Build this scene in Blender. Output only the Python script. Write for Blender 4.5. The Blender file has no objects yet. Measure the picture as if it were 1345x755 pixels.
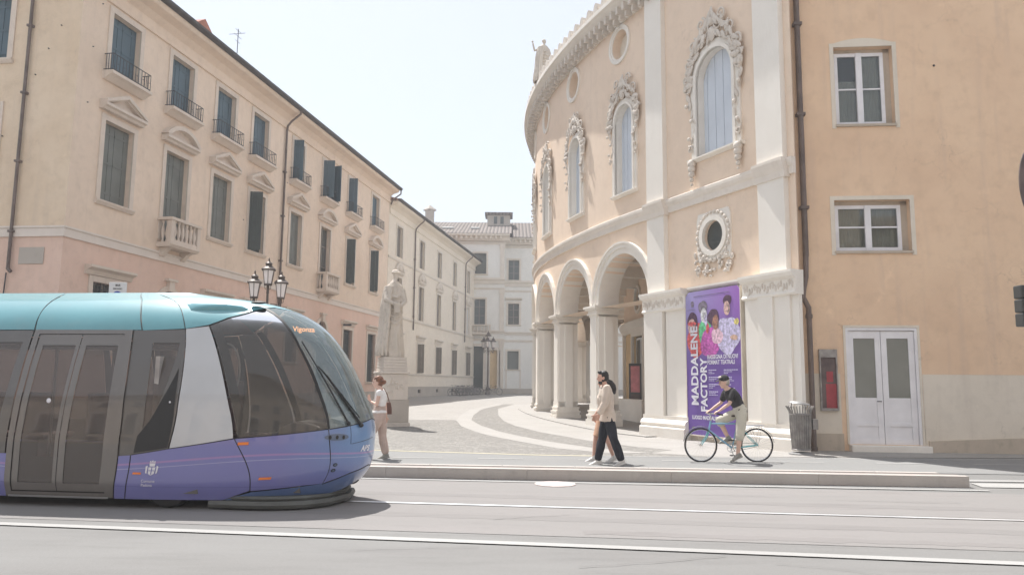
import bpy, bmesh, math, random
from math import sin, cos, pi, radians, sqrt, atan2
from mathutils import Vector, Matrix, noise
random.seed(11)
SC = bpy.context.scene
COL = SC.collection
V = Vector

# ------------------------------------------------------------------ mesh builder
class MB:
    """collects faces; fn maps the builder's own coordinates to world or thing-local ones"""
    def __init__(s, fn=None):
        s.v = []; s.f = []; s.fn = fn; s.sm = []
    def add(s, vs, fs, smooth=False):
        n = len(s.v)
        s.v += [s.fn(*p) if s.fn else tuple(p) for p in vs]
        s.f += [tuple(i + n for i in f) for f in fs]
        s.sm += [smooth] * len(fs)
        return s
    def box(s, x0, x1, y0, y1, z0, z1, nx=1):
        vs = []; fs = []
        for i in range(nx + 1):
            x = x0 + (x1 - x0) * i / nx
            vs += [(x, y0, z0), (x, y1, z0), (x, y1, z1), (x, y0, z1)]
        for i in range(nx):
            a = 4 * i; b = a + 4
            for k in range(4):
                fs.append((a + k, a + (k + 1) % 4, b + (k + 1) % 4, b + k))
        fs.append((0, 3, 2, 1)); e = 4 * nx; fs.append((e, e + 1, e + 2, e + 3))
        return s.add(vs, fs)
    def obox(s, c, sx, sy, sz, rz=0, rx=0, ry=0):
        M = Matrix.Translation(c) @ Matrix.Rotation(rz, 4, 'Z') @ Matrix.Rotation(ry, 4, 'Y') @ Matrix.Rotation(rx, 4, 'X')
        vs = [tuple(M @ V((a * sx / 2, b * sy / 2, d * sz / 2))) for a in (-1, 1) for b in (-1, 1) for d in (-1, 1)]
        return s.add(vs, [(0, 1, 3, 2), (4, 6, 7, 5), (0, 4, 5, 1), (2, 3, 7, 6), (0, 2, 6, 4), (1, 5, 7, 3)])
    def quad(s, a, b, c, d):
        return s.add([a, b, c, d], [(0, 1, 2, 3)])
    def prism(s, poly, y0, y1):
        """polygon in x,z extruded along y"""
        n = len(poly)
        vs = [(x, y0, z) for x, z in poly] + [(x, y1, z) for x, z in poly]
        fs = [tuple(range(n)), tuple(range(2 * n - 1, n - 1, -1))]
        for i in range(n):
            j = (i + 1) % n
            fs.append((i, i + n, j + n, j))
        return s.add(vs, fs)
    def prof(s, pr, x0, x1, nx=1):
        """closed profile of (y,z) swept along x"""
        n = len(pr); vs = []; fs = []
        for i in range(nx + 1):
            x = x0 + (x1 - x0) * i / nx
            vs += [(x, y, z) for y, z in pr]
        for i in range(nx):
            for k in range(n):
                a = i * n + k; b = i * n + (k + 1) % n
                fs.append((a, b, b + n, a + n))
        fs.append(tuple(range(n))); fs.append(tuple(range(nx * n + n - 1, nx * n - 1, -1)))
        return s.add(vs, fs)
    def tube(s, pts, r, n=8, closed=False, smooth=True, cap=True):
        pts = [V(p) for p in pts]; m = len(pts)
        rs = r if isinstance(r, (list, tuple)) else [r] * m
        tang = []
        for i in range(m):
            if closed: t = pts[(i + 1) % m] - pts[i - 1]
            else: t = pts[min(i + 1, m - 1)] - pts[max(i - 1, 0)]
            if t.length < 1e-9: t = V((0, 0, 1))
            tang.append(t.normalized())
        up = V((0, 0, 1)) if abs(tang[0].z) < .9 else V((1, 0, 0))
        a = tang[0].cross(up).normalized(); vs = []; fs = []
        for i in range(m):
            t = tang[i]; a = (a - t * a.dot(t))
            a = a.normalized() if a.length > 1e-6 else t.orthogonal().normalized()
            b = t.cross(a)
            for k in range(n):
                q = 2 * pi * k / n
                vs.append(tuple(pts[i] + (a * cos(q) + b * sin(q)) * rs[i]))
        for i in range(m if closed else m - 1):
            for k in range(n):
                p = i * n + k; q = i * n + (k + 1) % n
                j = ((i + 1) % m) * n
                fs.append((p, q, j + (k + 1) % n, j + k))
        if not closed and cap:
            fs.append(tuple(range(n))); fs.append(tuple(range(m * n - 1, (m - 1) * n - 1, -1)))
        return s.add(vs, fs, smooth)
    def lathe(s, pr, c=(0, 0, 0), n=12, smooth=True, sx=1, sy=1):
        """pr: (r,z) from bottom to top"""
        vs = []; fs = []
        for r, z in pr:
            for k in range(n):
                q = 2 * pi * k / n
                vs.append((c[0] + r * cos(q) * sx, c[1] + r * sin(q) * sy, c[2] + z))
        for i in range(len(pr) - 1):
            for k in range(n):
                a = i * n + k; b = i * n + (k + 1) % n
                fs.append((a, b, b + n, a + n))
        fs.append(tuple(range(n - 1, -1, -1))); m = len(pr); fs.append(tuple(range((m - 1) * n, m * n)))
        return s.add(vs, fs, smooth)
    def ball(s, c, rx, ry=None, rz=None, n=10, m=7, M=None):
        ry = rx if ry is None else ry; rz = rx if rz is None else rz
        vs = []; fs = []
        for i in range(1, m):
            th = pi * i / m
            for k in range(n):
                q = 2 * pi * k / n
                vs.append(V((rx * sin(th) * cos(q), ry * sin(th) * sin(q), rz * cos(th))))
        vs += [V((0, 0, rz)), V((0, 0, -rz))]
        if M: vs = [M @ p for p in vs]
        vs = [tuple(p + V(c)) for p in vs]
        for i in range(m - 2):
            for k in range(n):
                a = i * n + k; b = i * n + (k + 1) % n
                fs.append((a, a + n, b + n, b))
        t = (m - 1) * n
        for k in range(n):
            fs.append((t, k, (k + 1) % n)); o = (m - 2) * n
            fs.append((t + 1, o + (k + 1) % n, o + k))
        return s.add(vs, fs, True)
    def loft(s, secs, n=16, cap=True, smooth=True):
        """secs: (centre, ax, ay[, axisX, axisY]) ellipses"""
        vs = []; fs = []
        for sec in secs:
            c, a, b = V(sec[0]), sec[1], sec[2]
            X = V(sec[3]) if len(sec) > 3 else V((1, 0, 0)); Y = V(sec[4]) if len(sec) > 4 else V((0, 1, 0))
            for k in range(n):
                q = 2 * pi * k / n
                vs.append(tuple(c + X * a * cos(q) + Y * b * sin(q)))
        for i in range(len(secs) - 1):
            for k in range(n):
                p = i * n + k; q = i * n + (k + 1) % n
                fs.append((p, q, q + n, p + n))
        if cap:
            fs.append(tuple(range(n - 1, -1, -1))); m = len(secs); fs.append(tuple(range((m - 1) * n, m * n)))
        return s.add(vs, fs, smooth)
    def cap(s, p0, p1, r0, r1, n=10):
        """tapered capsule"""
        s.tube([p0, p1], [r0, r1], n)
        s.ball(p0, r0, n=n, m=6); s.ball(p1, r1, n=n, m=6)
        return s
    def build(s, name, m, parent=None, label=None, bevel=0, merge=False, recalc=True, loc=None, voxel=None, fold=None, smooth=None, kind=None):
        me = bpy.data.meshes.new(name)
        off = V((0, 0, 0))
        if parent is not None and s.world: off = root_loc(parent)
        if loc is not None: off = V(loc)
        me.from_pydata([tuple(V(p) - off) for p in s.v], [], s.f)
        sm = s.sm if smooth is None else [smooth] * len(s.f)
        me.polygons.foreach_set('use_smooth', sm)
        bm = bmesh.new(); bm.from_mesh(me)
        if merge: bmesh.ops.remove_doubles(bm, verts=bm.verts, dist=.0004)
        if recalc: bmesh.ops.recalc_face_normals(bm, faces=bm.faces)
        bm.to_mesh(me); bm.free()
        if any(sm): me.set_sharp_from_angle(angle=radians(42))
        o = bpy.data.objects.new(name, me)
        COL.objects.link(o)
        if loc is not None: o.location = loc
        if voxel:
            md = o.modifiers.new('r', 'REMESH'); md.mode = 'VOXEL'; md.voxel_size = voxel; md.use_smooth_shade = True
            if fold is not False:
                sd = o.modifiers.new('s', 'SMOOTH'); sd.factor = .5; sd.iterations = 3
            dg = bpy.context.evaluated_depsgraph_get()
            nm = bpy.data.meshes.new_from_object(o.evaluated_get(dg))
            o.modifiers.clear(); o.data = nm; me = nm
            if fold:
                amp, sc, zs = fold
                ns = [v.normal.copy() for v in nm.vertices]
                for v, nn in zip(nm.vertices, ns):
                    p = v.co
                    v.co = p + nn * amp * (noise.noise(V((p.x * sc, p.y * sc, p.z * sc * zs))) + .5 * noise.noise(V((p.x * sc * 2.3, p.y * sc * 2.3, p.z * sc * zs * 2.3))))
            nm.polygons.foreach_set('use_smooth', [True] * len(nm.polygons))
        if bevel:
            md = o.modifiers.new('b', 'BEVEL'); md.width = bevel; md.segments = 2; md.limit_method = 'ANGLE'; md.angle_limit = radians(40)
        if m is not None:
            o.data.materials.clear(); o.data.materials.append(m)
        if parent is not None: o.parent = parent
        if label: o['label'] = label
        if kind: o['kind'] = kind
        return o
    world = False

def root_loc(o):
    p = V((0, 0, 0))
    while o is not None:
        p += o.location; o = o.parent
    return p

class WB(MB):
    """builder whose coordinates end up as world coordinates; build() makes them local to the parent"""
    world = True

def thing(name, label, cat, loc=(0, 0, 0), rz=0, group=None):
    o = bpy.data.objects.new(name, None); COL.objects.link(o)
    o.empty_display_size = .2
    o.location = loc; o.rotation_euler = (0, 0, rz); o['label'] = label; o['category'] = cat
    if group: o['group'] = group
    return o
def tag(o, label, cat, group=None):
    o['label'] = label; o['category'] = cat
    if group: o['group'] = group
    return o
def struct(o):
    o['kind'] = 'structure'; return o
def copy_tree(o, parent=None):
    c = o.copy(); COL.objects.link(c); c.parent = parent
    for ch in list(o.children): copy_tree(ch, c)
    return c

def text(name, body, size, mtx, m, parent, ext=.002, bold=0., ax='LEFT', shear=0, sx=1., track=1.):
    cu = bpy.data.curves.new(name, 'FONT'); cu.body = body; cu.size = size; cu.extrude = ext; cu.offset = bold
    cu.align_x = ax; cu.shear = shear; cu.space_character = track; cu.resolution_u = 3
    o = bpy.data.objects.new(name, cu); COL.objects.link(o)
    dg = bpy.context.evaluated_depsgraph_get(); dg.update()
    me = bpy.data.meshes.new_from_object(o.evaluated_get(dg))
    bpy.data.objects.remove(o)
    off = root_loc(parent) if parent is not None else V((0, 0, 0))
    me.transform(Matrix.Translation(-off) @ mtx @ Matrix.Diagonal((sx, 1, 1, 1)))
    o = bpy.data.objects.new(name, me); COL.objects.link(o)
    me.materials.clear(); me.materials.append(m); o.parent = parent
    return o

# ------------------------------------------------------------------ materials
MATS = {}
def newmat(name):
    m = bpy.data.materials.new(name); m.use_nodes = True
    nt = m.node_tree; b = nt.nodes['Principled BSDF']; MATS[name] = m
    return m, nt, b
def N(nt, t, **kw):
    n = nt.nodes.new(t)
    for k, v in kw.items():
        if k in n.inputs: n.inputs[k].default_value = v
        else: setattr(n, k, v)
    return n
def c4(c): return (c[0], c[1], c[2], 1)
def coords(nt, obj, scale=(1, 1, 1)):
    src = N(nt, 'ShaderNodeTexCoord').outputs['Object'] if obj else N(nt, 'ShaderNodeNewGeometry').outputs['Position']
    mp = N(nt, 'ShaderNodeMapping'); mp.inputs['Scale'].default_value = scale
    nt.links.new(src, mp.inputs['Vector']); return mp.outputs['Vector']
def mix(nt, fac, a, b):
    x = N(nt, 'ShaderNodeMix', data_type='RGBA')
    for key, val in ((0, fac), (6, a), (7, b)):
        if hasattr(val, 'is_linked') or hasattr(val, 'links'): nt.links.new(val, x.inputs[key])
        else: x.inputs[key].default_value = c4(val) if key else val
    return x.outputs[2]
def noise_fac(nt, vec, scale, detail=4, lo=.35, hi=.65, rough=.55):
    n = N(nt, 'ShaderNodeTexNoise'); n.inputs['Scale'].default_value = scale; n.inputs['Detail'].default_value = detail
    n.inputs['Roughness'].default_value = rough
    nt.links.new(vec, n.inputs['Vector'])
    r = N(nt, 'ShaderNodeMapRange'); r.inputs['From Min'].default_value = lo; r.inputs['From Max'].default_value = hi
    nt.links.new(n.outputs['Fac'], r.inputs['Value']); return r.outputs['Result']
def mulf(nt, a, k):
    x = N(nt, 'ShaderNodeMath', operation='MULTIPLY'); nt.links.new(a, x.inputs[0]); x.inputs[1].default_value = k; return x.outputs[0]
def bump(nt, b, h, dist, st=.5):
    u = N(nt, 'ShaderNodeBump'); u.inputs['Strength'].default_value = st; u.inputs['Distance'].default_value = dist
    nt.links.new(h, u.inputs['Height']); nt.links.new(u.outputs['Normal'], b.inputs['Normal'])
def plain(name, col, rough=.5, metal=0., var=.0, vs=3., obj=True, bmp=0., bs=30., spec=None, emit=None, es=1.):
    m, nt, b = newmat(name)
    b.inputs['Roughness'].default_value = rough; b.inputs['Metallic'].default_value = metal
    b.inputs['Base Color'].default_value = c4(col)
    if spec is not None: b.inputs['Specular IOR Level'].default_value = spec
    if var or bmp: vec = coords(nt, obj)
    if var:
        f = noise_fac(nt, vec, vs)
        nt.links.new(mix(nt, f, [x * (1 - var) for x in col], [min(1, x * (1 + var)) for x in col]), b.inputs['Base Color'])
    if bmp: bump(nt, b, noise_fac(nt, vec, bs, 5, 0, 1), bmp)
    if emit:
        b.inputs['Emission Color'].default_value = c4(emit); b.inputs['Emission Strength'].default_value = es
    return m
def plaster(name, col, alt, stain=None, sa=.5, rough=.9, streak=.5, scale=.35):
    """render coat: large patches of a second tone, fine mottling, rain streaks, fine grain"""
    m, nt, b = newmat(name); b.inputs['Roughness'].default_value = rough
    b.inputs['Specular IOR Level'].default_value = .2
    vec = coords(nt, False)
    c = mix(nt, noise_fac(nt, vec, scale, 6, .38, .66, .6), col, alt)
    c = mix(nt, mulf(nt, noise_fac(nt, vec, 2.7, 6, .48, .72, .7), .6), c, [x * .87 for x in alt])
    vo = N(nt, 'ShaderNodeTexVoronoi', feature='DISTANCE_TO_EDGE'); vo.inputs['Scale'].default_value = .55; vo.inputs['Randomness'].default_value = 1
    wv = N(nt, 'ShaderNodeTexNoise'); wv.inputs['Scale'].default_value = 2.2; wv.inputs['Detail'].default_value = 6; nt.links.new(vec, wv.inputs['Vector'])
    av = N(nt, 'ShaderNodeVectorMath', operation='ADD'); nt.links.new(vec, av.inputs[0]); nt.links.new(wv.outputs['Color'], av.inputs[1]); nt.links.new(av.outputs[0], vo.inputs['Vector'])
    cr = N(nt, 'ShaderNodeMapRange'); cr.inputs['From Min'].default_value = .006; cr.inputs['From Max'].default_value = .0; nt.links.new(vo.outputs['Distance'], cr.inputs['Value'])
    msk = N(nt, 'ShaderNodeMath', operation='MULTIPLY'); nt.links.new(cr.outputs[0], msk.inputs[0]); nt.links.new(noise_fac(nt, vec, .7, 2, .5, .62), msk.inputs[1])
    c = mix(nt, mulf(nt, msk.outputs[0], .45), c, [x * .62 for x in alt])
    st = stain or [x * .7 for x in alt]
    v2 = coords(nt, False, (3.2, 3.2, .22))
    c = mix(nt, mulf(nt, noise_fac(nt, v2, 1.1, 4, .55, .8), streak), c, st)
    c = mix(nt, mulf(nt, noise_fac(nt, vec, .9, 8, .62, .7, .7), sa * .6), c, [min(1, x * 1.13 + .02) for x in col])
    nt.links.new(c, b.inputs['Base Color'])
    bump(nt, b, noise_fac(nt, vec, 38, 6, 0, 1, .7), .008, .5)
    return m
def stone(name, col, dark, rough=.8, amt=.5, obj=False):
    m, nt, b = newmat(name); b.inputs['Roughness'].default_value = rough; b.inputs['Specular IOR Level'].default_value = .3
    vec = coords(nt, obj)
    c = mix(nt, noise_fac(nt, vec, 1.3, 6, .35, .7, .6), col, [a * .6 + d * .4 for a, d in zip(col, dark)])
    c = mix(nt, mulf(nt, noise_fac(nt, vec, 5.5, 7, .55, .72, .7), amt), c, dark)
    v2 = coords(nt, obj, (4, 4, .5))
    c = mix(nt, mulf(nt, noise_fac(nt, v2, 1.5, 4, .56, .76), amt * .7), c, dark)
    nt.links.new(c, b.inputs['Base Color'])
    bump(nt, b, noise_fac(nt, vec, 30, 6, 0, 1, .7), .008, .5)
    return m
def asphalt(name, col, dark, tint, rough=.9, patch=.5):
    m, nt, b = newmat(name); b.inputs['Roughness'].default_value = rough; b.inputs['Specular IOR Level'].default_value = .3
    vec = coords(nt, False)
    v2 = coords(nt, False, (.25, 1.3, 1))
    c = mix(nt, noise_fac(nt, v2, .8, 6, .35, .68, .6), col, tint)
    c = mix(nt, mulf(nt, noise_fac(nt, v2, 2.3, 8, .52, .7, .7), patch), c, dark)
    vo = N(nt, 'ShaderNodeTexVoronoi'); vo.inputs['Scale'].default_value = 75; nt.links.new(vec, vo.inputs['Vector'])
    r = N(nt, 'ShaderNodeMapRange'); r.inputs['From Min'].default_value = .0; r.inputs['From Max'].default_value = .75
    nt.links.new(vo.outputs['Distance'], r.inputs['Value'])
    c2 = mix(nt, r.outputs['Result'], [min(1, x * 1.12) for x in col], dark)
    c = mix(nt, .22, c, c2)
    c = mix(nt, mulf(nt, noise_fac(nt, vec, 18, 3, .6, .75), .22), c, dark)
    nt.links.new(c, b.inputs['Base Color'])
    bump(nt, b, noise_fac(nt, vec, 90, 4, 0, 1, .8), .006, .6)
    return m
def cobble(name, c1, c2, joint, scale=9.):
    m, nt, b = newmat(name); b.inputs['Roughness'].default_value = .85; b.inputs['Specular IOR Level'].default_value = .3
    vec = coords(nt, False)
    vo = N(nt, 'ShaderNodeTexVoronoi'); vo.inputs['Scale'].default_value = scale; nt.links.new(vec, vo.inputs['Vector'])
    ve = N(nt, 'ShaderNodeTexVoronoi', feature='DISTANCE_TO_EDGE'); ve.inputs['Scale'].default_value = scale; nt.links.new(vec, ve.inputs['Vector'])
    sp = N(nt, 'ShaderNodeSeparateColor'); nt.links.new(vo.outputs['Color'], sp.inputs['Color'])
    c = mix(nt, sp.outputs[0], c1, c2)
    r = N(nt, 'ShaderNodeMapRange'); r.inputs['From Min'].default_value = .02; r.inputs['From Max'].default_value = .12
    nt.links.new(ve.outputs['Distance'], r.inputs['Value'])
    c = mix(nt, r.outputs['Result'], joint, c)
    c = mix(nt, mulf(nt, noise_fac(nt, vec, .6, 5, .45, .7), .5), c, joint)
    nt.links.new(c, b.inputs['Base Color'])
    bump(nt, b, r.outputs['Result'], .02, .6)
    return m
def slabs(name, col, alt, joint, w=.6, h=.35, mortar=.012, rot=0.):
    m, nt, b = newmat(name); b.inputs['Roughness'].default_value = .75
    g = N(nt, 'ShaderNodeNewGeometry'); mp = N(nt, 'ShaderNodeMapping'); mp.inputs['Rotation'].default_value = (0, 0, rot)
    nt.links.new(g.outputs['Position'], mp.inputs['Vector'])
    br = N(nt, 'ShaderNodeTexBrick'); br.inputs['Scale'].default_value = 1; br.inputs['Brick Width'].default_value = w; br.inputs['Row Height'].default_value = h
    br.inputs['Mortar Size'].default_value = mortar; br.inputs['Color1'].default_value = c4(col); br.inputs['Color2'].default_value = c4(alt)
    br.inputs['Mortar'].default_value = c4(joint); nt.links.new(mp.outputs['Vector'], br.inputs['Vector'])
    vec = coords(nt, False)
    c = mix(nt, mulf(nt, noise_fac(nt, vec, 1.1, 7, .45, .7), .5), br.outputs['Color'], [x * .82 for x in col])
    nt.links.new(c, b.inputs['Base Color'])
    bump(nt, b, noise_fac(nt, vec, 40, 5, 0, 1), .005, .5)
    return m
def tiles(name, c1, c2, c3, pitch=.24, axis=(1, 0)):
    """clay pantiles: rows of cylinders running down the slope"""
    m, nt, b = newmat(name); b.inputs['Roughness'].default_value = .9
    vec = coords(nt, True)
    sp = N(nt, 'ShaderNodeSeparateXYZ'); nt.links.new(vec, sp.inputs[0])
    w = mulf(nt, sp.outputs[0], 2 * pi / pitch)
    s_ = N(nt, 'ShaderNodeMath', operation='SINE'); nt.links.new(w, s_.inputs[0])
    y = mulf(nt, sp.outputs[1], 1 / .4); fr = N(nt, 'ShaderNodeMath', operation='FRACT'); nt.links.new(y, fr.inputs[0])
    vo = N(nt, 'ShaderNodeTexNoise'); vo.inputs['Scale'].default_value = 7; vo.inputs['Detail'].default_value = 3; nt.links.new(vec, vo.inputs['Vector'])
    r = N(nt, 'ShaderNodeMapRange'); r.inputs['From Min'].default_value = .35; r.inputs['From Max'].default_value = .65; nt.links.new(vo.outputs['Fac'], r.inputs['Value'])
    c = mix(nt, r.outputs['Result'], c1, c2)
    a = N(nt, 'ShaderNodeMapRange'); a.inputs['From Min'].default_value = -1; a.inputs['From Max'].default_value = -.3; nt.links.new(s_.outputs[0], a.inputs['Value'])
    c = mix(nt, a.outputs['Result'], c3, c)
    nt.links.new(c, b.inputs['Base Color'])
    ad = N(nt, 'ShaderNodeMath', operation='ADD'); nt.links.new(s_.outputs[0], ad.inputs[0]); nt.links.new(fr.outputs[0], ad.inputs[1])
    bump(nt, b, ad.outputs[0], .05, .8)
    return m
def glassy(name, tint, alpha, rough=.03, fill=(.05, .05, .05), coat=1.45):
    """tinted pane: partly see-through, with a mirror sheen that grows at grazing angles"""
    m = bpy.data.materials.new(name); m.use_nodes = True; nt = m.node_tree; nt.nodes.clear()
    out = N(nt, 'ShaderNodeOutputMaterial'); tr = N(nt, 'ShaderNodeBsdfTransparent'); tr.inputs['Color'].default_value = c4(tint)
    df = N(nt, 'ShaderNodeBsdfDiffuse'); df.inputs['Color'].default_value = c4(fill)
    gl = N(nt, 'ShaderNodeBsdfGlossy'); gl.inputs['Roughness'].default_value = rough; gl.inputs['Color'].default_value = (.95, .97, 1, 1)
    m1 = N(nt, 'ShaderNodeMixShader'); m1.inputs[0].default_value = alpha
    nt.links.new(tr.outputs[0], m1.inputs[1]); nt.links.new(df.outputs[0], m1.inputs[2])
    fr = N(nt, 'ShaderNodeFresnel'); fr.inputs['IOR'].default_value = coat
    m2 = N(nt, 'ShaderNodeMixShader'); nt.links.new(fr.outputs[0], m2.inputs[0]); nt.links.new(m1.outputs[0], m2.inputs[1]); nt.links.new(gl.outputs[0], m2.inputs[2])
    nt.links.new(m2.outputs[0], out.inputs['Surface']); MATS[name] = m
    return m

M = {}
M['cream'] = plaster('cream_plaster', (.82, .67, .54), (.745, .60, .475), (.56, .45, .37), .6, streak=.35)
M['ochre'] = plaster('ochre_plaster', (.77, .63, .48), (.70, .55, .40), (.58, .47, .37), .8, streak=.5)
M['pink'] = plaster('pink_plaster', (.78, .575, .475), (.72, .52, .42), (.60, .47, .39), .8, streak=.4)
M['trim'] = stone('pale_trim_stone', (.76, .68, .61), (.60, .53, .46), amt=.4)
M['sill'] = stone('window_stone', (.73, .63, .54), (.52, .44, .37), amt=.5)
M['wing'] = plaster('ivory_plaster', (.82, .735, .625), (.77, .685, .57), (.66, .59, .51), .4, streak=.35)
M['wingstone'] = stone('ivory_stone', (.74, .67, .585), (.56, .5, .43), amt=.4)
M['plinth'] = stone('grey_plinth', (.50, .45, .395), (.38, .34, .30), amt=.5)
M['far'] = plaster('far_plaster', (.82, .80, .76), (.78, .76, .71), (.68, .65, .6), .4, streak=.4)
M['thea'] = plaster('apricot_plaster', (.83, .68, .545), (.80, .645, .51), (.70, .57, .46), .5, streak=.3)
M['white'] = stone('white_istrian_stone', (.84, .80, .735), (.68, .62, .55), amt=.4)
M['panel'] = stone('smooth_white_stone', (.84, .80, .735), (.74, .69, .62), amt=.35)
M['carve'] = stone('carved_stone', (.70, .64, .57), (.42, .37, .32), amt=.8)
M['band'] = stone('moulded_band_stone', (.78, .715, .64), (.58, .52, .45), amt=.5)
M['house'] = plaster('orange_plaster', (.81, .60, .42), (.745, .535, .37), (.64, .475, .36), .9, streak=.65, scale=.5)
M['dado'] = plaster('dado_plaster', (.76, .69, .59), (.71, .64, .54), (.6, .53, .45), .5, streak=.5)
M['base'] = stone('weathered_base', (.54, .46, .375), (.33, .29, .22), amt=.7)
M['inner'] = plaster('portico_yellow', (.80, .62, .38), (.74, .56, .34), None, .3)
M['whitepaint'] = plain('door_white_paint', (.80, .79, .81), .45, var=.06, vs=2.5)
M['shut_blue'] = plain('blue_grey_shutter', (.075, .12, .15), .55, var=.1, vs=1.5, bmp=.003)
M['shut_green'] = plain('green_grey_shutter', (.16, .168, .152), .6, var=.1, vs=1.5, bmp=.003)
M['shut_dark'] = plain('dark_green_shutter', (.06, .075, .07), .6, var=.1, vs=4)
M['shut_pale'] = plain('pale_blue_boards', (.60, .65, .72), .6, var=.04, vs=1.5)
M['shut_brown'] = plain('brown_shutter', (.2, .178, .155), .7, var=.08, vs=4)
M['pane'] = plain('window_pane', (.085, .095, .092), .06, var=.15, vs=.5)
M['dark'] = plain('dark_room', (.035, .034, .033), .9)
M['iron'] = plain('wrought_iron', (.07, .07, .075), .6, .3, var=.2)
M['gutter'] = plain('gutter_metal', (.085, .075, .07), .6, .3, var=.2)
M['pipe'] = plain('brown_downpipe', (.15, .115, .10), .55, .1, var=.25, vs=2)
M['rooftile'] = tiles('clay_tiles', (.30, .18, .13), (.42, .30, .23), (.10, .07, .06))
M['fartile'] = tiles('old_clay_tiles', (.17, .14, .125), (.27, .23, .205), (.07, .06, .055), pitch=.42)
M['brick'] = plain('chimney_brick', (.36, .15, .1), .9, var=.25, vs=6)
M['netpane'] = glassy('house_window_glass', (.86, .88, .86), .05, fill=(.2, .2, .19), coat=1.5)
M['curtain'] = plain('net_curtain', (.46, .46, .43), .95, var=.1, vs=3)
M['doorpane'] = plain('frosted_door_pane', (.22, .225, .20), .25, var=.08, vs=1.5)
# ------------------------------------------------------------------ ground
YB = [13.3, 13.8, 24.0, 34.0]
def gz(y):
    if y <= 13.3: return 0.
    if y <= 13.8: return .1 * (y - 13.3) / .5
    if y <= 24: return .1
    if y <= 34: return .1 + .3 * (y - 24) / 10
    return .4
def clip(poly, ax, v, gt):
    out = []
    for i in range(len(poly)):
        a, b = poly[i - 1], poly[i]
        ia = (a[ax] >= v) if gt else (a[ax] <= v); ib = (b[ax] >= v) if gt else (b[ax] <= v)
        if ia != ib:
            t = (v - a[ax]) / (b[ax] - a[ax]); out.append(tuple(a[k] + (b[k] - a[k]) * t for k in range(2)))
        if ib: out.append(b)
    return out
def bands(poly):
    ys = [-1e4] + YB + [1e4]; r = []
    for a, b in zip(ys, ys[1:]):
        q = clip(clip(poly, 1, a, True), 1, b, False) if any(p[1] > a for p in poly) and any(p[1] < b for p in poly) else []
        if len(q) > 2: r.append(q)
    return r
def sheet(name, polys, m, lift, kind='structure', parent=None, skirt=False):
    mb = WB()
    for p in polys:
        for q in bands(p):
            vs = [(x, y, gz(y) + lift) for x, y in q]
            mb.add(vs, [tuple(range(len(q)))])
    o = mb.build(name, m, parent, merge=True, recalc=False)
    me = o.data
    bm = bmesh.new(); bm.from_mesh(me)
    for f in bm.faces:
        if f.normal.z < 0: f.normal_flip()
    bm.to_mesh(me); bm.free()
    if kind: o['kind'] = kind
    return o
def strip(pts, w):
    """list of quads along a polyline with width w (number or list)"""
    L = []; n = len(pts)
    ws = w if isinstance(w, (list, tuple)) else [w] * n
    for i in range(n):
        a = V(pts[max(i - 1, 0)]).to_2d(); b = V(pts[min(i + 1, n - 1)]).to_2d()
        t = (b - a).normalized(); nn = V((-t.y, t.x)); p = V(pts[i]).to_2d()
        L.append((p + nn * ws[i] / 2, p - nn * ws[i] / 2))
    return [[tuple(L[i][0]), tuple(L[i][1]), tuple(L[i + 1][1]), tuple(L[i + 1][0])] for i in range(n - 1)]

M['ground'] = slabs('trachyte_paving', (.32, .305, .285), (.29, .275, .255), (.22, .205, .19), .7, .35, rot=.3)
M['road'] = asphalt('road_asphalt', (.225, .223, .218), (.15, .147, .143), (.195, .191, .186), patch=.55)
M['lane'] = asphalt('tram_lane_asphalt', (.255, .242, .236), (.172, .161, .157), (.236, .229, .222), patch=.45)
M['cycle'] = asphalt('cycle_lane_asphalt', (.245, .246, .242), (.18, .18, .178), (.226, .226, .222), patch=.2)
M['cob'] = cobble('river_cobbles', (.20, .192, .18), (.30, .287, .265), (.21, .20, .185), 8.)
M['pale'] = slabs('pale_stone_slabs', (.345, .33, .31), (.325, .31, .29), (.28, .265, .25), .9, .45, .01, rot=.5)
M['paint'] = asphalt('road_paint', (.40, .40, .39), (.26, .255, .25), (.35, .345, .335), patch=.6)
M['ypaint'] = asphalt('yellow_paint', (.50, .46, .32), (.36, .33, .27), (.6, .55, .42), patch=.5)
M['kerb'] = stone('kerb_stone', (.50, .465, .43), (.36, .33, .31), amt=.5)
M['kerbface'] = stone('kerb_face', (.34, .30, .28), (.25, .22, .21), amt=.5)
M['rail'] = plain('guide_rail_steel', (.78, .80, .82), .42, .7, var=.1, vs=2, obj=False)  # pale base colour stands in for sky reflected along the steel
M['groove'] = plain('rail_groove', (.06, .055, .055), .7, obj=False)
M['manhole'] = plain('manhole_cover', (.50, .43, .41), .7, .0, var=.15, vs=8, obj=False, bmp=.004)

sheet('ground', [[(-300, -200), (300, -200), (300, 300), (-300, 300)]], M['ground'], -.006)
def ky(x, c=0.): return 13.0 - .06 * x + c          # front line of the kerb island
# road from behind the camera up to the kerb
sheet('road', [[(-120, -14), (120, -14), (120, 16.1), (7.6, 16.1), (-60, 16.4)]], M['road'], 0)
def ry(x, c): return c - .1173 * x
sheet('tram_lane', [[(-60, ry(-60, 8.35)), (60, ry(60, 8.35)), (60, ry(60, 12.72)), (-60, ry(-60, 12.72))]], M['lane'], .004)
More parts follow.
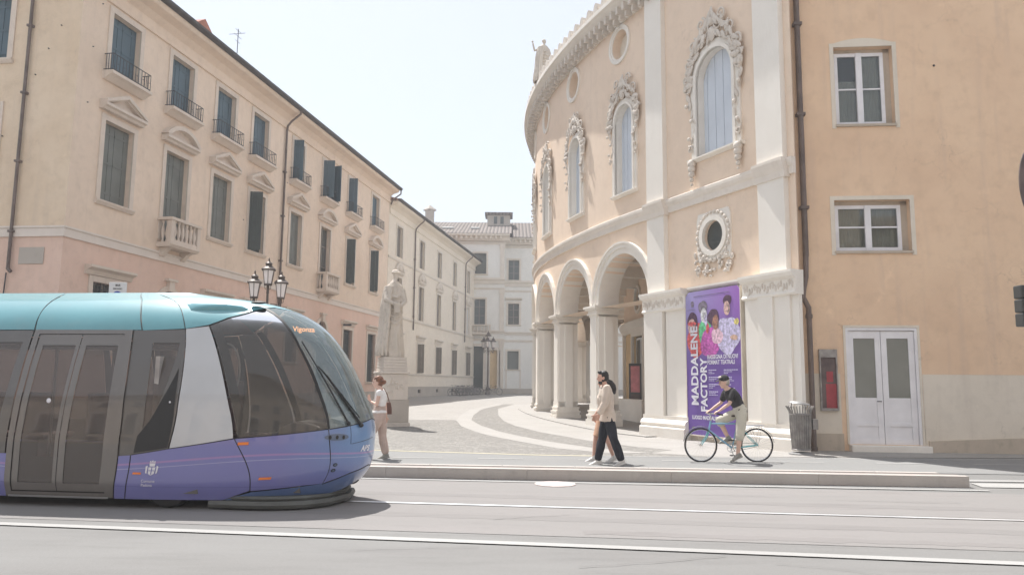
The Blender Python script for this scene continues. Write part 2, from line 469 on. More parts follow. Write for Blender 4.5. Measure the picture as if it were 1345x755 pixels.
# cycle lane behind the kerb
def yl(x): return 16.45 - .2 * (x + 0) * .6 if x < 0 else 16.45 - .012 * x
sheet('cycle_lane', [[(-40, 14.2), (60, 13.2), (60, 16.62), (12, 16.42), (5.2, 16.16), (.5, 16.25), (-3, 17.05), (-12, 19.2), (-40, 26)]], M['cycle'], .0075)
P = M['paint']
def line(name, pts, w, m=None, lift=.012):
    return sheet(name, strip(pts, w), m or P, lift)
line('lane_line', [(-6.5, 8.78), (-3.574, 8.383), (.02, 7.89), (4.71, 7.21), (14, 5.85), (40, 2.0)], .15)
line('lane_line', [(-40, 10.2 + 3.0), (-6.5, 8.78)], .15)
line('lane_line', [(-14, ry(-14, 12.66)), (-2.15, 12.915), (.12, 12.69), (7.48, 12.145)], .12)
line('lane_line', [(-12, 19.2), (-3, 17.05), (.5, 16.3), (1.9, 16.2)], .13, M['ypaint'])
line('lane_line', [(1.9, 16.2), (5.26, 16.2), (10.9, 16.43), (30, 17)], .1)
for a, b in ((-2.35, -1.35), (-.65, .25), (1.35, 2.2), (3.0, 6.2), (7.2, 8.15), (9.1, 10.1), (11.2, 12.2)):
    line('lane_dash', [(a, 15.42 - .02 * a), (b, 15.42 - .02 * b)], .11)
line('stop_line', [(7.75, 13.35), (11, 13.3), (14, 13.25)], .1)
for k in range(5):
    x = 7.62 + k * 1.25
    sheet('crossing_block', [[(x, 12.55), (x + .85, 12.5), (x + 1.05, 13.02), (x + .12, 13.08)]], P, .012)
# kerb island
X0, X1 = -14., 7.42
mb = WB()
def kb(mb, x0, x1, a0, a1, z0, z1, n=6):
    for i in range(n):
        p = x0 + (x1 - x0) * i / n; q = x0 + (x1 - x0) * (i + 1) / n
        vs = [(p, ky(p, a0), z0), (p, ky(p, a1), z0), (p, ky(p, a1), z1), (p, ky(p, a0), z1), (q, ky(q, a0), z0), (q, ky(q, a1), z0), (q, ky(q, a1), z1), (q, ky(q, a0), z1)]
        mb.add(vs, [(0, 1, 5, 4), (1, 2, 6, 5), (2, 3, 7, 6), (3, 0, 4, 7), (0, 3, 2, 1), (4, 5, 6, 7)])
kt = thing('kerb_island', 'low grey stone kerb strip dividing the tram lane from the cycle lane', 'kerb', (-3, ky(-3), 0))
for i in range(9):
    a = X0 + (X1 - X0) * i / 9; b = X0 + (X1 - X0) * (i + 1) / 9
    kb(mb, a + .001, b - .001, .0, .13, 0, .18, 1)
mb.build('kerb_stone', M['kerb'], kt, bevel=.006)
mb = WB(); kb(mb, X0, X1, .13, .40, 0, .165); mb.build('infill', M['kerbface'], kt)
mb = WB()
for i in range(17):
    a = X0 + (X1 - X0) * i / 17; b = X0 + (X1 - X0) * (i + 1) / 17
    kb(mb, a + .003, b - .003 - (.0 if i < 16 else .25), .40, .52, 0, .185, 1)
mb.build('kerb_stone', M['kerb'], kt, bevel=.012)
# guide rail in its groove
sheet('rail_groove', strip([(-60, ry(-60, 10.27)), (60, ry(60, 10.27))], .17), M['groove'], .006)
mb = WB(); 
for c, w, z in ((10.235, .10, .012),):
    mb.add([(-60, ry(-60, c - w / 2), z), (60, ry(60, c - w / 2), z), (60, ry(60, c + w / 2), z), (-60, ry(-60, c + w / 2), z)], [(0, 1, 2, 3)])
struct(mb.build('guide_rail', M['rail'], None))
# manhole
mh = thing('manhole_cover', 'round pinkish manhole cover set in the tram lane near the kerb', 'manhole', (.72, 12.45, 0))
mb = MB(); mb.lathe([(.33, .004), (.33, .014), (.315, .016), (.0, .016)], n=32, smooth=False); mb.build('cover', M['manhole'], mh)
# plaza paving: pale ribbons and cobbles following the theatre's curve
outer = [(-.9, 44.), (-1.75, 36.), (-2.0, 31.), (-2.02, 28.4), (-1.65, 25.8), (-.55, 22.0), (.25, 20.0), (1.15, 18.0), (2.2, 16.9)]
inner = [(-.4, 44.), (-1.25, 36.), (-1.5, 31.), (-1.45, 28.4), (-1.0, 26.1), (.2, 22.3), (1.05, 20.0), (2.0, 18.2), (3.1, 17.1)]
cobo = [(.2, 44.), (-.6, 36.), (-.5, 31.), (-.25, 28.2), (.15, 26.2), (1.2, 23.2), (2.1, 20.6), (2.95, 18.9), (3.75, 17.9)]
def between(A, B): return [[A[i], B[i], B[i + 1], A[i + 1]] for i in range(len(A) - 1)]
sheet('cobbles', [[(-14, 16.4 + 3.2), (-3, 17.1), (.5, 16.33), (2.2, 16.3), (4.3, 16.32), (3.1, 17.1), (2.2, 16.9), (1.15, 18), (-.55, 22.), (-1.65, 25.8), (-2.02, 28.4), (-9, 28.4), (-14, 30)]], M['cob'], .003)
sheet('path', between(outer, inner), M['pale'], .006)
sheet('cobbles', between(inner, cobo), M['cob'], .005)
apr = [(6.9, 44.), (6.2, 36.), (6, 31.), (6, 28.2), (6.2, 26.2), (6.6, 23.2), (7.0, 20.6), (7.4, 18.9), (7.6, 17.5)]
sheet('path', between(cobo, apr), M['pale'], .004)
sheet('path', [[(3.1, 17.1), (4.3, 16.34), (14, 16.9), (14, 18.6), (7.3, 18.2), (7.6, 17.5), (3.75, 17.9)]], M['pale'], .0045)

# wear on the carriageway: patched trenches, tyre-darkened bands, a repaired seam
M['patch'] = asphalt('asphalt_patch', (.238, .224, .219), (.168, .159, .155), (.218, .209, .203), patch=.6)
rg = random.Random(21)
def rag(x0, x1, y0, y1, n=26, am=.05):
    top = [(x0 + (x1 - x0) * i / n, y1 + rg.uniform(-am, am)) for i in range(n + 1)]; bot = [(x0 + (x1 - x0) * i / n, y0 + rg.uniform(-am, am)) for i in range(n + 1)]
    return [[bot[i], bot[i + 1], top[i + 1], top[i]] for i in range(n)]
def slope(polys, k=-.1173): return [[(x, y + k * x) for x, y in p] for p in polys]
sheet('asphalt_patch', slope(rag(.8, 9, 8.5, 8.72, 60, .045)), M['patch'], .0055)
M['track'] = asphalt('tyre_track', (.234, .223, .217), (.165, .156, .152), (.217, .210, .204), patch=.5)
for c_ in (10.235 - .84, 10.235 + .84): sheet('tyre_track', slope(rag(-8, 30, c_ - .15, c_ + .15, 120, .035)), M['track'], .0052)
M['crack'] = plain('tar_crack', (.10, .098, .095), .6, obj=False)
for x0, y0, L_, a in ((.6, 6.9, 1.6, .25), (2.4, 7.1, 1.1, -.5), (-1.5, 7.5, 1.3, .1), (4.6, 11.0, 1.8, -.12), (-.2, 9.2, 1.2, .35), (2.5, 11.4, 1.3, .05)):
    pts = []; x, y = x0, y0
    for i in range(14):
        pts.append((x, y)); x += L_ / 14 * cos(a); y += L_ / 14 * sin(a) + rg.uniform(-.035, .035)
    sheet('asphalt_crack', strip(pts, [.004 + .006 * rg.random() for _ in pts]), M['crack'], .0135 if y0 < 8 else .0115)
# ------------------------------------------------------------------ facades
def frame(o, d):
    """facade frame: x along d, y into the building, z up (o = foot of its left end)"""
    d = V((d[0], d[1], 0)).normalized(); n = V((-d.y, d.x, 0)); o = V(o)
    return lambda x, y, z: tuple(o + d * x + n * y + V((0, 0, z)))
def wall(mb, x0, x1, z0, z1, holes=(), rounds=(), depth=.3, y=0., mx=50., back=None):
    """front skin with openings and their reveals. holes (x0,x1,z0,z1,arched); rounds (cx,cz,r)"""
    H = []
    for h in holes:
        r = (h[1] - h[0]) / 2 if len(h) > 4 and h[4] else 0
        H.append((h[0], h[1], h[2], h[3] + r, r))
    R = [(c - r, c + r, z - r, z + r, r) for c, z, r in rounds]
    xs = sorted(set([x0, x1] + [v for h in H + R for v in h[:2] if x0 < v < x1]))
    zs = sorted(set([z0, z1] + [v for h in H + R for v in h[2:4] if z0 < v < z1]))
    x2 = []
    for a, b in zip(xs, xs[1:]):
        k = max(1, int(math.ceil((b - a) / mx)))
        x2 += [a + (b - a) * i / k for i in range(k)]
    xs = x2 + [x1]
    for a, b in zip(xs, xs[1:]):
        for c, d in zip(zs, zs[1:]):
            mxx, mz = (a + b) / 2, (c + d) / 2
            if any(h[0] < mxx < h[1] and h[2] < mz < h[3] for h in H + R): continue
            mb.quad((a, y, c), (b, y, c), (b, y, d), (a, y, d))
    y2 = y + depth
    for h in H:
        a, b, c, d, r = h; zt = d - r
        pts = [(a, c)]
        if r:
            k = 14; arc = [((a + b) / 2 - r * cos(pi * i / k), zt + r * sin(pi * i / k)) for i in range(k + 1)]
            pts += arc + [(b, c)]
            for i in range(k):
                p, q = arc[i], arc[i + 1]
                mb.add([(p[0], y, p[1]), (q[0], y, q[1]), (q[0], y, d), (p[0], y, d)], [(0, 1, 2, 3)])
        else: pts += [(a, d), (b, d), (b, c)]
        for i in range(len(pts)):
            p, q = pts[i], pts[(i + 1) % len(pts)]
            mb.quad((p[0], y, p[1]), (p[0], y2, p[1]), (q[0], y2, q[1]), (q[0], y, q[1]))
    for (a, b, c, d, r) in R:
        k = 24; cx, cz = (a + b) / 2, (c + d) / 2
        for i in range(k):
            t, u = 2 * pi * i / k, 2 * pi * (i + 1) / k
            p = (cx + r * cos(t), cz + r * sin(t)); q = (cx + r * cos(u), cz + r * sin(u))
            mb.quad((p[0], y, p[1]), (p[0], y2, p[1]), (q[0], y2, q[1]), (q[0], y, q[1]))
            def sq(v):
                m = max(abs(cos(v)), abs(sin(v))); return (cx + r * cos(v) / m, cz + r * sin(v) / m)
            P_, Q_ = sq(t), sq(u)
            mb.add([(p[0], y, p[1]), (q[0], y, q[1]), (Q_[0], y, Q_[1]), (P_[0], y, P_[1])], [(0, 1, 2, 3)])
def surround(mb, a, b, c, d, w=.2, pr=.05, arch=False, sill=True, y=0.):
    """stone frame standing proud of the wall"""
    mb.box(a - w, a, y - pr, y + .02, c, d); mb.box(b, b + w, y - pr, y + .02, c, d)
    if arch:
        r = (b - a) / 2; cx = (a + b) / 2; k = 14
        for i in range(k):
            t, u = pi * i / k, pi * (i + 1) / k
            q = [(cx - R_ * cos(v), d + R_ * sin(v)) for R_, v in ((r, t), (r + w, t), (r + w, u), (r, u))]
            mb.prism(q, y - pr, y + .02)
    else: mb.box(a - w, b + w, y - pr - .004, y + .02, d, d + w)
def leaf(mb, a, b, c, d, y, th=.04, boards=4):
    g = .01; w = (b - a) / boards
    for i in range(boards):
        dy = (i % 2) * .012
        mb.box(a + i * w + g * .5, a + (i + 1) * w - g * .5, y + dy, y + th + dy, c, d)
    for z in (c + (d - c) * .12, c + (d - c) * .5, c + (d - c) * .88):
        mb.box(a + .02, b - .02, y - .012, y + .0, z - .04, z + .04)
def swung(fn, hx, y, w, ang, sgn):
    """frame for a leaf hinged at hx and swung out by ang"""
    def f(x, yy, z):
        ca, sa = cos(ang), sin(ang)
        return fn(hx + sgn * (x * ca + yy * sa), y - (x * sa - yy * ca), z)
    return f
def railing(fn, par, x0, x1, z, pr, h=.62, n=13, m=None):
    mb = WB(fn)
    for zz in (z + .06, z + h): mb.box(x0, x1, -pr - .012, -pr + .012, zz - .012, zz + .012)
    for i in range(n):
        x = x0 + (x1 - x0) * i / (n - 1); mb.box(x - .008, x + .008, -pr - .008, -pr + .008, z, z + h)
    for x in (x0, x1):
        mb.box(x - .01, x + .01, -pr, 0, z + h - .012, z + h + .012); mb.box(x - .01, x + .01, -pr, 0, z + .05, z + .07)
        for k in range(1, 4): mb.box(x - .008, x + .008, -pr * k / 4 - .008, -pr * k / 4 + .008, z, z + h)
    zc = z + h * .5
    for i in range(n - 1):      # small scrolls between the bars
        x = x0 + (x1 - x0) * (i + .5) / (n - 1)
        if i % 2: mb.box(x - .03, x + .03, -pr - .006, -pr + .006, zc - .01, zc + .01)
    return mb.build('railing', m or M['iron'], par)
def pediment(mb, cx, z, w, kind, h=.5, pr=.32):
    """projecting pediment: kind 0 triangular, 1 segmental"""
    a, b = cx - w / 2, cx + w / 2
    mb.prof([(0, z - .16), (-pr * .55, z - .16), (-pr * .7, z - .08), (-pr, z - .04), (-pr, z + .06), (0, z + .06)], a, b)
    if kind == 0:
        for sg in (-1, 1):
            e = cx + sg * w / 2
            q = [(e, z + .062), (cx, z + h), (cx, z + h + .15), (e, z + .17)]
            mb.prism(q, -pr, .02); q = [(e - sg * .12, z + .064), (cx, z + h - .06), (cx, z + h), (e, z + .064)]
            mb.prism(q, -pr * .72, .01)
        mb.prism([(a + .2, z + .063), (b - .2, z + .063), (cx, z + h - .05)], -.09, .0)
    else:
        k = 14; R_ = (w * w / 4 + h * h) / (2 * h); zc = z + .06 + h - R_; t0 = math.asin(min(1, w / 2 / R_))
        for i in range(k):
            t, u = -t0 + 2 * t0 * i / k, -t0 + 2 * t0 * (i + 1) / k
            q = [(cx + r * sin(v), zc + r * cos(v)) for r, v in ((R_ - .1, t), (R_ + .07, t), (R_ + .07, u), (R_ - .1, u))]
            q = [(x_, max(z_, z + .062)) for x_, z_ in q]
            mb.prism(q, -pr, .02)
        arc = [(cx + (R_ - .08) * sin(-t0 + 2 * t0 * i / k), max(z + .062, zc + (R_ - .08) * cos(-t0 + 2 * t0 * i / k))) for i in range(k + 1)]
        mb.prism(arc, -.09, 0)
BAL = [(.05, 0), (.06, .02), (.03, .06), (.075, .2), (.045, .34), (.03, .42), (.05, .46), (.055, .5)]
def stone_balcony(fn, par, cx, z, w=1.95, pr=.62, m=None):
    m = m or M['sill']
    mb = WB(fn); a, b = cx - w / 2, cx + w / 2
    mb.prof([(0, z - .18), (-pr + .1, z - .18), (-pr, z - .08), (-pr, z), (0, z)], a, b)
    for x in (a + .16, b - .42): mb.prof([(0, z - .55), (-.12, z - .5), (-.3, z - .28), (-pr + .14, z - .184), (0, z - .184)], x, x + .26)
    o = mb.build('balcony', m, par)
    mb = WB(fn); mb.box(a - .04, b + .04, -pr - .04, -pr + .2, z + .86, z + .97); mb.box(a - .04, a + .18, -pr + .2, 0, z + .862, z + .968); mb.box(b - .18, b + .04, -pr + .2, 0, z + .862, z + .968)
    mb.build('handrail', m, o)
    mb = WB(fn)
    for x in (a, b - .2): mb.box(x, x + .2, -pr, -pr + .18, z + .002, z + .858)
    mb.box(a + .2, b - .2, -pr + .02, -pr + .16, z + .002, z + .12)
    mb.build('corner_post', m, o)
    n = 6
    for i in range(n):
        x = a + .2 + (w - .4) * (i + .5) / n
        mb = WB(fn); s_ = .74 / .5
        mb.lathe([(r * 1.15, zz * s_) for r, zz in BAL], (x, -pr + .09, z + .121), 8); mb.build('baluster', m, o)
    for yy in (-.2, -.38):
        for x in (a + .09, b - .09):
            mb = WB(fn); mb.lathe([(r, zz * 1.7) for r, zz in BAL], (x, yy, z + .003), 8); mb.build('baluster', m, o)
    return o
def window(fn, par, a, b, c, d, depth=.26, sur=.2, mode='closed', mat_='shut_green', arch=False, sill=True, opn=0, name='window', stonem='sill', boards=4, bars=0):
    """one window: the stone surround is the part, shutters, pane, sill and so on its sub-parts"""
    mb = WB(fn); surround(mb, a, b, c, d, sur, .05, arch)
    w = mb.build(name, M[stonem], par)
    if sill:
        mb = WB(fn); mb.prof([(0, c - .16), (-.06, c - .16), (-.14, c - .05), (-.14, c - .002), (0, c - .002)], a - sur - .04, b + sur + .04); mb.build('sill', M[stonem], w)
    top = d + ((b - a) / 2 if arch else 0); m_ = (a + b) / 2
    def pane():
        mb = WB(fn)
        if arch:
            k = 12; r = (b - a) / 2
            mb.prism([(a, c), (b, c)] + [(m_ + r * cos(pi * i / k), d + r * sin(pi * i / k)) for i in range(k + 1)], depth - .02, depth)
        else: mb.box(a, b, depth - .02, depth, c, d)
        mb.build('pane', M['pane'], w)
        if not arch:
            mb = WB(fn)
            for x0, x1 in ((a, a + .07), (m_ - .05, m_ + .05), (b - .07, b)): mb.box(x0, x1, depth - .06, depth - .022, c, d)
            for z in (c + .04, c + (d - c) * .36, c + (d - c) * .7, d - .04): mb.box(a + .07, m_ - .05, depth - .055, depth - .022, z - .03, z + .03); mb.box(m_ + .05, b - .07, depth - .055, depth - .022, z - .03, z + .03)
            mb.build('casement', M['shut_brown'], w)
    if mode == 'closed':
        if arch:
            r = (b - a) / 2
            n = boards * 2
            mb = WB(fn)
            for i in range(n):
                x0 = a + (b - a) * i / n + .004; x1 = a + (b - a) * (i + 1) / n - .004
                z0_ = d + sqrt(max(0, r * r - (x0 - m_) ** 2)); z1_ = d + sqrt(max(0, r * r - (x1 - m_) ** 2))
                y = depth - .06 + (i % 2) * .01
                mb.prism([(x0, c), (x1, c), (x1, z1_), (x0, z0_)], y, y + .04)
            mb.build('shutter', M[mat_], w)
            mb = WB(fn); mb.prism([(a, c), (b, c)] + [(m_ + r * cos(pi * i / 12), d + r * sin(pi * i / 12)) for i in range(13)], depth + .01, depth + .03); mb.build('backing', M['dark'], w)
        else:
            for x0, x1 in ((a + .01, m_ - .006), (m_ + .006, b - .01)):
                mb = WB(fn); leaf(mb, x0, x1, c + .02, d - .02, depth - .08, boards=boards); mb.build('shutter', M[mat_], w)
            mb = WB(fn); mb.box(a, b, depth, depth + .02, c, d); mb.build('backing', M['dark'], w)
    elif mode == 'open':
        pane()
        for sg, hx in ((1, a), (-1, b)):
            ang = opn if sg > 0 else opn * .93
            mb = WB(swung(fn, hx, -.02, (b - a) / 2, pi - ang if ang > 1.6 else ang, sg)); leaf(mb, .01, (b - a) / 2 - .02, c + .02, d - .02, 0., boards=boards); mb.build('shutter', M[mat_], w)
    elif mode == 'half':
        pane()
        mb = WB(swung(fn, a, .1, 0, 1.35, 1)); leaf(mb, .01, (b - a) / 2 - .02, c + .02, d - .02, 0., boards=boards); mb.build('shutter', M[mat_], w)
        mb = WB(fn); leaf(mb, m_ + .1, b - .01, c + .02, d - .02, depth - .1, boards=boards); mb.build('shutter', M[mat_], w)
    elif mode == 'pane': pane()
    elif mode == 'grille':
        pane()
        mb = WB(fn)
        n = max(3, int((b - a) / .16))
        for i in range(1, n): x = a + (b - a) * i / n; mb.box(x - .012, x + .012, .06, .084, c, top if not arch else d)
        k = max(3, int((d - c) / .22))
        for i in range(1, k): z = c + (d - c) * i / k; mb.box(a, b, .05, .06, z - .014, z + .014)
        if arch:
            for i in range(1, 6):
                q = pi * i / 6; r = (b - a) / 2; mb.tube([(m_, .07, d), (m_ + r * cos(q), .07, d + r * sin(q))], .012, 5)
        mb.build('grille', M['iron'], w)
    elif mode == 'louvre':
        pane()
        mb = WB(fn); k = int((d - c) / .13)
        for i in range(k): z = c + (d - c) * (i + .5) / k; mb.box(a + .02, b - .02, .08, .12, z - .03, z + .02)
        mb.build('louvre', M['shut_dark'], w)
    return w
def eaves(fn, par, x0, x1, z, pr=.75, mould=None, gut=True):
    mb = WB(fn)
    mb.prof([(.05, z - .95), (-.08, z - .95), (-.1, z - .8), (-.06, z - .78), (-.06, z - .5), (-.16, z - .42), (-.3, z - .3), (-pr + .1, z - .2), (-pr + .02, z - .12), (-pr + .02, z - .03), (.05, z - .03)], x0, x1)
    mb.build('cornice', M[mould or 'cream'], par)
    if gut:
        mb = WB(fn); mb.prof([(-pr + .02, z - .025), (-pr - .1, z - .02), (-pr - .19, z + .04), (-pr - .19, z + .14), (-pr + .02, z + .16)], x0, x1 + .15); mb.build('gutter', M['gutter'], par)
def pipe(fn, par, x, ztop, zbot, pr=.1, r=.055, swan=.75, m=None, kick=False):
    mb = WB(); pts = [fn(x, -swan - .1, ztop), fn(x, -swan - .08, ztop - .15), fn(x, -pr - .25, ztop - .5), fn(x, -pr - .04, ztop - .75), fn(x, -pr, ztop - 1.0), fn(x, -pr, zbot + .1)] if swan else [fn(x, -pr, ztop), fn(x, -pr, zbot)]
    if kick: pts += [fn(x + .03, -pr - .05, zbot - .02), fn(x + .15, -pr - .04, zbot - .14)]
    mb.tube(pts, r, 10)
    o = mb.build('downpipe', m or M['pipe'], par)
    z = zbot + 1.2
    while z < ztop - 1.2:
        mb = WB(fn); mb.box(x - r - .035, x + r + .035, -pr - r - .015, 0, z - .035, z + .035); mb.build('bracket', m or M['pipe'], o); z += 2.35
    return o

# ---- the long pink and cream palace on the left
C0 = (-14.56, 24.25, 0); D0 = (.1705, .9854)
FL = frame(C0, D0)
pal = thing('palazzo', 'long cream palace with peach ground floor and pediments, behind the tram', 'building', (-14.56, 24.25, 0))
sl = [1.46, 4.95, 8.28, 11.45, 15.75, 19.65, 23.6, 27.9]; ww = [1.52, 1.5, 1.5, 1.5, 1.35, 1.38, 1.4, 1.4]
wins = [(a, a + w) for a, w in zip(sl, ww)]
GR = [(0, 'r'), (2, 'r'), (3, 'r'), (4, 'r'), (6, 'l'), (7, 'l')]
holes = []
for i, (a, b) in enumerate(wins):
    holes += [(a, b, 12.3, 14.55), (a, b, 7.75 if i not in (1, 5) else 7.0, 10.6)]
    if i in (1, 5): holes.append((a + (.1 if i == 1 else 0), b - (.1 if i == 1 else 0), .3, 4.4, True))
    elif i in (6, 7): holes.append((a - .05, b + .05, 1.6, 4.85))
    else: holes.append((a, b, 2.6, 4.9))
up = [h for h in holes if h[2] > 6.5]; lo = [h for h in holes if h[2] < 6.5]
mb = WB(FL); wall(mb, 0, 31.55, 6.3, 15.6, up, depth=.3); mb.build('wall', M['cream'], pal)
mb = WB(FL); wall(mb, 0, 31.55, .0, 6.3, lo, depth=.3); mb.build('wall', M['pink'], pal)
mb = WB(FL); mb.prof([(.02, 6.18), (-.05, 6.18), (-.05, 6.44), (-.09, 6.47), (-.09, 6.53), (.02, 6.53)], -.06, 31.55); mb.build('string_course', M['trim'], pal)
mb = WB(FL); mb.box(-.04, 31.55, -.04, .02, 0, .95); mb.build('plinth', M['plinth'], pal)
for i, (a, b) in enumerate(wins):
    cx = (a + b) / 2
    md = 'closed' if i < 4 or i == 7 else ('open' if i == 5 else 'half')
    w = window(FL, pal, a, b, 12.3, 14.55, mode=md, mat_='shut_blue', opn=1.4, sill=False, boards=3)
    mb = WB(FL); mb.prof([(0, 12.0), (-.1, 12.0), (-.3, 12.14), (-.42, 12.18), (-.42, 12.29), (0, 12.29)], a - .32, b + .32)
    mb.build('sill', M['sill'], w)
    railing(FL, w, a - .26, b + .26, 12.29, .36)
    c = 7.75 if i not in (1, 5) else 7.0
    md = {0: 'closed', 1: 'closed', 2: 'closed', 3: 'half', 4: 'closed', 5: 'pane', 6: 'half', 7: 'half'}[i]
    w = window(FL, pal, a, b, c, 10.6, mode=md, mat_='shut_green' if i < 3 or i == 4 else 'shut_dark', sill=i not in (1, 5), boards=3)
    mb = WB(FL); pediment(mb, cx, 11.08, 2.2, 1 if i in (1, 5, 7) else 0, .52); mb.build('pediment', M['sill'], w)
    if i in (1, 5): stone_balcony(FL, pal, cx, 6.88)
    if i in (1, 5):
        w = window(FL, pal, lo[i][0], lo[i][1], .3, 4.4, mode='grille', arch=True, sill=False, name='archway', sur=.22)
        mb = WB(FL); mb.box(cx - .16, cx + .16, -.16, 0, 5.05, 5.45); mb.box(cx - .32, cx + .32, -.2, 0, 5.45, 5.55); mb.build('keystone', M['sill'], w)
    elif i in (6, 7):
        w = window(FL, pal, a - .05, b + .05, 1.6, 4.85, mode='louvre', sill=True)
        mb = WB(FL); mb.prof([(0, 5.1), (-.06, 5.1), (-.1, 5.25), (-.26, 5.33), (-.26, 5.42), (0, 5.42)], a - .4, b + .4); mb.build('lintel', M['sill'], w)
    else:
        w = window(FL, pal, a, b, 2.6, 4.9, mode='grille', sill=True)
        mb = WB(FL); mb.prof([(0, 5.12), (-.06, 5.12), (-.12, 5.27), (-.28, 5.35), (-.28, 5.44), (0, 5.44)], a - .42, b + .42); mb.build('lintel', M['sill'], w)
eaves(FL, pal, -.7, 31.6, 15.78)
pipe(FL, pal, 14.75, 15.7, 4.2, kick=False)
mb = WB(FL); mb.tube([(31.6, -.86, 15.72), (31.75, -.8, 15.5), (31.7, -.45, 15.25), (31.65, -.2, 15.0), (31.65, -.1, 14.7)], .055, 8); mb.build('downpipe', M['pipe'], pal)
# the side towards the road
FS = frame((-14.56 - .9929 * 12, 24.25 + .119 * 12, 0), (.9929, -.119))
side = [(12 - 3.9, 12 - 2.6, 12.3, 14.55), (12 - 4.05, 12 - 2.75, 7.9, 10.6)]
mb = WB(FS); wall(mb, 0, 12, 6.3, 15.6, side, depth=.3); mb.build('wall', M['ochre'], pal)
mb = WB(FS); mb.quad((0, 0, 0), (12, 0, 0), (12, 0, 6.3), (0, 0, 6.3)); mb.build('wall', M['pink'], pal)
mb = WB(FS); mb.prof([(.02, 6.18), (-.05, 6.18), (-.05, 6.44), (-.09, 6.47), (-.09, 6.53), (.02, 6.53)], 0, 12.06); mb.build('string_course', M['trim'], pal)
mb = WB(FS); mb.box(0, 12.03, -.04, .02, 0, .95); mb.build('plinth', M['plinth'], pal)
for a, b, c, d in side: window(FS, pal, a, b, c, d, mode='closed', mat_='shut_blue', boards=3)
eaves(FS, pal, 0, 12.7, 15.78)
pipe(FS, pal, 12 - 1.78, 15.7, 5.15, kick=True, m=M['pipe'], swan=0.)
mb = WB(FS); mb.box(12 - 1.5, 12 - .62, -.03, 0, 5.28, 5.83); mb.build('plaque', M['plinth'], pal, bevel=.01)
mb = WB(FS); mb.tube([(12 - 1.86, -.06, 5.0), (12 - 1.95, -.05, 3.0), (12 - 1.95, -.05, 1.0)], .02, 6); mb.build('cable', M['iron'], pal)
# closing walls and the roof
mb = WB(); A, B = V(FL(0, 0, 0)), V(FL(31.55, 0, 0)); n = V((-D0[1], D0[0], 0)); E_ = V(FS(0, 0, 0))
Bb = B + n * 12; Eb = V(FS(0, 12, 0))
for p, q in ((B, Bb), (Bb, Eb), (Eb, E_)): mb.quad(tuple(p), tuple(q), tuple(q + V((0, 0, 15.6))), tuple(p + V((0, 0, 15.6))))
mb.build('wall', M['cream'], pal)
def roof(name, fn, x0, x1, y0, y1, z, rise, m, par, th=.12):
    """gabled roof; its own object so that the tiles follow the slope"""
    ym = (y0 + y1) / 2; mb = WB(fn)
    mb.add([(x0, y0, z), (x1, y0, z), (x1, ym, z + rise), (x0, ym, z + rise), (x1, y1, z), (x0, y1, z), (x0, y0, z - th), (x1, y0, z - th), (x1, y1, z - th), (x0, y1, z - th)],
           [(0, 1, 2, 3), (3, 2, 4, 5), (0, 3, 5), (1, 4, 2), (6, 7, 1, 0), (8, 9, 5, 4), (6, 0, 5, 9), (7, 8, 4, 1), (6, 9, 8, 7)])
    return mb.build(name, m, par)
rf = roof('roof', FL, -.75, 31.7, -.8, 12.6, 15.93, 2.3, M['rooftile'], pal)
mb = WB(FL); mb.box(9.3, 10.9, 2.2, 3.4, 16.4, 18.05); mb.build('chimney', M['brick'], rf)
mb = WB(FL); mb.prism([(9.1, 18.05), (11.1, 18.05), (10.1, 18.75)], 2.0, 3.6); mb.build('chimney_cap', M['brick'], rf)
mb = WB(FL); mb.tube([(13.7, 2.4, 16.6), (13.7, 2.4, 20.0)], .022, 6); 
for z, l in ((19.9, .28), (19.6, .35), (19.3, .25)): mb.tube([(13.7 - l, 2.4, z), (13.7 + l, 2.4, z)], .012, 5)
mb.tube([(13.7, 2.0, 19.75), (13.7, 2.9, 19.75)], .012, 5)
mb.build('aerial', M['iron'], rf)
for x_, z_ in ((.6, 12.9), (.55, 10.9), (.9, 14.6), (11.0, 9.1), (15.2, 12.0)):  # dark knobs standing for small holes in the plaster
    mb = WB(FL); mb.ball((x_, -.02, z_), .024, .04, .02, 6, 5); mb.build('wall_mark', M['iron'], pal)
for x_, z_ in ((10.9, 12.6), (10.5, 11.7), (11.3, 13.4), (9.5, 9.6)):  # the same dark hole marks on the side wall
    mb = WB(FS); mb.ball((x_, -.02, z_), .024, .04, .02, 6, 5); mb.build('wall_mark', M['iron'], pal)
mb = WB(FL); mb.obox((23.4, -.35, 5.1), .12, .5, .12); mb.build('camera_bracket', M['iron'], pal)

# ---- ivory wing further along
wing = thing('palazzo', 'ivory building with small round window crests, beyond the cream and peach palace', 'building', tuple(V(FL(31.6, 0, 0))))
wl = [(33.45, 34.85), (39.55, 40.95), (45.25, 46.6), (51.1, 52.4), (57.15, 58.4)]
holes = []
for a, b in wl: holes += [(a, b, 11.15, 13.5), (a, b, 6.72, 9.55), (a, b, 2.35, 4.75)]
mb = WB(FL); wall(mb, 31.6, 62.3, 1.2, 15.1, holes, depth=.34); mb.build('wall', M['wing'], wing)
for z, h, p in ((2.14, .16, .08), (6.45, .2, .1), (10.75, .16, .07)):
    mb = WB(FL); mb.prof([(.02, z), (-p * .6, z), (-p, z + h * .5), (-p, z + h), (.02, z + h)], 31.6, 62.36); mb.build('string_course', M['wingstone'], wing)
holesp = [(a + .3, b - .3, .72, 1.0) for a, b in wl[1:]]
mb = WB(FL); wall(mb, 31.62, 62.36, .0, 1.2, holesp, depth=.15, y=-.05); mb.box(31.62, 62.36, -.05, .05, 1.2, 1.24); mb.build('plinth', M['plinth'], wing)
for a, b, c, d in holesp:
    mb = WB(FL); mb.box(a, b, .08, .1, c, d); mb.build('cellar_grate', M['dark'], wing)
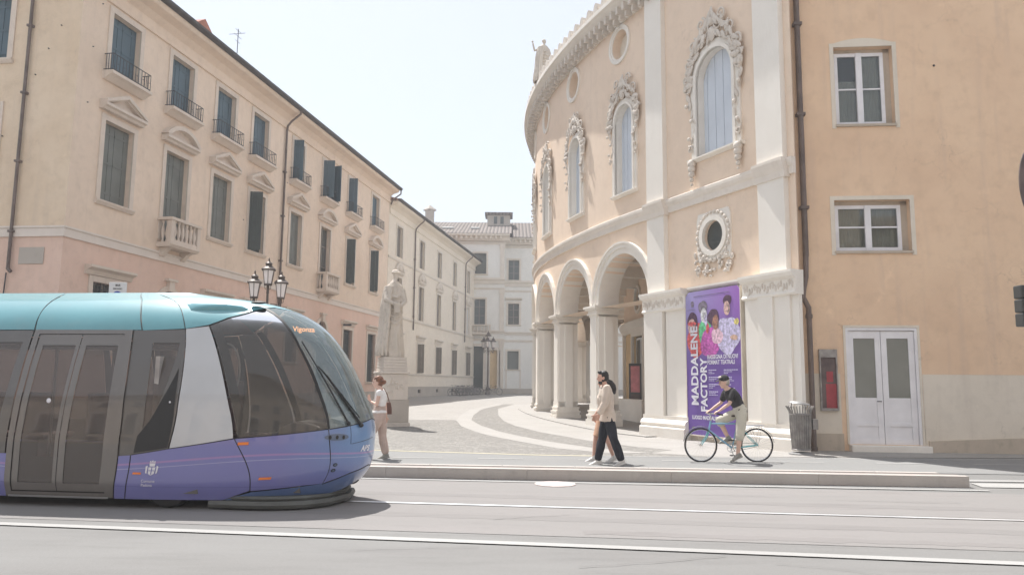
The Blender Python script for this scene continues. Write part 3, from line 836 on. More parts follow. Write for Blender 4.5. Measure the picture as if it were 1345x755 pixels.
for i, (a, b) in enumerate(wl):
    cx = (a + b) / 2
    window(FL, wing, a, b, 11.15, 13.5, mode='closed', mat_='shut_brown', sill=False, sur=.16, stonem='wingstone', boards=3)
    w = window(FL, wing, a, b, 6.72, 9.55, mode='closed', mat_='shut_pale' if i > 3 else 'shut_brown', sill=False, sur=.18, stonem='wingstone', boards=3)
    mb = WB(FL); pediment(mb, cx, 9.95, 1.95, 1, .62, .2)
    for k in range(9):
        t = pi * (k + .5) / 9; mb.ball((cx + .52 * cos(t), -.14, 10.05 + .42 * sin(t)), .1, .08, .1, 6, 5)
    mb.ball((cx, -.16, 10.25), .22, .1, .24, 8, 6)
    mb.build('crest', M['wingstone'], w)
    w = window(FL, wing, a, b, 2.35, 4.75, mode='half' if i else 'pane', mat_='shut_brown', sill=False, sur=.15, stonem='wingstone', boards=3)
    mb = WB(FL); mb.prof([(0, 5.0), (-.05, 5.0), (-.1, 5.2), (-.3, 5.32), (-.3, 5.42), (0, 5.42)], a - .42, b + .42); mb.build('lintel', M['wingstone'], w)
eaves(FL, wing, 31.65, 63.0, 15.0, .7, 'wing')
pipe(FL, wing, 38.0, 14.9, 5.7, swan=.7); pipe(FL, wing, 56.15, 14.9, 5.7, swan=.7)
mb = WB(FL)
for p, q in (((62.3, 0), (62.3, 12)), ((62.3, 12), (31.6, 12)), ((31.6, 12), (31.6, 0))): mb.quad((p[0], p[1], 0), (q[0], q[1], 0), (q[0], q[1], 15), (p[0], p[1], 15))
mb.build('wall', M['wing'], wing)
roof('roof', FL, 31.7, 63.0, -.75, 12.6, 15.13, 1.9, M['rooftile'], wing)

# ---- building closing the street
FF = frame((-13.5, 84.0, 0), (1, .0)); far = thing('palazzo', 'white stone building with tiled roof and skylights closing the far end of the street', 'building', (-2, 84, .4))
FR = frame((-.85, 86.2, 0), (1, .02))
x = lambda X_: X_ + 13.5
hA = [(x(-4.3), x(-2.9), 13.65, 16.0), (x(-4.3), x(-2.95), 8.0, 10.85), (x(-4.75), x(-3.1), .4, 5.6), (x(-2.35), x(-1.55), .4, 5.2)]
mb = WB(FF); wall(mb, 0, 12.65, 0, 17.5, hA, depth=.5); mb.build('wall', M['far'], far)
r_ = lambda X_: X_ + .85
hB = [(r_(-.42), r_(.82), 13.3, 15.6), (r_(-.42), r_(.84), 8.2, 10.6), (r_(-.45), r_(.82), 3.15, 5.2), (r_(5), r_(6.3), 13.3, 15.6), (r_(5), r_(6.3), 8.2, 10.6), (r_(5), r_(6.3), 3.15, 5.2)]
mb = WB(FR); wall(mb, 0, 16, 0, 17.5, hB, depth=.4); mb.build('wall', M['far'], far)
mb = WB(FF); mb.quad((12.65, 0, 0), (12.65, 2.25, 0), (12.65, 2.25, 17.5), (12.65, 0, 17.5)); mb.build('wall', M['far'], far)
for fn, x0, x1 in ((FF, 0, 12.72), (FR, 0, 16)):
    for z, h, p in ((12.55, .65, .3), (7.0, .35, .22), (6.2, .25, .1), (11.9, .2, .1), (17.0, .25, .2)):
        mb = WB(fn); mb.prof([(.02, z), (-p * .5, z), (-p * .6, z + h * .5), (-p, z + h * .7), (-p, z + h), (.02, z + h)], x0, x1); mb.build('string_course', M['wingstone'], far)
    mb = WB(fn); mb.prof([(.02, 17.25), (-.3, 17.4), (-.4, 17.75), (-.85, 17.9), (-.85, 18.1), (.02, 18.1)], x0, x1 + (.5 if fn is FF else 0)); mb.build('cornice', M['wingstone'], far)
    mb = WB(fn)
    for k in range(int((x1 - x0) / .55)): mb.box(x0 + k * .55, x0 + k * .55 + .22, -.7, -.35, 17.56, 17.86)
    mb.build('dentils', M['wingstone'], far)
    mb = WB(fn); mb.box(x0, x1, -.12, .0, 0, 1.0); mb.build('plinth', M['plinth'], far)
for z0, z1 in ((1.0, 6.2), (7.35, 11.9), (13.2, 17.0)):
    for xx in (x(-1.35), x(-6.2), x(-9.6)):
        mb = WB(FF); mb.box(xx, xx + .48, -.1, 0, z0, z1 - .45); mb.box(xx - .06, xx + .54, -.16, 0, z1 - .45, z1); mb.build('pilaster', M['wingstone'], far)
for k, (a, b, c, d) in enumerate(hA):
    if k < 2: window(FF, far, a, b, c, d, depth=.4, mode='pane' if k else 'closed', mat_='shut_green', stonem='wingstone', sur=.2)
    else:
        dn = WB(FF); surround(dn, a, b, c, d, .3, .1); dr = dn.build('door', M['wingstone'], far)
        mb = WB(FF); mb.box(a, b, .4, .5, c, d); mb.build('door_leaf', M['shut_dark'] if k == 2 else M['inner'], dr)
        if k == 2:
            mb = WB(FF); mb.box(a, b, .33, .4, 3.6, 3.8); mb.box(a + .02, b - .02, .36, .398, 3.9, 5.4); mb.build('fanlight', M['pane'], dr)
stone_balcony(FF, far, x(-3.6), 7.0, 2.6, .7, M['wingstone'])
for k, (a, b, c, d) in enumerate(hB):
    w = window(FR, far, a, b, c, d, depth=.3, mode='closed' if k % 3 == 2 else 'pane', mat_='shut_green', stonem='wingstone', sur=.22)
mb = WB(FR); mb.prof([(0, 10.95), (-.05, 10.95), (-.3, 11.15), (-.3, 11.25), (0, 11.25)], r_(-.75), r_(1.15)); mb.build('lintel', M['wingstone'], far)
mb = WB(FR); surround(mb, r_(-.5), r_(.95), .45, 3.0, .14, .04); mb.build('blind_door', M['wingstone'], far)
mb = WB()
rp = [(-14.5, 83.1, 18.1), (-.1, 83.1, 18.1), (-.1, 85.3, 18.1), (16, 85.6, 18.1), (16, 97, 22.9), (-14.5, 97, 22.9)]
rp2 = [(-14.5, 83.1, 18.11), (-.1, 83.1, 18.11), (-.1, 95.2, 21.9), (-14.5, 95.2, 21.9)]
mb.add(rp2, [(0, 1, 2, 3)]); mb.add([(-.102, 85.2, 18.11), (16, 85.5, 18.11), (16, 95.2, 21.9), (-.102, 95.2, 21.9)], [(0, 1, 2, 3)])
mb.add([(-.1, 83.1, 18.11), (-.1, 85.2, 18.11), (-.1, 95.2, 21.9)], [(0, 1, 2)])
mb.add([(-14.5, 95.2, 21.9), (16, 95.2, 21.9), (16, 107, 18.1), (-14.5, 107, 18.1)], [(0, 1, 2, 3)])
rf = mb.build('roof', M['fartile'], far, recalc=True)
for X_, Y_, z_, w_ in ((-7.6, 87.6, 19.62, 1.4), (-4.4, 87.6, 19.62, 1.0)):
    mb = WB(); mb.obox((X_, Y_, z_), w_, .9, .1, rx=radians(17.4)); mb.build('skylight', M['paint'], rf)
mb = WB(); mb.box(-3.1, -.3, 91.3, 93.4, 20.4, 22.0); o = mb.build('dormer', M['plinth'], rf)
mb = WB(); mb.box(-3.4, 0, 91.0, 93.7, 22.0, 22.3); mb.build('dormer_roof', M['fartile'], o)
mb = WB(); mb.box(-2.3, -1.9, 91.25, 91.3, 20.9, 21.8); mb.box(-1.5, -1.1, 91.25, 91.3, 20.9, 21.8); mb.build('pane', M['pane'], o)
mb = WB(); mb.box(-10.6, -9.6, 90.2, 91.2, 19.8, 22.3); o = mb.build('chimney', M['plinth'], rf)
mb = WB(); mb.lathe([(.8, 0), (.8, .15), (.1, .7)], (-10.1, 90.7, 22.3), 4, smooth=False); mb.build('chimney_cap', M['plinth'], o)
mb = WB(); mb.box(-10.9, -9.9, 87.2, 88, 18.8, 20.6); mb.build('chimney', M['brick'], rf)
mb = WB(); mb.quad((-13.5, 84, 0), (-13.5, 106, 0), (-13.5, 106, 18), (-13.5, 84, 18)); mb.quad((15.1, 86.5, 0), (15.1, 106, 0), (15.1, 106, 18), (15.1, 86.5, 18)); mb.quad((-13.5, 106, 0), (15.1, 106, 0), (15.1, 106, 18), (-13.5, 106, 18)); mb.build('wall', M['far'], far)
# ------------------------------------------------------------------ camera side of the road: unseen houses added for the tram to reflect
M['opp'] = plaster('opposite_plaster', (.66, .53, .41), (.6, .47, .36), None, .4)
for k_, (X0_, X1_, h_, lb_) in enumerate(((-34, -9, 12.5, 'buff house across the road, behind the viewer, left'), (-8.6, 16, 14.5, 'buff house across the road, straight behind the viewer'), (16.4, 40, 11.5, 'buff house across the road, behind the viewer, right'))):
    FO = frame((X1_, -13.0, 0), (-1, 0)); W_ = X1_ - X0_
    op = thing('house', lb_, 'house', ((X0_ + X1_) / 2, -13, 0))
    hl = []; nx = int(W_ / 3.2)
    for i in range(nx):
        c_ = W_ * (i + .5) / nx
        for z_ in (1.0, 4.6, 8.2):
            if z_ + 2.2 < h_ - .5: hl.append((c_ - .6, c_ + .6, z_, z_ + 2.2))
    mb = WB(FO); wall(mb, 0, W_, 0, h_, hl, depth=.25); mb.quad((0, 0, 0), (0, 8, 0), (0, 8, h_), (0, 0, h_)); mb.quad((W_, 0, 0), (W_, 8, 0), (W_, 8, h_), (W_, 0, h_)); mb.quad((0, 8, 0), (W_, 8, 0), (W_, 8, h_), (0, 8, h_)); mb.build('wall', M['opp'], op)
    for a, b, c, d in hl: window(FO, op, a, b, c, d, mode='pane', stonem='trim', sill=False)
    roof('roof', FO, -.3, W_ + .3, -.7, 8.3, h_, 1.6, M['rooftile'], op)
# ------------------------------------------------------------------ the theatre: straight flank then a great curve
TA = V((6.75, 17.7)); TL = 5.96; TA0 = math.atan(.468); TR = 36.
TBv = TA + TL * V((-sin(TA0), cos(TA0))); TC = TBv + TR * V((cos(TA0), sin(TA0)))
TS1 = 13.5; TR2 = 26.; TA1 = TA0 - (TS1 - TL) / TR; TC2 = TC + (TR - TR2) * V((-cos(TA1), -sin(TA1)))
def TF(s, y, z):
    """s along the facade (0 = corner by the orange house), y into the building, z up"""
    if s <= TL:
        p = TA + s * V((-sin(TA0), cos(TA0))); a = TA0
    elif s <= TS1:
        a = TA0 - (s - TL) / TR; p = TC + TR * V((-cos(a), -sin(a)))
    else:
        a = TA1 - (s - TS1) / TR2; p = TC2 + TR2 * V((-cos(a), -sin(a)))
    return (p.x + y * cos(a), p.y + y * sin(a), z)
th = thing('theatre', 'curved apricot theatre with a white stone arcade, carved window crests and a bracketed cornice', 'theatre', TF(9, 0, 0))
TEND = 44.0
CK = [7.55 + 3.8 * k for k in range(10)]
# upper wall
arcs = [(c - 1.58, c + 1.58, .0, 4.25, True) for c in CK[:9]]
upw = [(2.0, 3.5, 7.95, 10.15, True)] + [(c - .28 - .55, c - .28 + .55, 7.8, 10.25, True) for c in CK[:9]]
rnd = [(c - .0, 13.02, .5) for c in CK[:9]]
mb = WB(TF); wall(mb, 0, TEND, 7.0, 13.75, upw, rnd, depth=.42, mx=.5); mb.build('wall', M['thea'], th)
mb = WB(TF); wall(mb, 0, TL, 4.2, 7.0, (), [(2.93, 5.64, .42)], depth=.3, mx=.5); wall(mb, TL, TEND, 4.2, 7.0, [(a[0], a[1], 4.2, 4.25, True) for a in arcs], depth=.72, mx=.4); mb.build('wall', M['thea'], th)
mb = WB(TF); mb.box(2.4, 3.46, .09, .12, 5.1, 6.2, 3); mb.build('pane', M['pane'], th)
# end return beside the downpipe
mb = WB(); q0 = TF(0, 0, 0); mb.quad((q0[0], q0[1], 0), (7.02, 18.32, 0), (7.02, 18.32, 14.3), (q0[0], q0[1], 14.3)); mb.build('wall', M['thea'], th)
# string course
def course(z0, z1, pr, s0, s1, m='band'):
    mb = WB(TF); h = z1 - z0
    mb.prof([(.03, z0), (-pr * .45, z0), (-pr * .5, z0 + h * .42), (-pr * .8, z0 + h * .55), (-pr, z0 + h * .75), (-pr, z1 - .02), (-pr * .9, z1), (.03, z1)], s0, s1, max(2, int((s1 - s0) / .5)))
    return mb.build('string_course', M[m], th)
course(6.66, 7.06, .13, .0, TEND)
# pilasters at either end of the flank
for a, b in ((.22, 1.1), (5.0, 5.85)):
    for z0, z1, e in ((4.3, 6.62, 0), (7.06, 13.72, 0)):
        mb = WB(TF); mb.box(a, b, -.16, .02, z0, z1, 2); mb.build('pilaster', M['panel'], th)
    mb = WB(TF); mb.prof([(.02, 6.6), (-.19, 6.6), (-.2, 6.75), (-.25, 6.88), (-.29, 7.0), (-.29, 7.07), (.02, 7.07)], a - .07, b + .07); mb.build('capital', M['band'], th)
# stone ground storey of the flank
mb = WB(TF); wall(mb, -.0, TL, .0, 4.2, (), y=-.04, mx=.6); mb.build('stone_facing', M['panel'], th)
for a, b, pr in ((.12, 1.62, .16), (-.1, .6, .1), (.62, 1.1, .22), (4.0, 4.96, .12), (5.04, TL + .0, .2)):
    mb = WB(TF); mb.box(a, b, -.04 - pr, -.03, .7, 3.76, 3); mb.build('pilaster', M['panel'], th)
for a, b, pr in ((-.12, 1.66, .24), (3.98, TL + .06, .24)):
    mb = WB(TF); mb.prof([(.0, 3.72), (-pr, 3.72), (-pr - .04, 3.76), (-pr, 3.82), (-pr, 4.1), (-pr - .1, 4.16), (-pr - .14, 4.24), (-pr - .14, 4.3), (.02, 4.3)], a, b, 4); o = mb.build('capital', M['white'], th)
    mb = WB(TF)     # carved foliage on the frieze
    n = int((b - a) / .09)
    for i in range(n):
        x = a + .05 + (b - a - .1) * (i + .5) / n; z = 3.96 + .05 * sin(i * 1.9)
        mb.ball((x, -pr - .0, z), .036, .03, .075 + .02 * random.random(), 6, 4)
        mb.ball((x + .03, -pr, z + .08 * cos(i)), .025, .028, .03, 5, 4)
    mb.build('carving', M['carve'], o)
    mb = WB(TF); mb.prof([(.0, .08), (-pr - .14, .08), (-pr - .14, .38), (-pr - .06, .42), (-pr - .1, .5), (-pr - .06, .58), (-pr + .02, .62), (-pr, .72), (.0, .72)], a - .04, b + .04, 4); mb.build('base_moulding', M['white'], th)
course_pts = None
mb = WB(TF); mb.prof([(.02, 4.2), (-.1, 4.2), (-.16, 4.26), (-.16, 4.31), (.02, 4.31)], 1.66, 3.98, 4); mb.build('string_course', M['white'], th)
mb = WB(TF); mb.box(1.66, 3.98, -.14, -.03, .05, .3, 4); mb.build('base_moulding', M['base'], th)
# piers of the arcade
def pier(s0, s1, parent, first=False):
    y0, y1 = -.02, .72
    mb = WB(TF); mb.box(s0, s1, y0, y1, .7, 3.98, 2)
    c = (s0 + s1) / 2
    mb.box(c - .24, c + .24, y0 - .06, y0, .7, 3.98, 2)
    for sg in (-1, 1):
        e = s0 if sg < 0 else s1
        mb.box(min(e, e + sg * .05), max(e, e + sg * .05), .2, .52, .7, 3.9)
    o = mb.build('pier', M['panel'], parent)
    mb = WB(TF)
    for e, za, zb in ((.0, 3.9, 3.98), (.06, 3.98, 4.04), (.03, 4.04, 4.14), (.12, 4.14, 4.2), (.16, 4.2, 4.27)):
        mb.box(s0 - e, s1 + e, y0 - .06 - e, y1 + e, za, zb, 3)
    mb.build('capital', M['white'], o)
    mb = WB(TF)
    for e, za, zb in ((.10, -.02, .40), (.06, .40, .50), (.09, .50, .57), (.03, .57, .66), (.05, .66, .71), (.0, .71, .92)):
        mb.box(s0 - e, s1 + e, y0 - .06 - e, y1 + e, za, zb, 3)
    mb.build('pier_base', M['white'], o)
    return o
for k in range(9):
    pier(CK[k] + 1.58, CK[k + 1] - 1.58, th)
mb = WB(TF); mb.box(TL - .35, TL + .01, -.03, .72, .1, 4.2, 2); mb.build('pier', M['panel'], th)
mb = WB(TF); mb.prof([(-.0, 3.9), (-.0, 3.98), (-.1, 4.05), (-.1, 4.12), (-.2, 4.2), (-.2, 4.27), (.8, 4.27), (.8, 3.9)], TL - .1, TL + .12, 1); mb.build('capital', M['white'], th)
# archivolts
for c in CK[:9]:
    mb = WB(TF); k = 20
    for R0, R1, pr in ((1.58, 1.74, .05), (1.74, 1.88, .1), (1.88, 1.94, .14)):
        for i in range(k):
            t, u = pi * i / k, pi * (i + 1) / k
            q = [(c - r * cos(v), 4.275 + r * sin(v)) for r, v in ((R0, t), (R1, t), (R1, u), (R0, u))]
            mb.prism(q, -pr, .02)
    # white lining under the arch
    for i in range(k):
        t, u = pi * i / k, pi * (i + 1) / k
        q = [(c - r * cos(v), 4.275 + r * sin(v)) for r, v in ((1.555, t), (1.583, t), (1.583, u), (1.555, u))]
        mb.prism(q, -.05, .73)
    mb.build('archivolt', M['white'], th)
# portico: floor step, inner wall, vault
sheetpts = [TF(s, -.75, 0)[:2] for s in [5.2 + .8 * i for i in range(46)]]; inn = [TF(s, 4.6, 0)[:2] for s in [5.2 + .8 * i for i in range(46)]]
mb = WB()
def zf(y): return gz(y) + .03
for i in range(45):
    a, b, c, d = sheetpts[i], sheetpts[i + 1], inn[i + 1], inn[i]
    mb.add([(a[0], a[1], zf(a[1])), (b[0], b[1], zf(b[1])), (c[0], c[1], zf(b[1])), (d[0], d[1], zf(a[1]))], [(0, 1, 2, 3)])
    mb.add([(a[0], a[1], zf(a[1])), (b[0], b[1], zf(b[1])), (b[0], b[1], zf(b[1]) - .12), (a[0], a[1], zf(a[1]) - .12)], [(0, 1, 2, 3)])
mb.build('portico_floor', M['pale'], th)
di = (15.9, 18.1, .3, 3.75)
mb = WB(TF); wall(mb, 5.2, 27.0, .0, 4.0, [di], depth=.2, y=4.5, mx=.6); mb.build('inner_wall', M['inner'], th)
mb = WB(TF); wall(mb, 5.2, 27.0, 4.0, 7.6, (), [(16.95, 5.42, .52)], depth=.2, y=4.5, mx=.6); mb.build('inner_wall', M['thea'], th)
mb = WB(TF); mb.prof([(4.52, 3.95), (4.42, 3.95), (4.4, 4.15), (4.32, 4.25), (4.25, 4.38), (4.25, 4.46), (4.52, 4.46)], 5.2, 27, 30); mb.build('string_course', M['white'], th)
mb = WB(TF); mb.box(16.3, 17.6, 4.6, 4.68, 4.8, 6.0, 2); mb.box(di[0], di[1], 4.62, 4.66, .3, 3.75, 2); mb.build('pane', M['pane'], th)
mb = WB(TF)
k = 20
for i in range(k):
    t, u = 2 * pi * i / k, 2 * pi * (i + 1) / k
    q = [(16.95 + r * cos(v), 5.42 + r * sin(v)) for r, v in ((.52, t), (.66, t), (.66, u), (.52, u))]
    mb.prism(q, 4.42, 4.52)
mb.build('oculus_frame', M['white'], th)
mb = WB(TF); surround(mb, di[0], di[1], di[2], di[3], .22, .1, y=4.5); o = mb.build('doorway', M['white'], th)
mb = WB(TF)
for a in (di[0] + .04, di[0] + 1.12): surround(mb, a + .1, a + .92, .45, 3.6, .09, .0, y=4.62)
mb.build('door_leaf', M['whitepaint'], o)
for s_ in (8.4, 12.5, 14.6, 21.0):
    mb = WB(TF); mb.box(s_, s_ + .5, 4.36, 4.5, .1, 3.97); mb.build('pilaster', M['white'], th)
mb = WB(TF)
mb.prof([(.7, 6.3), (1.9, 6.75), (2.8, 6.9), (3.7, 6.75), (4.6, 6.3), (4.6, 6.4), (3.7, 6.85), (2.8, 7.0), (1.9, 6.85), (.7, 6.4)], 5.2, TEND, 60); mb.build('vault', M['thea'], th)
for k in range(9):
    mb = WB(TF); c = CK[k] + 1.9; mb.box(c - .2, c + .2, .71, 4.5, 5.9, 6.35); mb.build('vault_rib', M['white'], th)
mb = WB(TF); mb.box(5.1, 5.2, .0, 4.6, .0, 7.2); mb.build('inner_wall', M['thea'], th)
# low white parapet between two far piers
mb = WB(TF); mb.box(CK[1] - 1.1, CK[1] + 1.5, 2.2, 2.5, .2, 1.05); mb.build('parapet', M['white'], th)
# windows of the upper storey
def crest(fn, cx, zs, r, par, sc=1., top=1.2, base=None, drop=1.7):
    """rococo stone crest round an arched head: scrolls, leaves and side drops"""
    rg = random.Random(int(cx * 100)); mb = WB(fn)
    def leafb(x, z, a, l, w, y=-.09):
        Mx = Matrix.Rotation(-a, 3, 'Y')
        mb.ball((x, y, z), w, .034 * sc, l, 7, 5, M=Mx)
    def scroll(x, z, rr, dirn, turns=1.5, a0=0, y=-.10, th_=.03):
        pts = []; k = 16
        for i in range(k + 1):
            f = i / k; a = a0 + dirn * 2 * pi * turns * f; q = rr * (1 - .8 * f)
            pts.append((x + q * cos(a), y - .05 * f, z + q * sin(a)))
        mb.tube(pts, [th_ * sc * (1 - .5 * i / k) for i in range(k + 1)], 6)
    k = 15
    for i in range(k + 1):
        t = pi * i / k; th_ = (r + .28) * (1 + .0 * sin(t))
        bump_ = .16 + .55 * max(0, sin(t)) ** 3 * top
        for q in (0, 1):
            rr = r + .2 + bump_ * (.25 + .5 * q) + rg.uniform(-.05, .05)
            leafb(cx - rr * cos(t), zs + rr * sin(t), (pi / 2 - t) * -1 + rg.uniform(-.7, .7), .15 * sc + rg.uniform(0, .06), .06 * sc + rg.uniform(0, .03), -.1 - .05 * rg.random())
    for sg in (-1, 1):
        for f, rr, tt in ((1.15, .2, .9), (1.0, .17, .55), (.92, .15, .2), (1.3, .18, 1.25)):
            a = pi / 2 - sg * (pi / 2 - tt)
            R_ = r + .42 * f
            scroll(cx + sg * R_ * cos(tt), zs + R_ * sin(tt) * f, rr * sc, sg, 1.4, rg.uniform(0, 6), th_=.04)
        z = zs; n = 9
        for i in range(n):      # hanging drops beside the jambs
            f = i / (n - 1); x = cx + sg * (r + .2 + .14 * sin(f * 7)); zz = zs + .15 - drop * f
            leafb(x, zz, sg * .5 * sin(i * 2.1), .14 * sc, .075 * sc * (1.3 - f))
            if i % 2: mb.ball((x + sg * .07, -.16, zz), .06 * sc, .05, .06 * sc, 6, 5)
        scroll(cx + sg * (r + .28), zs - .05, .2 * sc, -sg, 1.3, 1.0)
        scroll(cx + sg * (r + .24), zs - drop * .95, .11 * sc, sg, 1.2, 1.0, th_=.03)
        scroll(cx + sg * .28 * sc, zs + r + .62 * top, .2 * sc, sg, 1.4, pi / 2)
        for i in range(6):
            leafb(cx + sg * (.08 + .09 * i) * sc, zs + r + (.95 - .1 * i) * top, sg * (.3 + .22 * i), .17 * sc, .055 * sc, -.12)
    mb.ball((cx, -.1, zs + r + .42 * top), .14 * sc, .08, .2 * sc, 10, 8)
    mb.ball((cx, -.12, zs + r + .78 * top), .09 * sc, .07, .13 * sc, 8, 6)
    for i in range(60):
        t = pi * (i + .5) / 60; q = r + .25 + (.14 + .42 * sin(t) ** 3 * top) * rg.random()
        leafb(cx - q * cos(t), zs + q * sin(t), rg.uniform(-1.5, 1.5), .07 * sc, .022 * sc, -.12 - .03 * rg.random())
    leafb(cx, zs + r + 1.05 * top, 0, .18 * sc, .07 * sc)
    mb.build('crest', M['carve'], par)
def arched(fn, cx, r, c, d, pr=.06, sur=.26, name='window', big=False):
    mb = WB(fn); surround(mb, cx - r, cx + r, c, d, sur, pr, True); surround(mb, cx - r, cx + r, c, d, sur * .4, pr + .05, True)
    w = mb.build(name, M['white'], th)
    n = 9; mb = WB(fn)
    for i in range(n):
        x0 = cx - r + 2 * r * i / n + .004; x1 = cx - r + 2 * r * (i + 1) / n - .004
        z0_ = d + sqrt(max(0, r * r - (x0 - cx) ** 2)); z1_ = d + sqrt(max(0, r * r - (x1 - cx) ** 2))
        y = .2 + (i % 2) * .01; mb.prism([(x0, c), (x1, c), (x1, z1_), (x0, z0_)], y, y + .05)
    mb.build('shutter', M['shut_pale'], w)
    mb = WB(fn); mb.prism([(cx - r, c), (cx + r, c)] + [(cx + r * cos(pi * i / 12), d + r * sin(pi * i / 12)) for i in range(13)], .25, .3); mb.build('backing', M['shut_pale'], w)
    # lining of the opening
    mb = WB(fn)
    mb.box(cx - r, cx - r + .012, -.01, .2, c, d); mb.box(cx + r - .012, cx + r, -.01, .2, c, d)
    for i in range(14):
        t, u = pi * i / 14, pi * (i + 1) / 14
        mb.prism([(cx - q * cos(v), d + q * sin(v)) for q, v in ((r - .012, t), (r, t), (r, u), (r - .012, u))], -.01, .2)
    mb.build('jamb_lining', M['white'], w)
    mb = WB(fn); mb.prof([(.3, c - .1), (-.04, c - .1), (-.16, c - .04), (-.16, c), (.3, c)], cx - r - sur - (.1 if big else 0), cx + r + sur + (.1 if big else 0), 3); mb.build('sill', M['white'], w)
    return w
w = arched(TF, 2.75, .75, 7.95, 10.15, big=True)
crest(TF, 2.75, 10.15, .75, w, 1.05, 1.0, drop=2.0)
for sg in (-1, 1):
    mb = WB(TF)
    for i, (z, r) in enumerate(((7.82, .13), (7.68, .12), (7.52, .1), (7.36, .07), (7.22, .045))): mb.ball((2.75 + sg * .95, -.12, z), r, r * .9, r, 8, 6)
    mb.build('corbel', M['carve'], w)
for c in CK[:9]:
    w = arched(TF, c - .28, .55, 7.8, 10.25, sur=.2); 
    if c < 30: crest(TF, c - .28, 10.25, .55, w, .9, .85, drop=1.3)
    mb = WB(TF); k = 28
    for R0, R1, pr in ((.5, .57, .03), (.57, .67, .06)):
        for i in range(k):
            t, u = 2 * pi * i / k, 2 * pi * (i + 1) / k
            mb.prism([(c + r * cos(v), 13.02 + r * sin(v)) for r, v in ((R0, t), (R1, t), (R1, u), (R0, u))], -pr, .02)
    o = mb.build('round_window', M['white'], th)
    mb = WB(TF); mb.box(c - .55, c + .55, .3, .33, 12.4, 13.6); mb.build('backing', M['dado'], o)
# oculus above the banner
mb = WB(TF); k = 30
for i in range(k):
    t, u = 2 * pi * i / k, 2 * pi * (i + 1) / k
    mb.prism([(2.93 + r * cos(v), 5.64 + r * sin(v)) for r, v in ((.42, t), (.56, t), (.56, u), (.42, u))], -.1, .02)
pl = [(2.2, 4.95), (2.3, 6.1), (2.55, 6.28), (2.93, 6.36), (3.31, 6.28), (3.56, 6.1), (3.66, 4.95)]
o = mb.build('oculus', M['white'], th)
mb = WB(TF)
for i in range(k):
    t, u = 2 * pi * i / k, 2 * pi * (i + 1) / k
    def outp(v):
        a, b = cos(v), sin(v); m_ = max(abs(a), abs(b)); return (2.93 + .7 * a / m_ * .98, 5.64 + .68 * b / m_)
    p, q = outp(t), outp(u)
    mb.prism([(2.93 + .5 * cos(t), 5.64 + .5 * sin(t)), p, q, (2.93 + .5 * cos(u), 5.64 + .5 * sin(u))], -.05, .02)
mb.build('cartouche', M['white'], o)
rg = random.Random(5); mb = WB(TF)
for i in range(46):
    x = 2.93 + rg.uniform(-.78, .78); z = rg.uniform(4.52, 5.1) + .18 * abs(x - 2.93)
    mb.ball((x, -.06, z), rg.uniform(.03, .07), .045, rg.uniform(.04, .1), 6, 5, M=Matrix.Rotation(rg.uniform(-1.4, 1.4), 3, 'Y'))
for i in range(26):
    t = 2 * pi * i / 26; mb.ball((2.93 + .66 * cos(t), -.07, 5.64 + .66 * sin(t)), .05, .04, .07, 6, 5, M=Matrix.Rotation(-t, 3, 'Y'))
for sg in (-1, 1):
    pts = [(2.93 + sg * (.62 - .12 * i / 10 * cos(i * .9)), -.08, 4.75 + .16 * sin(i * .9) * (1 - i / 12)) for i in range(11)]
    mb.tube(pts, .035, 6)
mb.build('crest', M['carve'], o)
# great cornice: corbel arches, brackets and the row of merlons
mb = WB(TF); mb.prof([(.05, 13.7), (-.08, 13.7), (-.12, 13.78), (-.12, 13.95), (-.46, 14.22), (-.56, 14.26), (-.56, 14.4), (-.46, 14.46), (.3, 14.46), (.3, 13.7)], -.3, TEND, 90); o = mb.build('cornice', M['white'], th)
n = int(TEND / .38); far_b = WB(TF)
for i in range(n):
    x_ = -.2 + .38 * i; mb = WB(TF) if i < 70 else far_b
    mb.box(x_, x_ + .13, -.42, -.1, 13.8, 14.05); mb.box(x_ + .01, x_ + .12, -.3, -.1, 13.62, 13.8)
    if i < 70: mb.build('bracket', M['carve'], o)
far_b.build('bracket', M['carve'], o, kind='stuff')
for i in range(int(TEND / .55)):
    x_ = .1 + .55 * i; mb = WB(TF)
    mb.prism([(x_ - .14, 14.46), (x_ + .14, 14.46), (x_ + .16, 14.6), (x_ + .1, 14.74), (x_, 14.8), (x_ - .1, 14.74), (x_ - .16, 14.6)], -.5, -.34)
    mb.build('merlon', M['carve'], o)
mb = WB(TF)
for i in range(90):
    a = -.02 + (TEND + .02) * i / 90; b = -.02 + (TEND + .02) * (i + 1) / 90
    mb.quad((a, .2, 14.4), (b, .2, 14.4), (b, 16, 15.6), (a, 16, 15.6))
mb.build('roof', M['fartile'], th)
mb = WB(TF); mb.quad((TEND, 0, 0), (TEND, 14, 0), (TEND, 14, 14.4), (TEND, 0, 14.4)); mb.build('wall', M['thea'], th)

# ---- orange house on the right
HO = (7.1, 18.2, 0); FH = frame(HO, (1, -.1))
hs = thing('house', 'tall plain orange house with two white casement windows, on the right', 'house', (12, 17.7, 0))
hh = [(.88, 2.28, 8.0, 10.0), (.74, 2.5, 4.84, 6.1), (.86, 2.5, .26, 3.0), (8.5, 10.0, 4.84, 7.0), (8.5, 10, 8.6, 10.6)]
mb = WB(FH); wall(mb, -.4, 2.56, 0, 13.2, hh[:3], depth=.32); wall(mb, 2.56, 22, 1.9, 13.2, hh[3:], depth=.32); mb.build('wall', M['house'], hs)
mb = WB(FH); wall(mb, 2.56, 22, 0, 1.9, (), depth=.1, y=-.012); mb.box(2.56, 22, -.012, .01, 1.895, 1.9); mb.build('dado', M['dado'], hs)
mb = WB(FH)
pr = [(2.62, .0), (2.62, .36), (4.2, .44), (6.0, .52), (22, .55), (22, 0)]
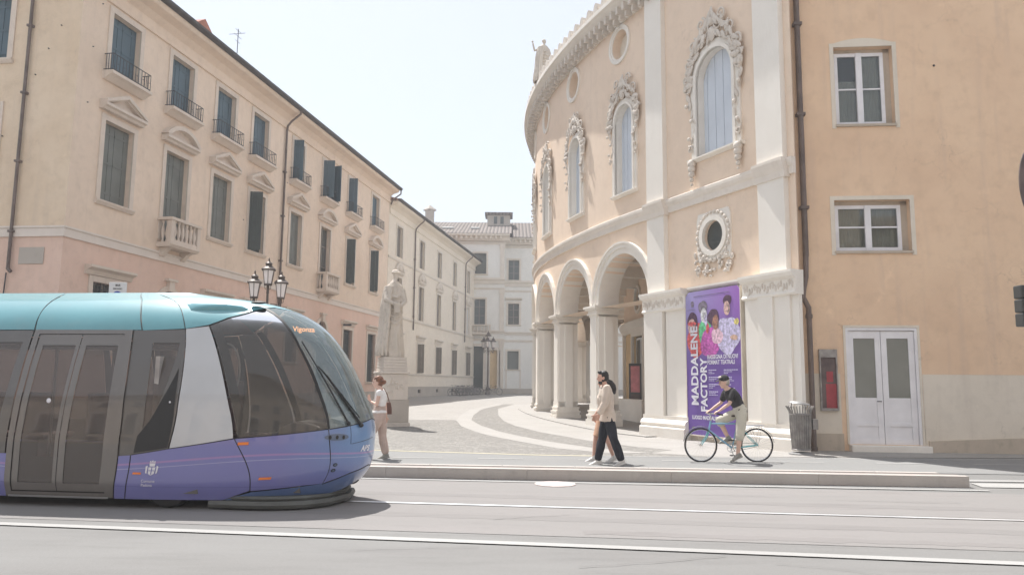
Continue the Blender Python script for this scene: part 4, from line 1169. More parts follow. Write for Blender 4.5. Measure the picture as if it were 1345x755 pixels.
mb.prism(pr, -.07, 0); mb.box(-.1, .72, -.05, 0, 0, .5); mb.build('plinth', M['base'], hs)
mb = WB(FH); mb.box(-.3, .7, -.014, 0, .5, 1.9); mb.build('dado', M['dado'], hs)
for j, (a, b, c, d) in enumerate(hh):
    if j == 2: continue
    mb = WB(FH); w_ = .1
    mb.box(a - w_, a, -.012, .01, c - w_, d + w_); mb.box(b, b + w_, -.012, .01, c - w_, d + w_)
    if j == 0:
        k = 8
        for i in range(k):
            x0 = a + (b - a) * i / k; x1 = a + (b - a) * (i + 1) / k; zz = lambda q: d - .0 + .12 * (1 - ((q - a) / (b - a) * 2 - 1) ** 2)
            mb.prism([(x0, d), (x1, d), (x1, zz(x1) + w_), (x0, zz(x0) + w_)], -.014, .01)
    else: mb.box(a, b, -.012, .01, d, d + w_)
    w = mb.build('window', M['dado'], hs)
    mb = WB(FH); mb.box(a - .02, b + .02, -.05, .3, c - .06, c + .0); mb.build('sill', M['base'], w)
    y = .16
    mb = WB(FH); f = .085; m_ = (a + b) / 2
    a1, b1, c1, d1 = a + .05, b - .16, c + .03, d - .1
    m_ = (a1 + b1) / 2
    mb.box(a1, a1 + f, y, y + .07, c1, d1); mb.box(b1 - f, b1, y, y + .07, c1, d1); mb.box(m_ - .07, m_ + .07, y - .02, y + .07, c1, d1)
    for p, q in ((a1 + f, m_ - .07), (m_ + .07, b1 - f)):
        mb.box(p, q, y + .002, y + .07, c1, c1 + f); mb.box(p, q, y + .002, y + .07, d1 - f, d1)
        zc = c1 + (d1 - c1) * (.5 if j == 0 else .52); mb.box(p, q, y + .02, y + .06, zc - .018, zc + .018)
    mb.build('casement', M['whitepaint'], w)
    mb = WB(FH); mb.box(a1 + f, b1 - f, y + .04, y + .05, c1 + f, d1 - f); mb.build('pane', M['netpane'] if 'netpane' in M else M['pane'], w)
    mb = WB(FH); mb.box(a - .01, b + .01, .335, .345, c - .01, d + .14); mb.build('backing', M['dark'], w)
    mb = WB(FH); mb.box(b1, b, y + .03, .335, c, d); mb.box(a, b, y + .03, .335, d1, d); mb.build('blind_box', M['base'], w)
    for q_, (p, q, lo_z) in enumerate(((a1 + f, m_ - .07, c1 + f), (m_ + .07, b1 - f, c1 + f))):
        mb = WB(FH); n_ = 22; hi_z = d1 - f if (q_ or j != 0) else c1 + (d1 - c1) * .62
        for i_ in range(n_):
            x0_ = p - .03 + (q - p + .06) * i_ / n_; x1_ = p - .03 + (q - p + .06) * (i_ + 1) / n_
            mb.quad((x0_, .285 + .014 * sin(i_ * 1.9), lo_z - .03), (x1_, .285 + .014 * sin((i_ + 1) * 1.9), lo_z - .03), (x1_, .285 + .014 * sin((i_ + 1) * 1.9), hi_z + .02), (x0_, .285 + .014 * sin(i_ * 1.9), hi_z + .02))
        mb.build('curtain', M['curtain'], w)
# door
a, b, c, d = hh[2]
mb = WB(FH); surround(mb, a, b, c, d, .05, .02); dr = mb.build('door', M['dado'], hs)
mb = WB(FH); mb.box(a - .02, b + .12, -.22, .1, .04, .25); mb.build('doorstep', M['white'], dr, bevel=.012)
mb = WB(FH); mb.box(a, a + .06, .0, .12, c, d); mb.box(b - .06, b, .0, .12, c, d); mb.box(a + .06, b - .06, .0, .12, d - .07, d); mb.build('door_frame', M['whitepaint'], dr)
m_ = (a + b) / 2
for p, q in ((a + .065, m_ - .006), (m_ + .006, b - .065)):
    mb = WB(FH); y = .05; f = .13
    mb.box(p, p + f, y, y + .05, c, d - .08); mb.box(q - f, q, y, y + .05, c, d - .08)
    mb.box(p + f, q - f, y, y + .05, d - .26, d - .08); mb.box(p + f, q - f, y + .001, y + .05, c, c + .13); mb.box(p + f, q - f, y, y + .05, c + .42, c + .5)
    mb.box(p + f, q - f, y + .022, y + .045, c + .13, c + .42); mb.box(p + f, q - f, y + .018, y + .045, c + .5, c + 1.08)
    lf = mb.build('door_leaf', M['whitepaint'], dr, bevel=.004)
    mb = WB(FH); mb.box(p + f, q - f, y + .025, y + .035, c + 1.08, d - .26); mb.build('pane', M['doorpane'], lf)
mb = WB(FH); mb.tube([(m_ - .06, .03, c + 1.0), (m_ - .06, -.0, c + 1.0), (m_ - .16, -.0, c + 1.0)], .012, 6); mb.build('handle', M['iron'], dr)
pipe(FH, hs, -.0, 13.2, 4.7, pr=.1, r=.068, swan=0.)
mb = WB(FH); mb.tube([(-.0, -.1, 4.75), (-.02, -.1, 4.2), (-.1, -.16, 3.9), (-.12, -.16, 3.7), (.0, -.16, 3.45), (.0, -.16, 3.2), (.0, -.16, .12)], .062, 10); mb.build('downpipe', M['pipe'], hs)
mb = WB(FH); mb.lathe([(.08, 0), (.085, .05), (.08, .1)], (0, -.16, 3.2), 10); mb.build('pipe_collar', M['pipe'], hs)
mb = WB(FH); mb.lathe([(.08, 0), (.085, .05), (.08, .1)], (0, -.16, .1), 10); mb.build('pipe_collar', M['pipe'], hs)
mb = WB(FH); mb.prof([(.05, 13.0), (-.2, 13.1), (-.6, 13.2), (-.6, 13.35), (.05, 13.35)], -.4, 22); mb.build('cornice', M['white'], hs)
mb = WB(FH); mb.quad((-.4, .0, 0), (-.4, 9, 0), (-.4, 9, 13.2), (-.4, 0, 13.2)); mb.quad((22, 0, 0), (22, 9, 0), (22, 9, 13.2), (22, 0, 13.2)); mb.quad((-.4, 9, 0), (22, 9, 0), (22, 9, 13.2), (-.4, 9, 13.2)); mb.build('wall', M['house'], hs)
roof('roof', FH, -.4, 22.1, -.6, 9.3, 13.4, 1.6, M['rooftile'], hs)
for x_, z_, r_2 in ((3.25, 9.45, .03), (3.6, 11.9, .02), (5.1, 6.9, .02), (6.2, 8.8, .02)):
    mb = WB(FH); mb.ball((x_, -.01, z_), r_2, .02, r_2, 6, 5); mb.build('wall_mark', M['iron'], hs)
# ------------------------------------------------------------------ the tram: one skin function, panels cut out of it
def itab(tab, z):
    if z <= tab[0][0]: return tab[0][1]
    for (a, b), (c, d) in zip(tab, tab[1:]):
        if z <= c: return b + (d - b) * (z - a) / (c - a)
    return tab[-1][1]
def stab(tab, z, h=.06): return sum(itab(tab, z + k * h) for k in (-1, -.5, 0, .5, 1)) / 5
TRN = (-1.88, 10.455, 0); TRA = radians(6.69); NA0 = 3.6; NTM = 4.6; TIP = 1.0; ZT = 2.83
WT = [(.12, 1.03), (.3, 1.1), (.85, 1.1), (1.3, 1.04), (1.8, .92), (2.25, .78), (2.42, .69), (2.56, .56), (2.67, .4), (2.76, .22), (2.81, .09), (2.83, .0)]
LT = [(.12, -.35), (.3, -.16), (.45, -.05), (.6, 0), (.95, 0.02), (1.15, -.02), (1.4, -.13), (1.6, -.22), (1.8, -.32), (2., -.45), (2.15, -.56), (2.3, -.7), (2.45, -.9), (2.57, -1.15), (2.67, -1.5), (2.75, -2.), (2.81, -2.7), (2.83, -2.9)]
def skin0(t, z):
    flip = 1
    if t > TIP: t = 2 * TIP - t; flip = -1
    W = stab(WT, z); L = stab(LT, z)
    if t <= -NA0: u, v = t, -W
    else:
        ph = (t + NA0) / NTM * pi / 2
        v = -W * max(0, cos(ph)) ** .8; u = -NA0 + (L + NA0) * max(0, sin(ph)) ** .8
    return V((u, v * flip, z))
def skin(t, z, off=0.):
    p = skin0(t, z)
    if not off: return p
    e = .03
    a = skin0(t + e, z) - skin0(t - e, z); z1 = min(z + e, ZT); z0 = max(z - e, .12)
    b = skin0(t, z1) - skin0(t, z0)
    n = a.cross(b)
    if n.length < 1e-9: n = V((0, 0, 1))
    n.normalize()
    return p + n * off
def panel(mb, poly, off=.0, ct=.09, cz=.07, mirror=False):
    t0 = min(p[0] for p in poly); t1 = max(p[0] for p in poly); z0 = min(p[1] for p in poly); z1 = max(p[1] for p in poly)
    cuts = [t0]
    t = t0
    while t < t1 - 1e-6:
        st = ct if t > -NA0 - .01 and t < 2 * TIP + NA0 else .6
        t2 = t + st
        if t < -NA0 < t2 - 1e-6: t2 = -NA0
        t = min(t2, t1); cuts.append(t)
    nz = max(1, int(math.ceil((z1 - z0) / cz)))
    for a, b in zip(cuts, cuts[1:]):
        q = clip(clip(poly, 0, a, True), 0, b, False)
        if len(q) < 3: continue
        for j in range(nz):
            c, d = z0 + (z1 - z0) * j / nz, z0 + (z1 - z0) * (j + 1) / nz
            r = clip(clip(q, 1, c, True), 1, d, False) if q else []
            if len(r) < 3: continue
            rr_ = []
            for p in r:
                if not rr_ or (abs(p[0] - rr_[-1][0]) + abs(p[1] - rr_[-1][1])) > 1e-6: rr_.append(p)
            if len(rr_) > 2 and abs(rr_[0][0] - rr_[-1][0]) + abs(rr_[0][1] - rr_[-1][1]) < 1e-6: rr_.pop()
            if len(rr_) < 3: continue
            if mirror: rr_ = [(2 * TIP - p[0], p[1]) for p in rr_]
            mb.add([tuple(skin(p[0], p[1], off)) for p in rr_], [tuple(range(len(rr_)))], True)
def both(name, poly, m, parent, off=.0, sides=(False, True), label=None):
    o = None
    for s_ in sides:
        mb = MB(); panel(mb, poly, off, mirror=s_); x = mb.build(name, m, parent, merge=True, recalc=False); o = o or x
        if label: x['label'] = label
    return o
def car_paint(name, col, rough=.28, metal=.0, var=0.06):
    m, nt, b = newmat(name); b.inputs['Roughness'].default_value = rough; b.inputs['Metallic'].default_value = metal
    b.inputs['Coat Weight'].default_value = .8; b.inputs['Coat Roughness'].default_value = .03
    vec = coords(nt, True); c = mix(nt, mulf(nt, noise_fac(nt, vec, 1.2, 5), 1.), [x * (1 - var) for x in col], [x * (1 + var) for x in col])
    dz = coords(nt, True, (1.5, 1.5, 1.5))
    c = mix(nt, mulf(nt, noise_fac(nt, dz, 3, 8, .55, .75, .7), .12), c, (.33, .3, .27))
    nt.links.new(c, b.inputs['Base Color']); return m
M['t_purple'] = None
def purple():
    """violet livery that turns to sky blue towards the nose, with fine printed ribbons"""
    m, nt, b = newmat('violet_livery'); b.inputs['Roughness'].default_value = .3; b.inputs['Coat Weight'].default_value = 1; b.inputs['Coat Roughness'].default_value = .02
    tc = N(nt, 'ShaderNodeTexCoord'); sp = N(nt, 'ShaderNodeSeparateXYZ'); nt.links.new(tc.outputs['Object'], sp.inputs[0])
    r = N(nt, 'ShaderNodeMapRange'); r.inputs['From Min'].default_value = -.95; r.inputs['From Max'].default_value = .0; nt.links.new(sp.outputs[0], r.inputs['Value'])
    r2 = N(nt, 'ShaderNodeMapRange'); r2.inputs['From Min'].default_value = .2; r2.inputs['From Max'].default_value = .8; nt.links.new(sp.outputs[2], r2.inputs['Value'])
    mu = N(nt, 'ShaderNodeMath', operation='MULTIPLY'); nt.links.new(r.outputs[0], mu.inputs[0]); nt.links.new(r2.outputs[0], mu.inputs[1])
    c = mix(nt, mu.outputs[0], (.17, .175, .43), (.13, .26, .48))
    # ribbons: thin curves z = a + b*sin(x)
    for a, bb, fq, ph, wd, col, st in ((.60, .09, 1.0, 2.2, .016, (.42, .22, .45), .55), (.55, .085, 1.0, 2.05, .006, (.42, .44, .62), .6), (.30, .02, .7, 0, .004, (.1, .11, .3), .7)):
        si = N(nt, 'ShaderNodeMath', operation='MULTIPLY_ADD'); nt.links.new(sp.outputs[0], si.inputs[0]); si.inputs[1].default_value = fq; si.inputs[2].default_value = ph
        sn = N(nt, 'ShaderNodeMath', operation='SINE'); nt.links.new(si.outputs[0], sn.inputs[0])
        ma = N(nt, 'ShaderNodeMath', operation='MULTIPLY_ADD'); nt.links.new(sn.outputs[0], ma.inputs[0]); ma.inputs[1].default_value = -bb; ma.inputs[2].default_value = -a
        ad = N(nt, 'ShaderNodeMath', operation='ADD'); nt.links.new(ma.outputs[0], ad.inputs[0]); nt.links.new(sp.outputs[2], ad.inputs[1])
        ab = N(nt, 'ShaderNodeMath', operation='ABSOLUTE'); nt.links.new(ad.outputs[0], ab.inputs[0])
        rr_ = N(nt, 'ShaderNodeMapRange'); rr_.inputs['From Min'].default_value = wd; rr_.inputs['From Max'].default_value = wd * .5; rr_.inputs['To Max'].default_value = st
        nt.links.new(ab.outputs[0], rr_.inputs['Value']); c = mix(nt, rr_.outputs[0], c, col)
    vec = coords(nt, True); c = mix(nt, mulf(nt, noise_fac(nt, vec, 4, 8, .55, .75, .7), .14), c, (.3, .28, .3))
    nt.links.new(c, b.inputs['Base Color']); return m
M['t_purple'] = purple()
M['t_turq'] = car_paint('turquoise_paint', (.095, .285, .33), .35)
M['t_turqtop'] = car_paint('pale_turquoise_paint', (.115, .32, .37), .35)
M['t_white'] = car_paint('silver_white_paint', (.50, .52, .545), .35)
M['t_frame'] = car_paint('charcoal_frame_paint', (.10, .094, .088), .35)
M['t_door'] = car_paint('grey_door_paint', (.15, .14, .132), .35)
M['t_black'] = plain('black_rubber', (.02, .02, .021), .6)
M['t_bump'] = plain('grey_bumper_plastic', (.10, .105, .098), .6, var=.15, vs=4)
M['t_chin'] = car_paint('blue_chin_paint', (.10, .16, .34), .3)
M['t_glass'] = glassy('smoked_glass', (.58, .53, .50), .42, fill=(.22, .195, .18))
M['t_wind'] = glassy('windscreen_glass', (.72, .80, .80), .34, fill=(.38, .49, .51), coat=1.8)  # pale blue fill paints in the sky reflected by the sloping glass
M['t_cab'] = glassy('cab_glass', (.60, .575, .55), .34, fill=(.20, .19, .175))
M['t_metal'] = plain('brushed_metal', (.55, .55, .55), .35, .9)
M['t_int'] = plain('tram_interior', (.34, .32, .31), .8, var=.2)
M['t_seat'] = plain('seat_fabric', (.17, .12, .12), .9, var=.3)
M['t_floor'] = plain('tram_floor', (.12, .115, .11), .8)
M['t_orange'] = plain('orange_reflector', (.80, .22, .04), .3)
M['t_led'] = plain('led_text', (.9, .35, .1), .5, emit=(1, .40, .14), es=.7)
M['t_lamp'] = plain('headlamp_lens', (.13, .17, .25), .1)
M['w_mark'] = plain('white_marking', (.72, .72, .78), .5)
tram = thing('tram', 'rubber tyred tram, turquoise above and violet below, with sloping glass nose', 'tram', TRN, -TRA)
BACK = -9.2
# skirt panels
SK = [(-4.45, .12), (BACK, .12), (BACK, .655), (-4.45, .655)]
both('side_panel', SK, M['t_purple'], tram)
both('side_panel', [(-3.235, .12), (-3.235, .65), (-3.13, .66), (-3.13, .12)], M['t_purple'], tram)
both('side_panel', [(-3.12, .12), (-3.12, .665), (-2.76, .745), (-2.015, .875), (-2.0, .86), (-1.62, .24), (-1.91, .13), (-1.95, .12)], M['t_purple'], tram)
both('door_panel', [(-2.005, .876), (-1.99, .88), (-.54, .99), (-.53, .91), (-.36, .31), (-.74, .295), (-1.6, .235)], M['t_purple'], tram)
mb = MB(); panel(mb, [(-.53, .99), (-.35, .31), (-.27, .33), (.25, .43), (TIP, .5), (1.75, .43), (2.27, .33), (2.35, .31), (2.53, .99), (1.72, 1.05), (TIP, 1.1), (.28, 1.05)]); nose = mb.build('nose_panel', M['t_purple'], tram, merge=True, recalc=False)
mb = MB(); panel(mb, [(-1.91, .122), (-1.58, .222), (-.74, .284), (-.27, .318), (.25, .418), (TIP, .488), (1.75, .418), (2.27, .318), (2.74, .284), (3.58, .222), (3.91, .122), (3., .14), (2.2, .15), (1.6, .2), (TIP, .3), (.45, .2), (-.13, .15), (-1., .14)], .004); mb.build('chin_panel', M['t_chin'], tram, merge=True, recalc=False)
# white wedge, roof
both('white_panel', [(-2.555, 2.265), (-2.2, 2.305), (-2.03, .885), (-2.745, .755)], M['t_white'], tram, .002)
rfl = [(-2.57, 2.27), (-2.2, 2.325), (-1.8, 2.43), (-1.13, 2.53), (-.53, 2.585), (0, 2.6), (.57, 2.565), (TIP, 2.52)]
rff = rfl + [(2 * TIP - a, b) for a, b in rfl[::-1][1:]]
mb = MB(); panel(mb, [(-2.56, ZT)] + rff + [(2 * TIP + 2.56, ZT)], .0, cz=.025); fr_ = mb.build('front_roof', M['t_turqtop'], tram, merge=True, recalc=False)
for a, b in ((BACK, -7.3), (-7.29, -4.475), (-4.465, -3.14), (-3.13, -2.575)):
    dx = -.12 if b > -5 else 0
    both('roof_panel', [(a, 2.245), (b, 2.25 if b < -2.6 else 2.27), (b + (-.12 if b > -5 and b < -2.6 else 0), ZT), (a + (-.12 if a > -5 else 0), ZT)], M['t_turq'], tram)
# door seams of the roof show the dark shell just inside
def blister(sgn):
    mb = MB(); k = 12; secs = []
    for i in range(k + 1):
        f = i / k; t = -2.4 + 1.3 * f; h = .055 * sin(pi * min(1, max(0, f))) ** .4 + .001
        row = []
        for j in range(9):
            g = j / 8; z = 2.53 + .1 * g + .012 * f; row.append(skin(t if sgn else 2 * TIP - t, z, h * sin(pi * g) ** .5 + .001))
        secs.append(row)
    vs = [tuple(p) for r in secs for p in r]; fs = [(i * 9 + j, i * 9 + j + 1, (i + 1) * 9 + j + 1, (i + 1) * 9 + j) for i in range(k) for j in range(8)]
    mb.add(vs, fs, True); mb.build('roof_fairing', M['t_turqtop'], tram)
blister(True); blister(False)
# dark structure around the windows (behind the glass line) ; frames with real openings
def ring(outer_, inner_, name, m, off=0., parent=tram, sides=(False, True)):
    """frame between two quads (t,z) given in the same order"""
    o = None
    for s_ in sides:
        mb = MB(); n = len(outer_)
        for i in range(n):
            j = (i + 1) % n
            panel(mb, [outer_[i], outer_[j], inner_[j], inner_[i]], off, mirror=s_)
        x = mb.build(name, m, parent, merge=True, recalc=False); o = o or x
    return o
def win(o_, i_, name='window', gm='t_glass', fm='t_frame', off=-.004, sides=(False, True)):
    f = ring(o_, i_, name, M[fm], off, tram, sides)
    for s_ in sides:
        mb = MB(); panel(mb, i_, off - .006, mirror=s_); mb.build('pane', M[gm], f, merge=True, recalc=False)
    return f
win([(-7.2, .66), (-4.475, .66), (-4.475, 2.24), (-7.2, 2.24)], [(-7.0, .98), (-4.62, .98), (-4.58, 2.08), (-7.0, 2.08)])
win([(BACK, .66), (-7.22, .66), (-7.22, 2.24), (BACK, 2.24)], [(-9.1, .98), (-7.4, .98), (-7.4, 2.08), (-9.1, 2.08)])
# doors, only on the near side do they stand out; both sides are built alike
dz0, dz1 = .17, 2.235
DW = {}
for s_ in (False, True):
    mb = MB()
    for q in ([(-4.44, dz0 - .04), (-4.44, 2.245), (-4.36, 2.245), (-4.36, dz0 - .04)], [(-3.32, dz0 - .04), (-3.32, 2.245), (-3.24, 2.245), (-3.24, dz0 - .04)], [(-4.36, 2.19), (-4.36, 2.245), (-3.32, 2.245), (-3.32, 2.19)], [(-4.36, dz0 - .04), (-4.36, dz0 + .02), (-3.32, dz0 + .02), (-3.32, dz0 - .04)]): panel(mb, q, .012, mirror=s_)
    dd = mb.build('door', M['t_door'], tram, merge=True, recalc=False)
    for a, b in ((-4.355, -3.745), (-3.735, -3.325)):
        mb = MB(); g = .05
        for q in ([(a, .2), (a, 2.185), (a + g + .04, 2.185), (a + g + .04, .2)], [(b - g, .2), (b - g, 2.185), (b, 2.185), (b, .2)], [(a + g + .04, 2.04), (a + g + .04, 2.185), (b - g, 2.185), (b - g, 2.04)], [(a + g + .04, .2), (a + g + .04, .3), (b - g, .3), (b - g, .2)]): panel(mb, q, .0, mirror=s_)
        lf = mb.build('door_leaf', M['t_door'], dd, merge=True, recalc=False)
        mb = MB(); panel(mb, [(a + g + .04, .3), (b - g, .3), (b - g, 2.04), (a + g + .04, 2.04)], -.008, mirror=s_); mb.build('pane', M['t_glass'], dd, merge=True, recalc=False)
    mb = MB(); panel(mb, [(-4.40, .125), (-3.28, .125), (-3.28, .15), (-4.40, .15)], .028, mirror=s_); mb.build('door_sill', M['t_metal'], dd, merge=True)
    for a, c, r in ((-3.97, 1.32, .032), (-2.77, 1.32, .014)):
        p = skin(a if not s_ else 2 * TIP - a, c, .006); mb = MB(); mb.ball(tuple(p), r, .006, r, 14, 6); mb.build('button', M['w_mark'], dd)
# small window ahead of the door with its dark diagonal corner
win([(-3.12, .67), (-2.765, .75), (-2.565, 2.26), (-3.12, 2.245)], [(-3.04, 1.0), (-2.98, 1.0), (-2.66, 2.08), (-3.0, 2.08)])
both('corner_panel', [(-3.1, .69), (-2.77, .76), (-2.68, 1.75), (-2.98, 1.08), (-3.08, .9)], M['t_black'], tram, .001)
both('body_post', [(-3.24, .64), (-3.12, .64), (-3.12, 2.25), (-3.24, 2.245)], M['t_frame'], tram, -.006)
# driver's side glass and pillar
cab = [(-2.18, 2.315), (-1.8, 2.415), (-1.13, 2.515), (-.62, 2.56), (-.63, 2.35), (-.67, 2.05), (-.63, 1.7), (-.575, 1.3), (-.55, 1.0), (-1.96, .895), (-2.0, .95)]
for s_ in (False, True):
    mb = MB(); panel(mb, cab, -.003, mirror=s_); cg = mb.build('side_window', M['t_cab'], tram, merge=True, recalc=False)
    mb = MB()
    A_ = [(-.615, 2.57), (-.625, 2.35), (-.665, 2.05), (-.625, 1.7), (-.57, 1.3), (-.545, 1.0)]
    B_ = [(-.45, 2.58), (-.565, 2.35), (-.60, 2.05), (-.545, 1.7), (-.5, 1.3), (-.505, 1.0)]
    for i in range(5): panel(mb, [A_[i], A_[i + 1], B_[i + 1], B_[i]], .003, mirror=s_)
    mb.build('pillar', M['t_black'], tram, merge=True, recalc=False)
    mb = MB(); panel(mb, [(-2.17, 2.3), (-2.02, 2.34), (-1.88, .92), (-1.98, .9)], -.012, mirror=s_); mb.build('pillar', M['t_black'], tram, merge=True, recalc=False)
# windscreen
WS = [(-.445, 2.58), (-.56, 2.35), (-.595, 2.05), (-.54, 1.7), (-.495, 1.3), (-.5, 1.0), (.28, 1.06), (TIP, 1.11)]
wsl = [(-.445, 2.58), (0, 2.588), (.57, 2.553), (TIP, 2.508)]
poly = WS + [(2 * TIP - a, b) for a, b in WS[::-1][1:]] + [(2 * TIP - a, b) for a, b in wsl[1:]] + wsl[::-1][1:-1]
mb = MB(); panel(mb, poly, -.002, ct=.06, cz=.05); ws = mb.build('windscreen', M['t_wind'], tram, merge=True, recalc=False)
# shell just inside the panels (seen through gaps), ends, underside
mb = MB()
panel(mb, [(BACK, .13), (-2.0, .13), (-2.0, .62), (BACK, .62)], -.03); panel(mb, [(BACK, .13), (-2.0, .13), (-2.0, .62), (BACK, .62)], -.03, mirror=True)
panel(mb, [(-2.0, .2), (4., .2), (4., .84), (2.4, .93), (TIP, 1.0), (-.4, .93), (-2, .82)], -.04)
mb.build('inner_shell', M['t_black'], tram, merge=True)
mb = MB(); panel(mb, [(BACK, 2.3), (-2.2, 2.3), (-2.2, ZT), (BACK, ZT)], -.04); panel(mb, [(BACK, 2.3), (-2.2, 2.3), (-2.2, ZT), (BACK, ZT)], -.04, mirror=True); mb.build('ceiling', M['t_int'], tram, merge=True)
mb = MB(); mb.box(BACK, -1.9, -1.0, 1.0, .2, .34); mb.box(-1.9, -.7, -.7, .7, .2, .35); mb.build('floor', M['t_floor'], tram)
mb = MB(); mb.quad((BACK, -1.05, .15), (BACK, 1.05, .15), (BACK, .8, 2.4), (BACK, -.8, 2.4)); mb.build('end_wall', M['t_int'], tram)
# interior fittings
for x, y in ((-5.2, -.62), (-6.0, -.62), (-6.8, -.62), (-5.2, .62), (-6.0, .62), (-6.8, .62), (-4.1, .62), (-3.4, .62), (-8, .6), (-8, -.6)):
    mb = MB(); mb.box(x - .22, x + .22, y - .4, y + .3, .72, .8); mb.box(x - .25, x - .17, y - .4, y + .3, .8, 1.4); mb.box(x - .15, x + .15, y - .06, y + .06, .34, .72); mb.build('seat', M['t_seat'], tram, bevel=.03)
for x, y in ((-4.4, -.4), (-3.25, -.4), (-5.6, -.3), (-6.5, .3), (-3.8, .1)):
    mb = MB(); mb.tube([(x, y, .34), (x, y, 2.3)], .018, 8); mb.build('grab_pole', M['t_metal'], tram)
mb = MB(); mb.tube([(-9, -.45, 2.05), (-2.6, -.45, 2.05)], .018, 8); mb.tube([(-9, .45, 2.05), (-2.6, .45, 2.05)], .018, 8); mb.build('handrail', M['t_metal'], tram)
mb = MB(); mb.box(-2.6, -2.54, -.95, .1, .34, 1.9); mb.box(-2.6, -2.54, .6, .95, .34, 2.1); mb.build('cab_partition', M['t_int'], tram)
mb = MB(); mb.prism([(-1.15, .36), (-.6, .4), (-.42, .88), (-.5, 1.02), (-.85, 1.08), (-1.05, 1.0)], -.62, .62); mb.build('dashboard', M['t_int'], tram, bevel=.02)
mb = MB(); mb.box(-2.0, -1.5, -.26, .26, .75, .88); mb.box(-2.08, -1.95, -.24, .24, .88, 1.6); mb.box(-1.8, -1.7, -.08, .08, .34, .75); mb.build('driver_seat', M['t_seat'], tram, bevel=.04)
mb = MB(); pts = [(-1.72 + .0 * sin(q), -.905 + .0, 1.72) for q in (0,)]
k = 28; mb.tube([(-1.8 + .2 * cos(2 * pi * i / k), -.66, 1.72 + .36 * sin(2 * pi * i / k)) for i in range(k)], .014, 6, closed=True); mb.build('cab_mirror_ring', M['t_metal'], tram)
# destination sign behind the windscreen
p = skin(-.30, 2.33, -.05); a = skin(.25, 2.33, -.05); X_ = (a - p).normalized(); Z_ = skin(-.05, 2.4) - skin(-.05, 2.26); nn = X_.cross(Z_).normalized(); Y_ = nn.cross(X_)
def tram_text(name, s, t, z, size, m, off=.006, par=None, adv=.2, bold=0., sx=1., shear=0):
    p = skin(t, z, off); a = skin(t + adv, z, off); X = (a - p).normalized(); Z = (skin(t, z + .08) - skin(t, z - .04)); n = X.cross(Z).normalized(); Y = n.cross(X)
    mt = Matrix(((X.x, Y.x, n.x, p.x), (X.y, Y.y, n.y, p.y), (X.z, Y.z, n.z, p.z), (0, 0, 0, 1)))
    cu = bpy.data.curves.new(name, 'FONT'); cu.body = s; cu.size = size; cu.extrude = .001; cu.offset = bold; cu.shear = shear
    o = bpy.data.objects.new(name, cu); COL.objects.link(o); dg = bpy.context.evaluated_depsgraph_get(); dg.update()
    me = bpy.data.meshes.new_from_object(o.evaluated_get(dg)); bpy.data.objects.remove(o)
    me.transform(mt @ Matrix.Diagonal((sx, 1, 1, 1))); o = bpy.data.objects.new(name, me); COL.objects.link(o); me.materials.clear(); me.materials.append(m); o.parent = par or tram
    return o
pA = skin(-.47, 2.30, -.06); pB = skin(.1, 2.30, -.06); Xd = (pB - pA); Xd.z = 0; Xd.normalize(); Yd = V((0, 0, 1)) + Xd.cross(V((0, 0, 1))) * -.25; Yd.normalize(); Nd = Xd.cross(Yd)
cu = bpy.data.curves.new('destination_text', 'FONT'); cu.body = 'Vigonza'; cu.size = .098; cu.extrude = .001; cu.offset = .002
tob = bpy.data.objects.new('destination_text', cu); COL.objects.link(tob); dg = bpy.context.evaluated_depsgraph_get(); dg.update()
tme = bpy.data.meshes.new_from_object(tob.evaluated_get(dg)); bpy.data.objects.remove(tob)
tme.transform(Matrix(((Xd.x, Yd.x, Nd.x, pA.x), (Xd.y, Yd.y, Nd.y, pA.y), (Xd.z, Yd.z, Nd.z, pA.z), (0, 0, 0, 1))) @ Matrix.Diagonal((.95, 1, 1, 1)))
tob = bpy.data.objects.new('destination_text', tme); COL.objects.link(tob); tme.materials.append(M['t_led']); tob.parent = ws
tram_text('logo_lettering', 'APS', .42, .70, .10, M['w_mark'], .005, nose, .2, bold=.004, sx=1.0, shear=.3)
lg = tram_text('crest_lettering', 'Comune\nPadova', -2.98, .335, .05, M['w_mark'], .005, tram, .2)
mb = MB()
def flat(poly, m, name, par, off=.005, mirror=False):
    mb = MB(); panel(mb, poly, off, ct=.03, cz=.03, mirror=mirror); return mb.build(name, m, par, merge=True, recalc=False)
cr = flat([(-2.93, .44), (-2.90, .42), (-2.87, .44), (-2.865, .52), (-2.935, .52)], M['w_mark'], 'crest', tram)
for q in ([(-2.925, .53), (-2.875, .53), (-2.87, .57), (-2.93, .57)], [(-2.93, .58), (-2.87, .58), (-2.875, .6), (-2.89, .585), (-2.9, .61), (-2.91, .585), (-2.925, .6)], [(-2.96, .45), (-2.945, .44), (-2.945, .54), (-2.965, .53)], [(-2.855, .44), (-2.84, .45), (-2.835, .53), (-2.855, .54)]): flat(q, M['w_mark'], 'crest', cr)
for q in ([(-2.905, .43), (-2.895, .43), (-2.895, .52), (-2.905, .52)], [(-2.93, .475), (-2.87, .475), (-2.87, .483), (-2.93, .483)]): flat(q, M['t_purple'], 'crest_cross', cr, .007)
for q in ([(-1.96, .80), (-1.82, .805), (-1.82, .84), (-1.96, .835)], [(-1.58, .375), (-1.40, .38), (-1.40, .41), (-1.58, .405)], [(-3.08, .43), (-3.0, .43), (-3.0, .455), (-3.08, .455)]):
    flat(q, M['t_orange'], 'side_reflector', tram, .008)
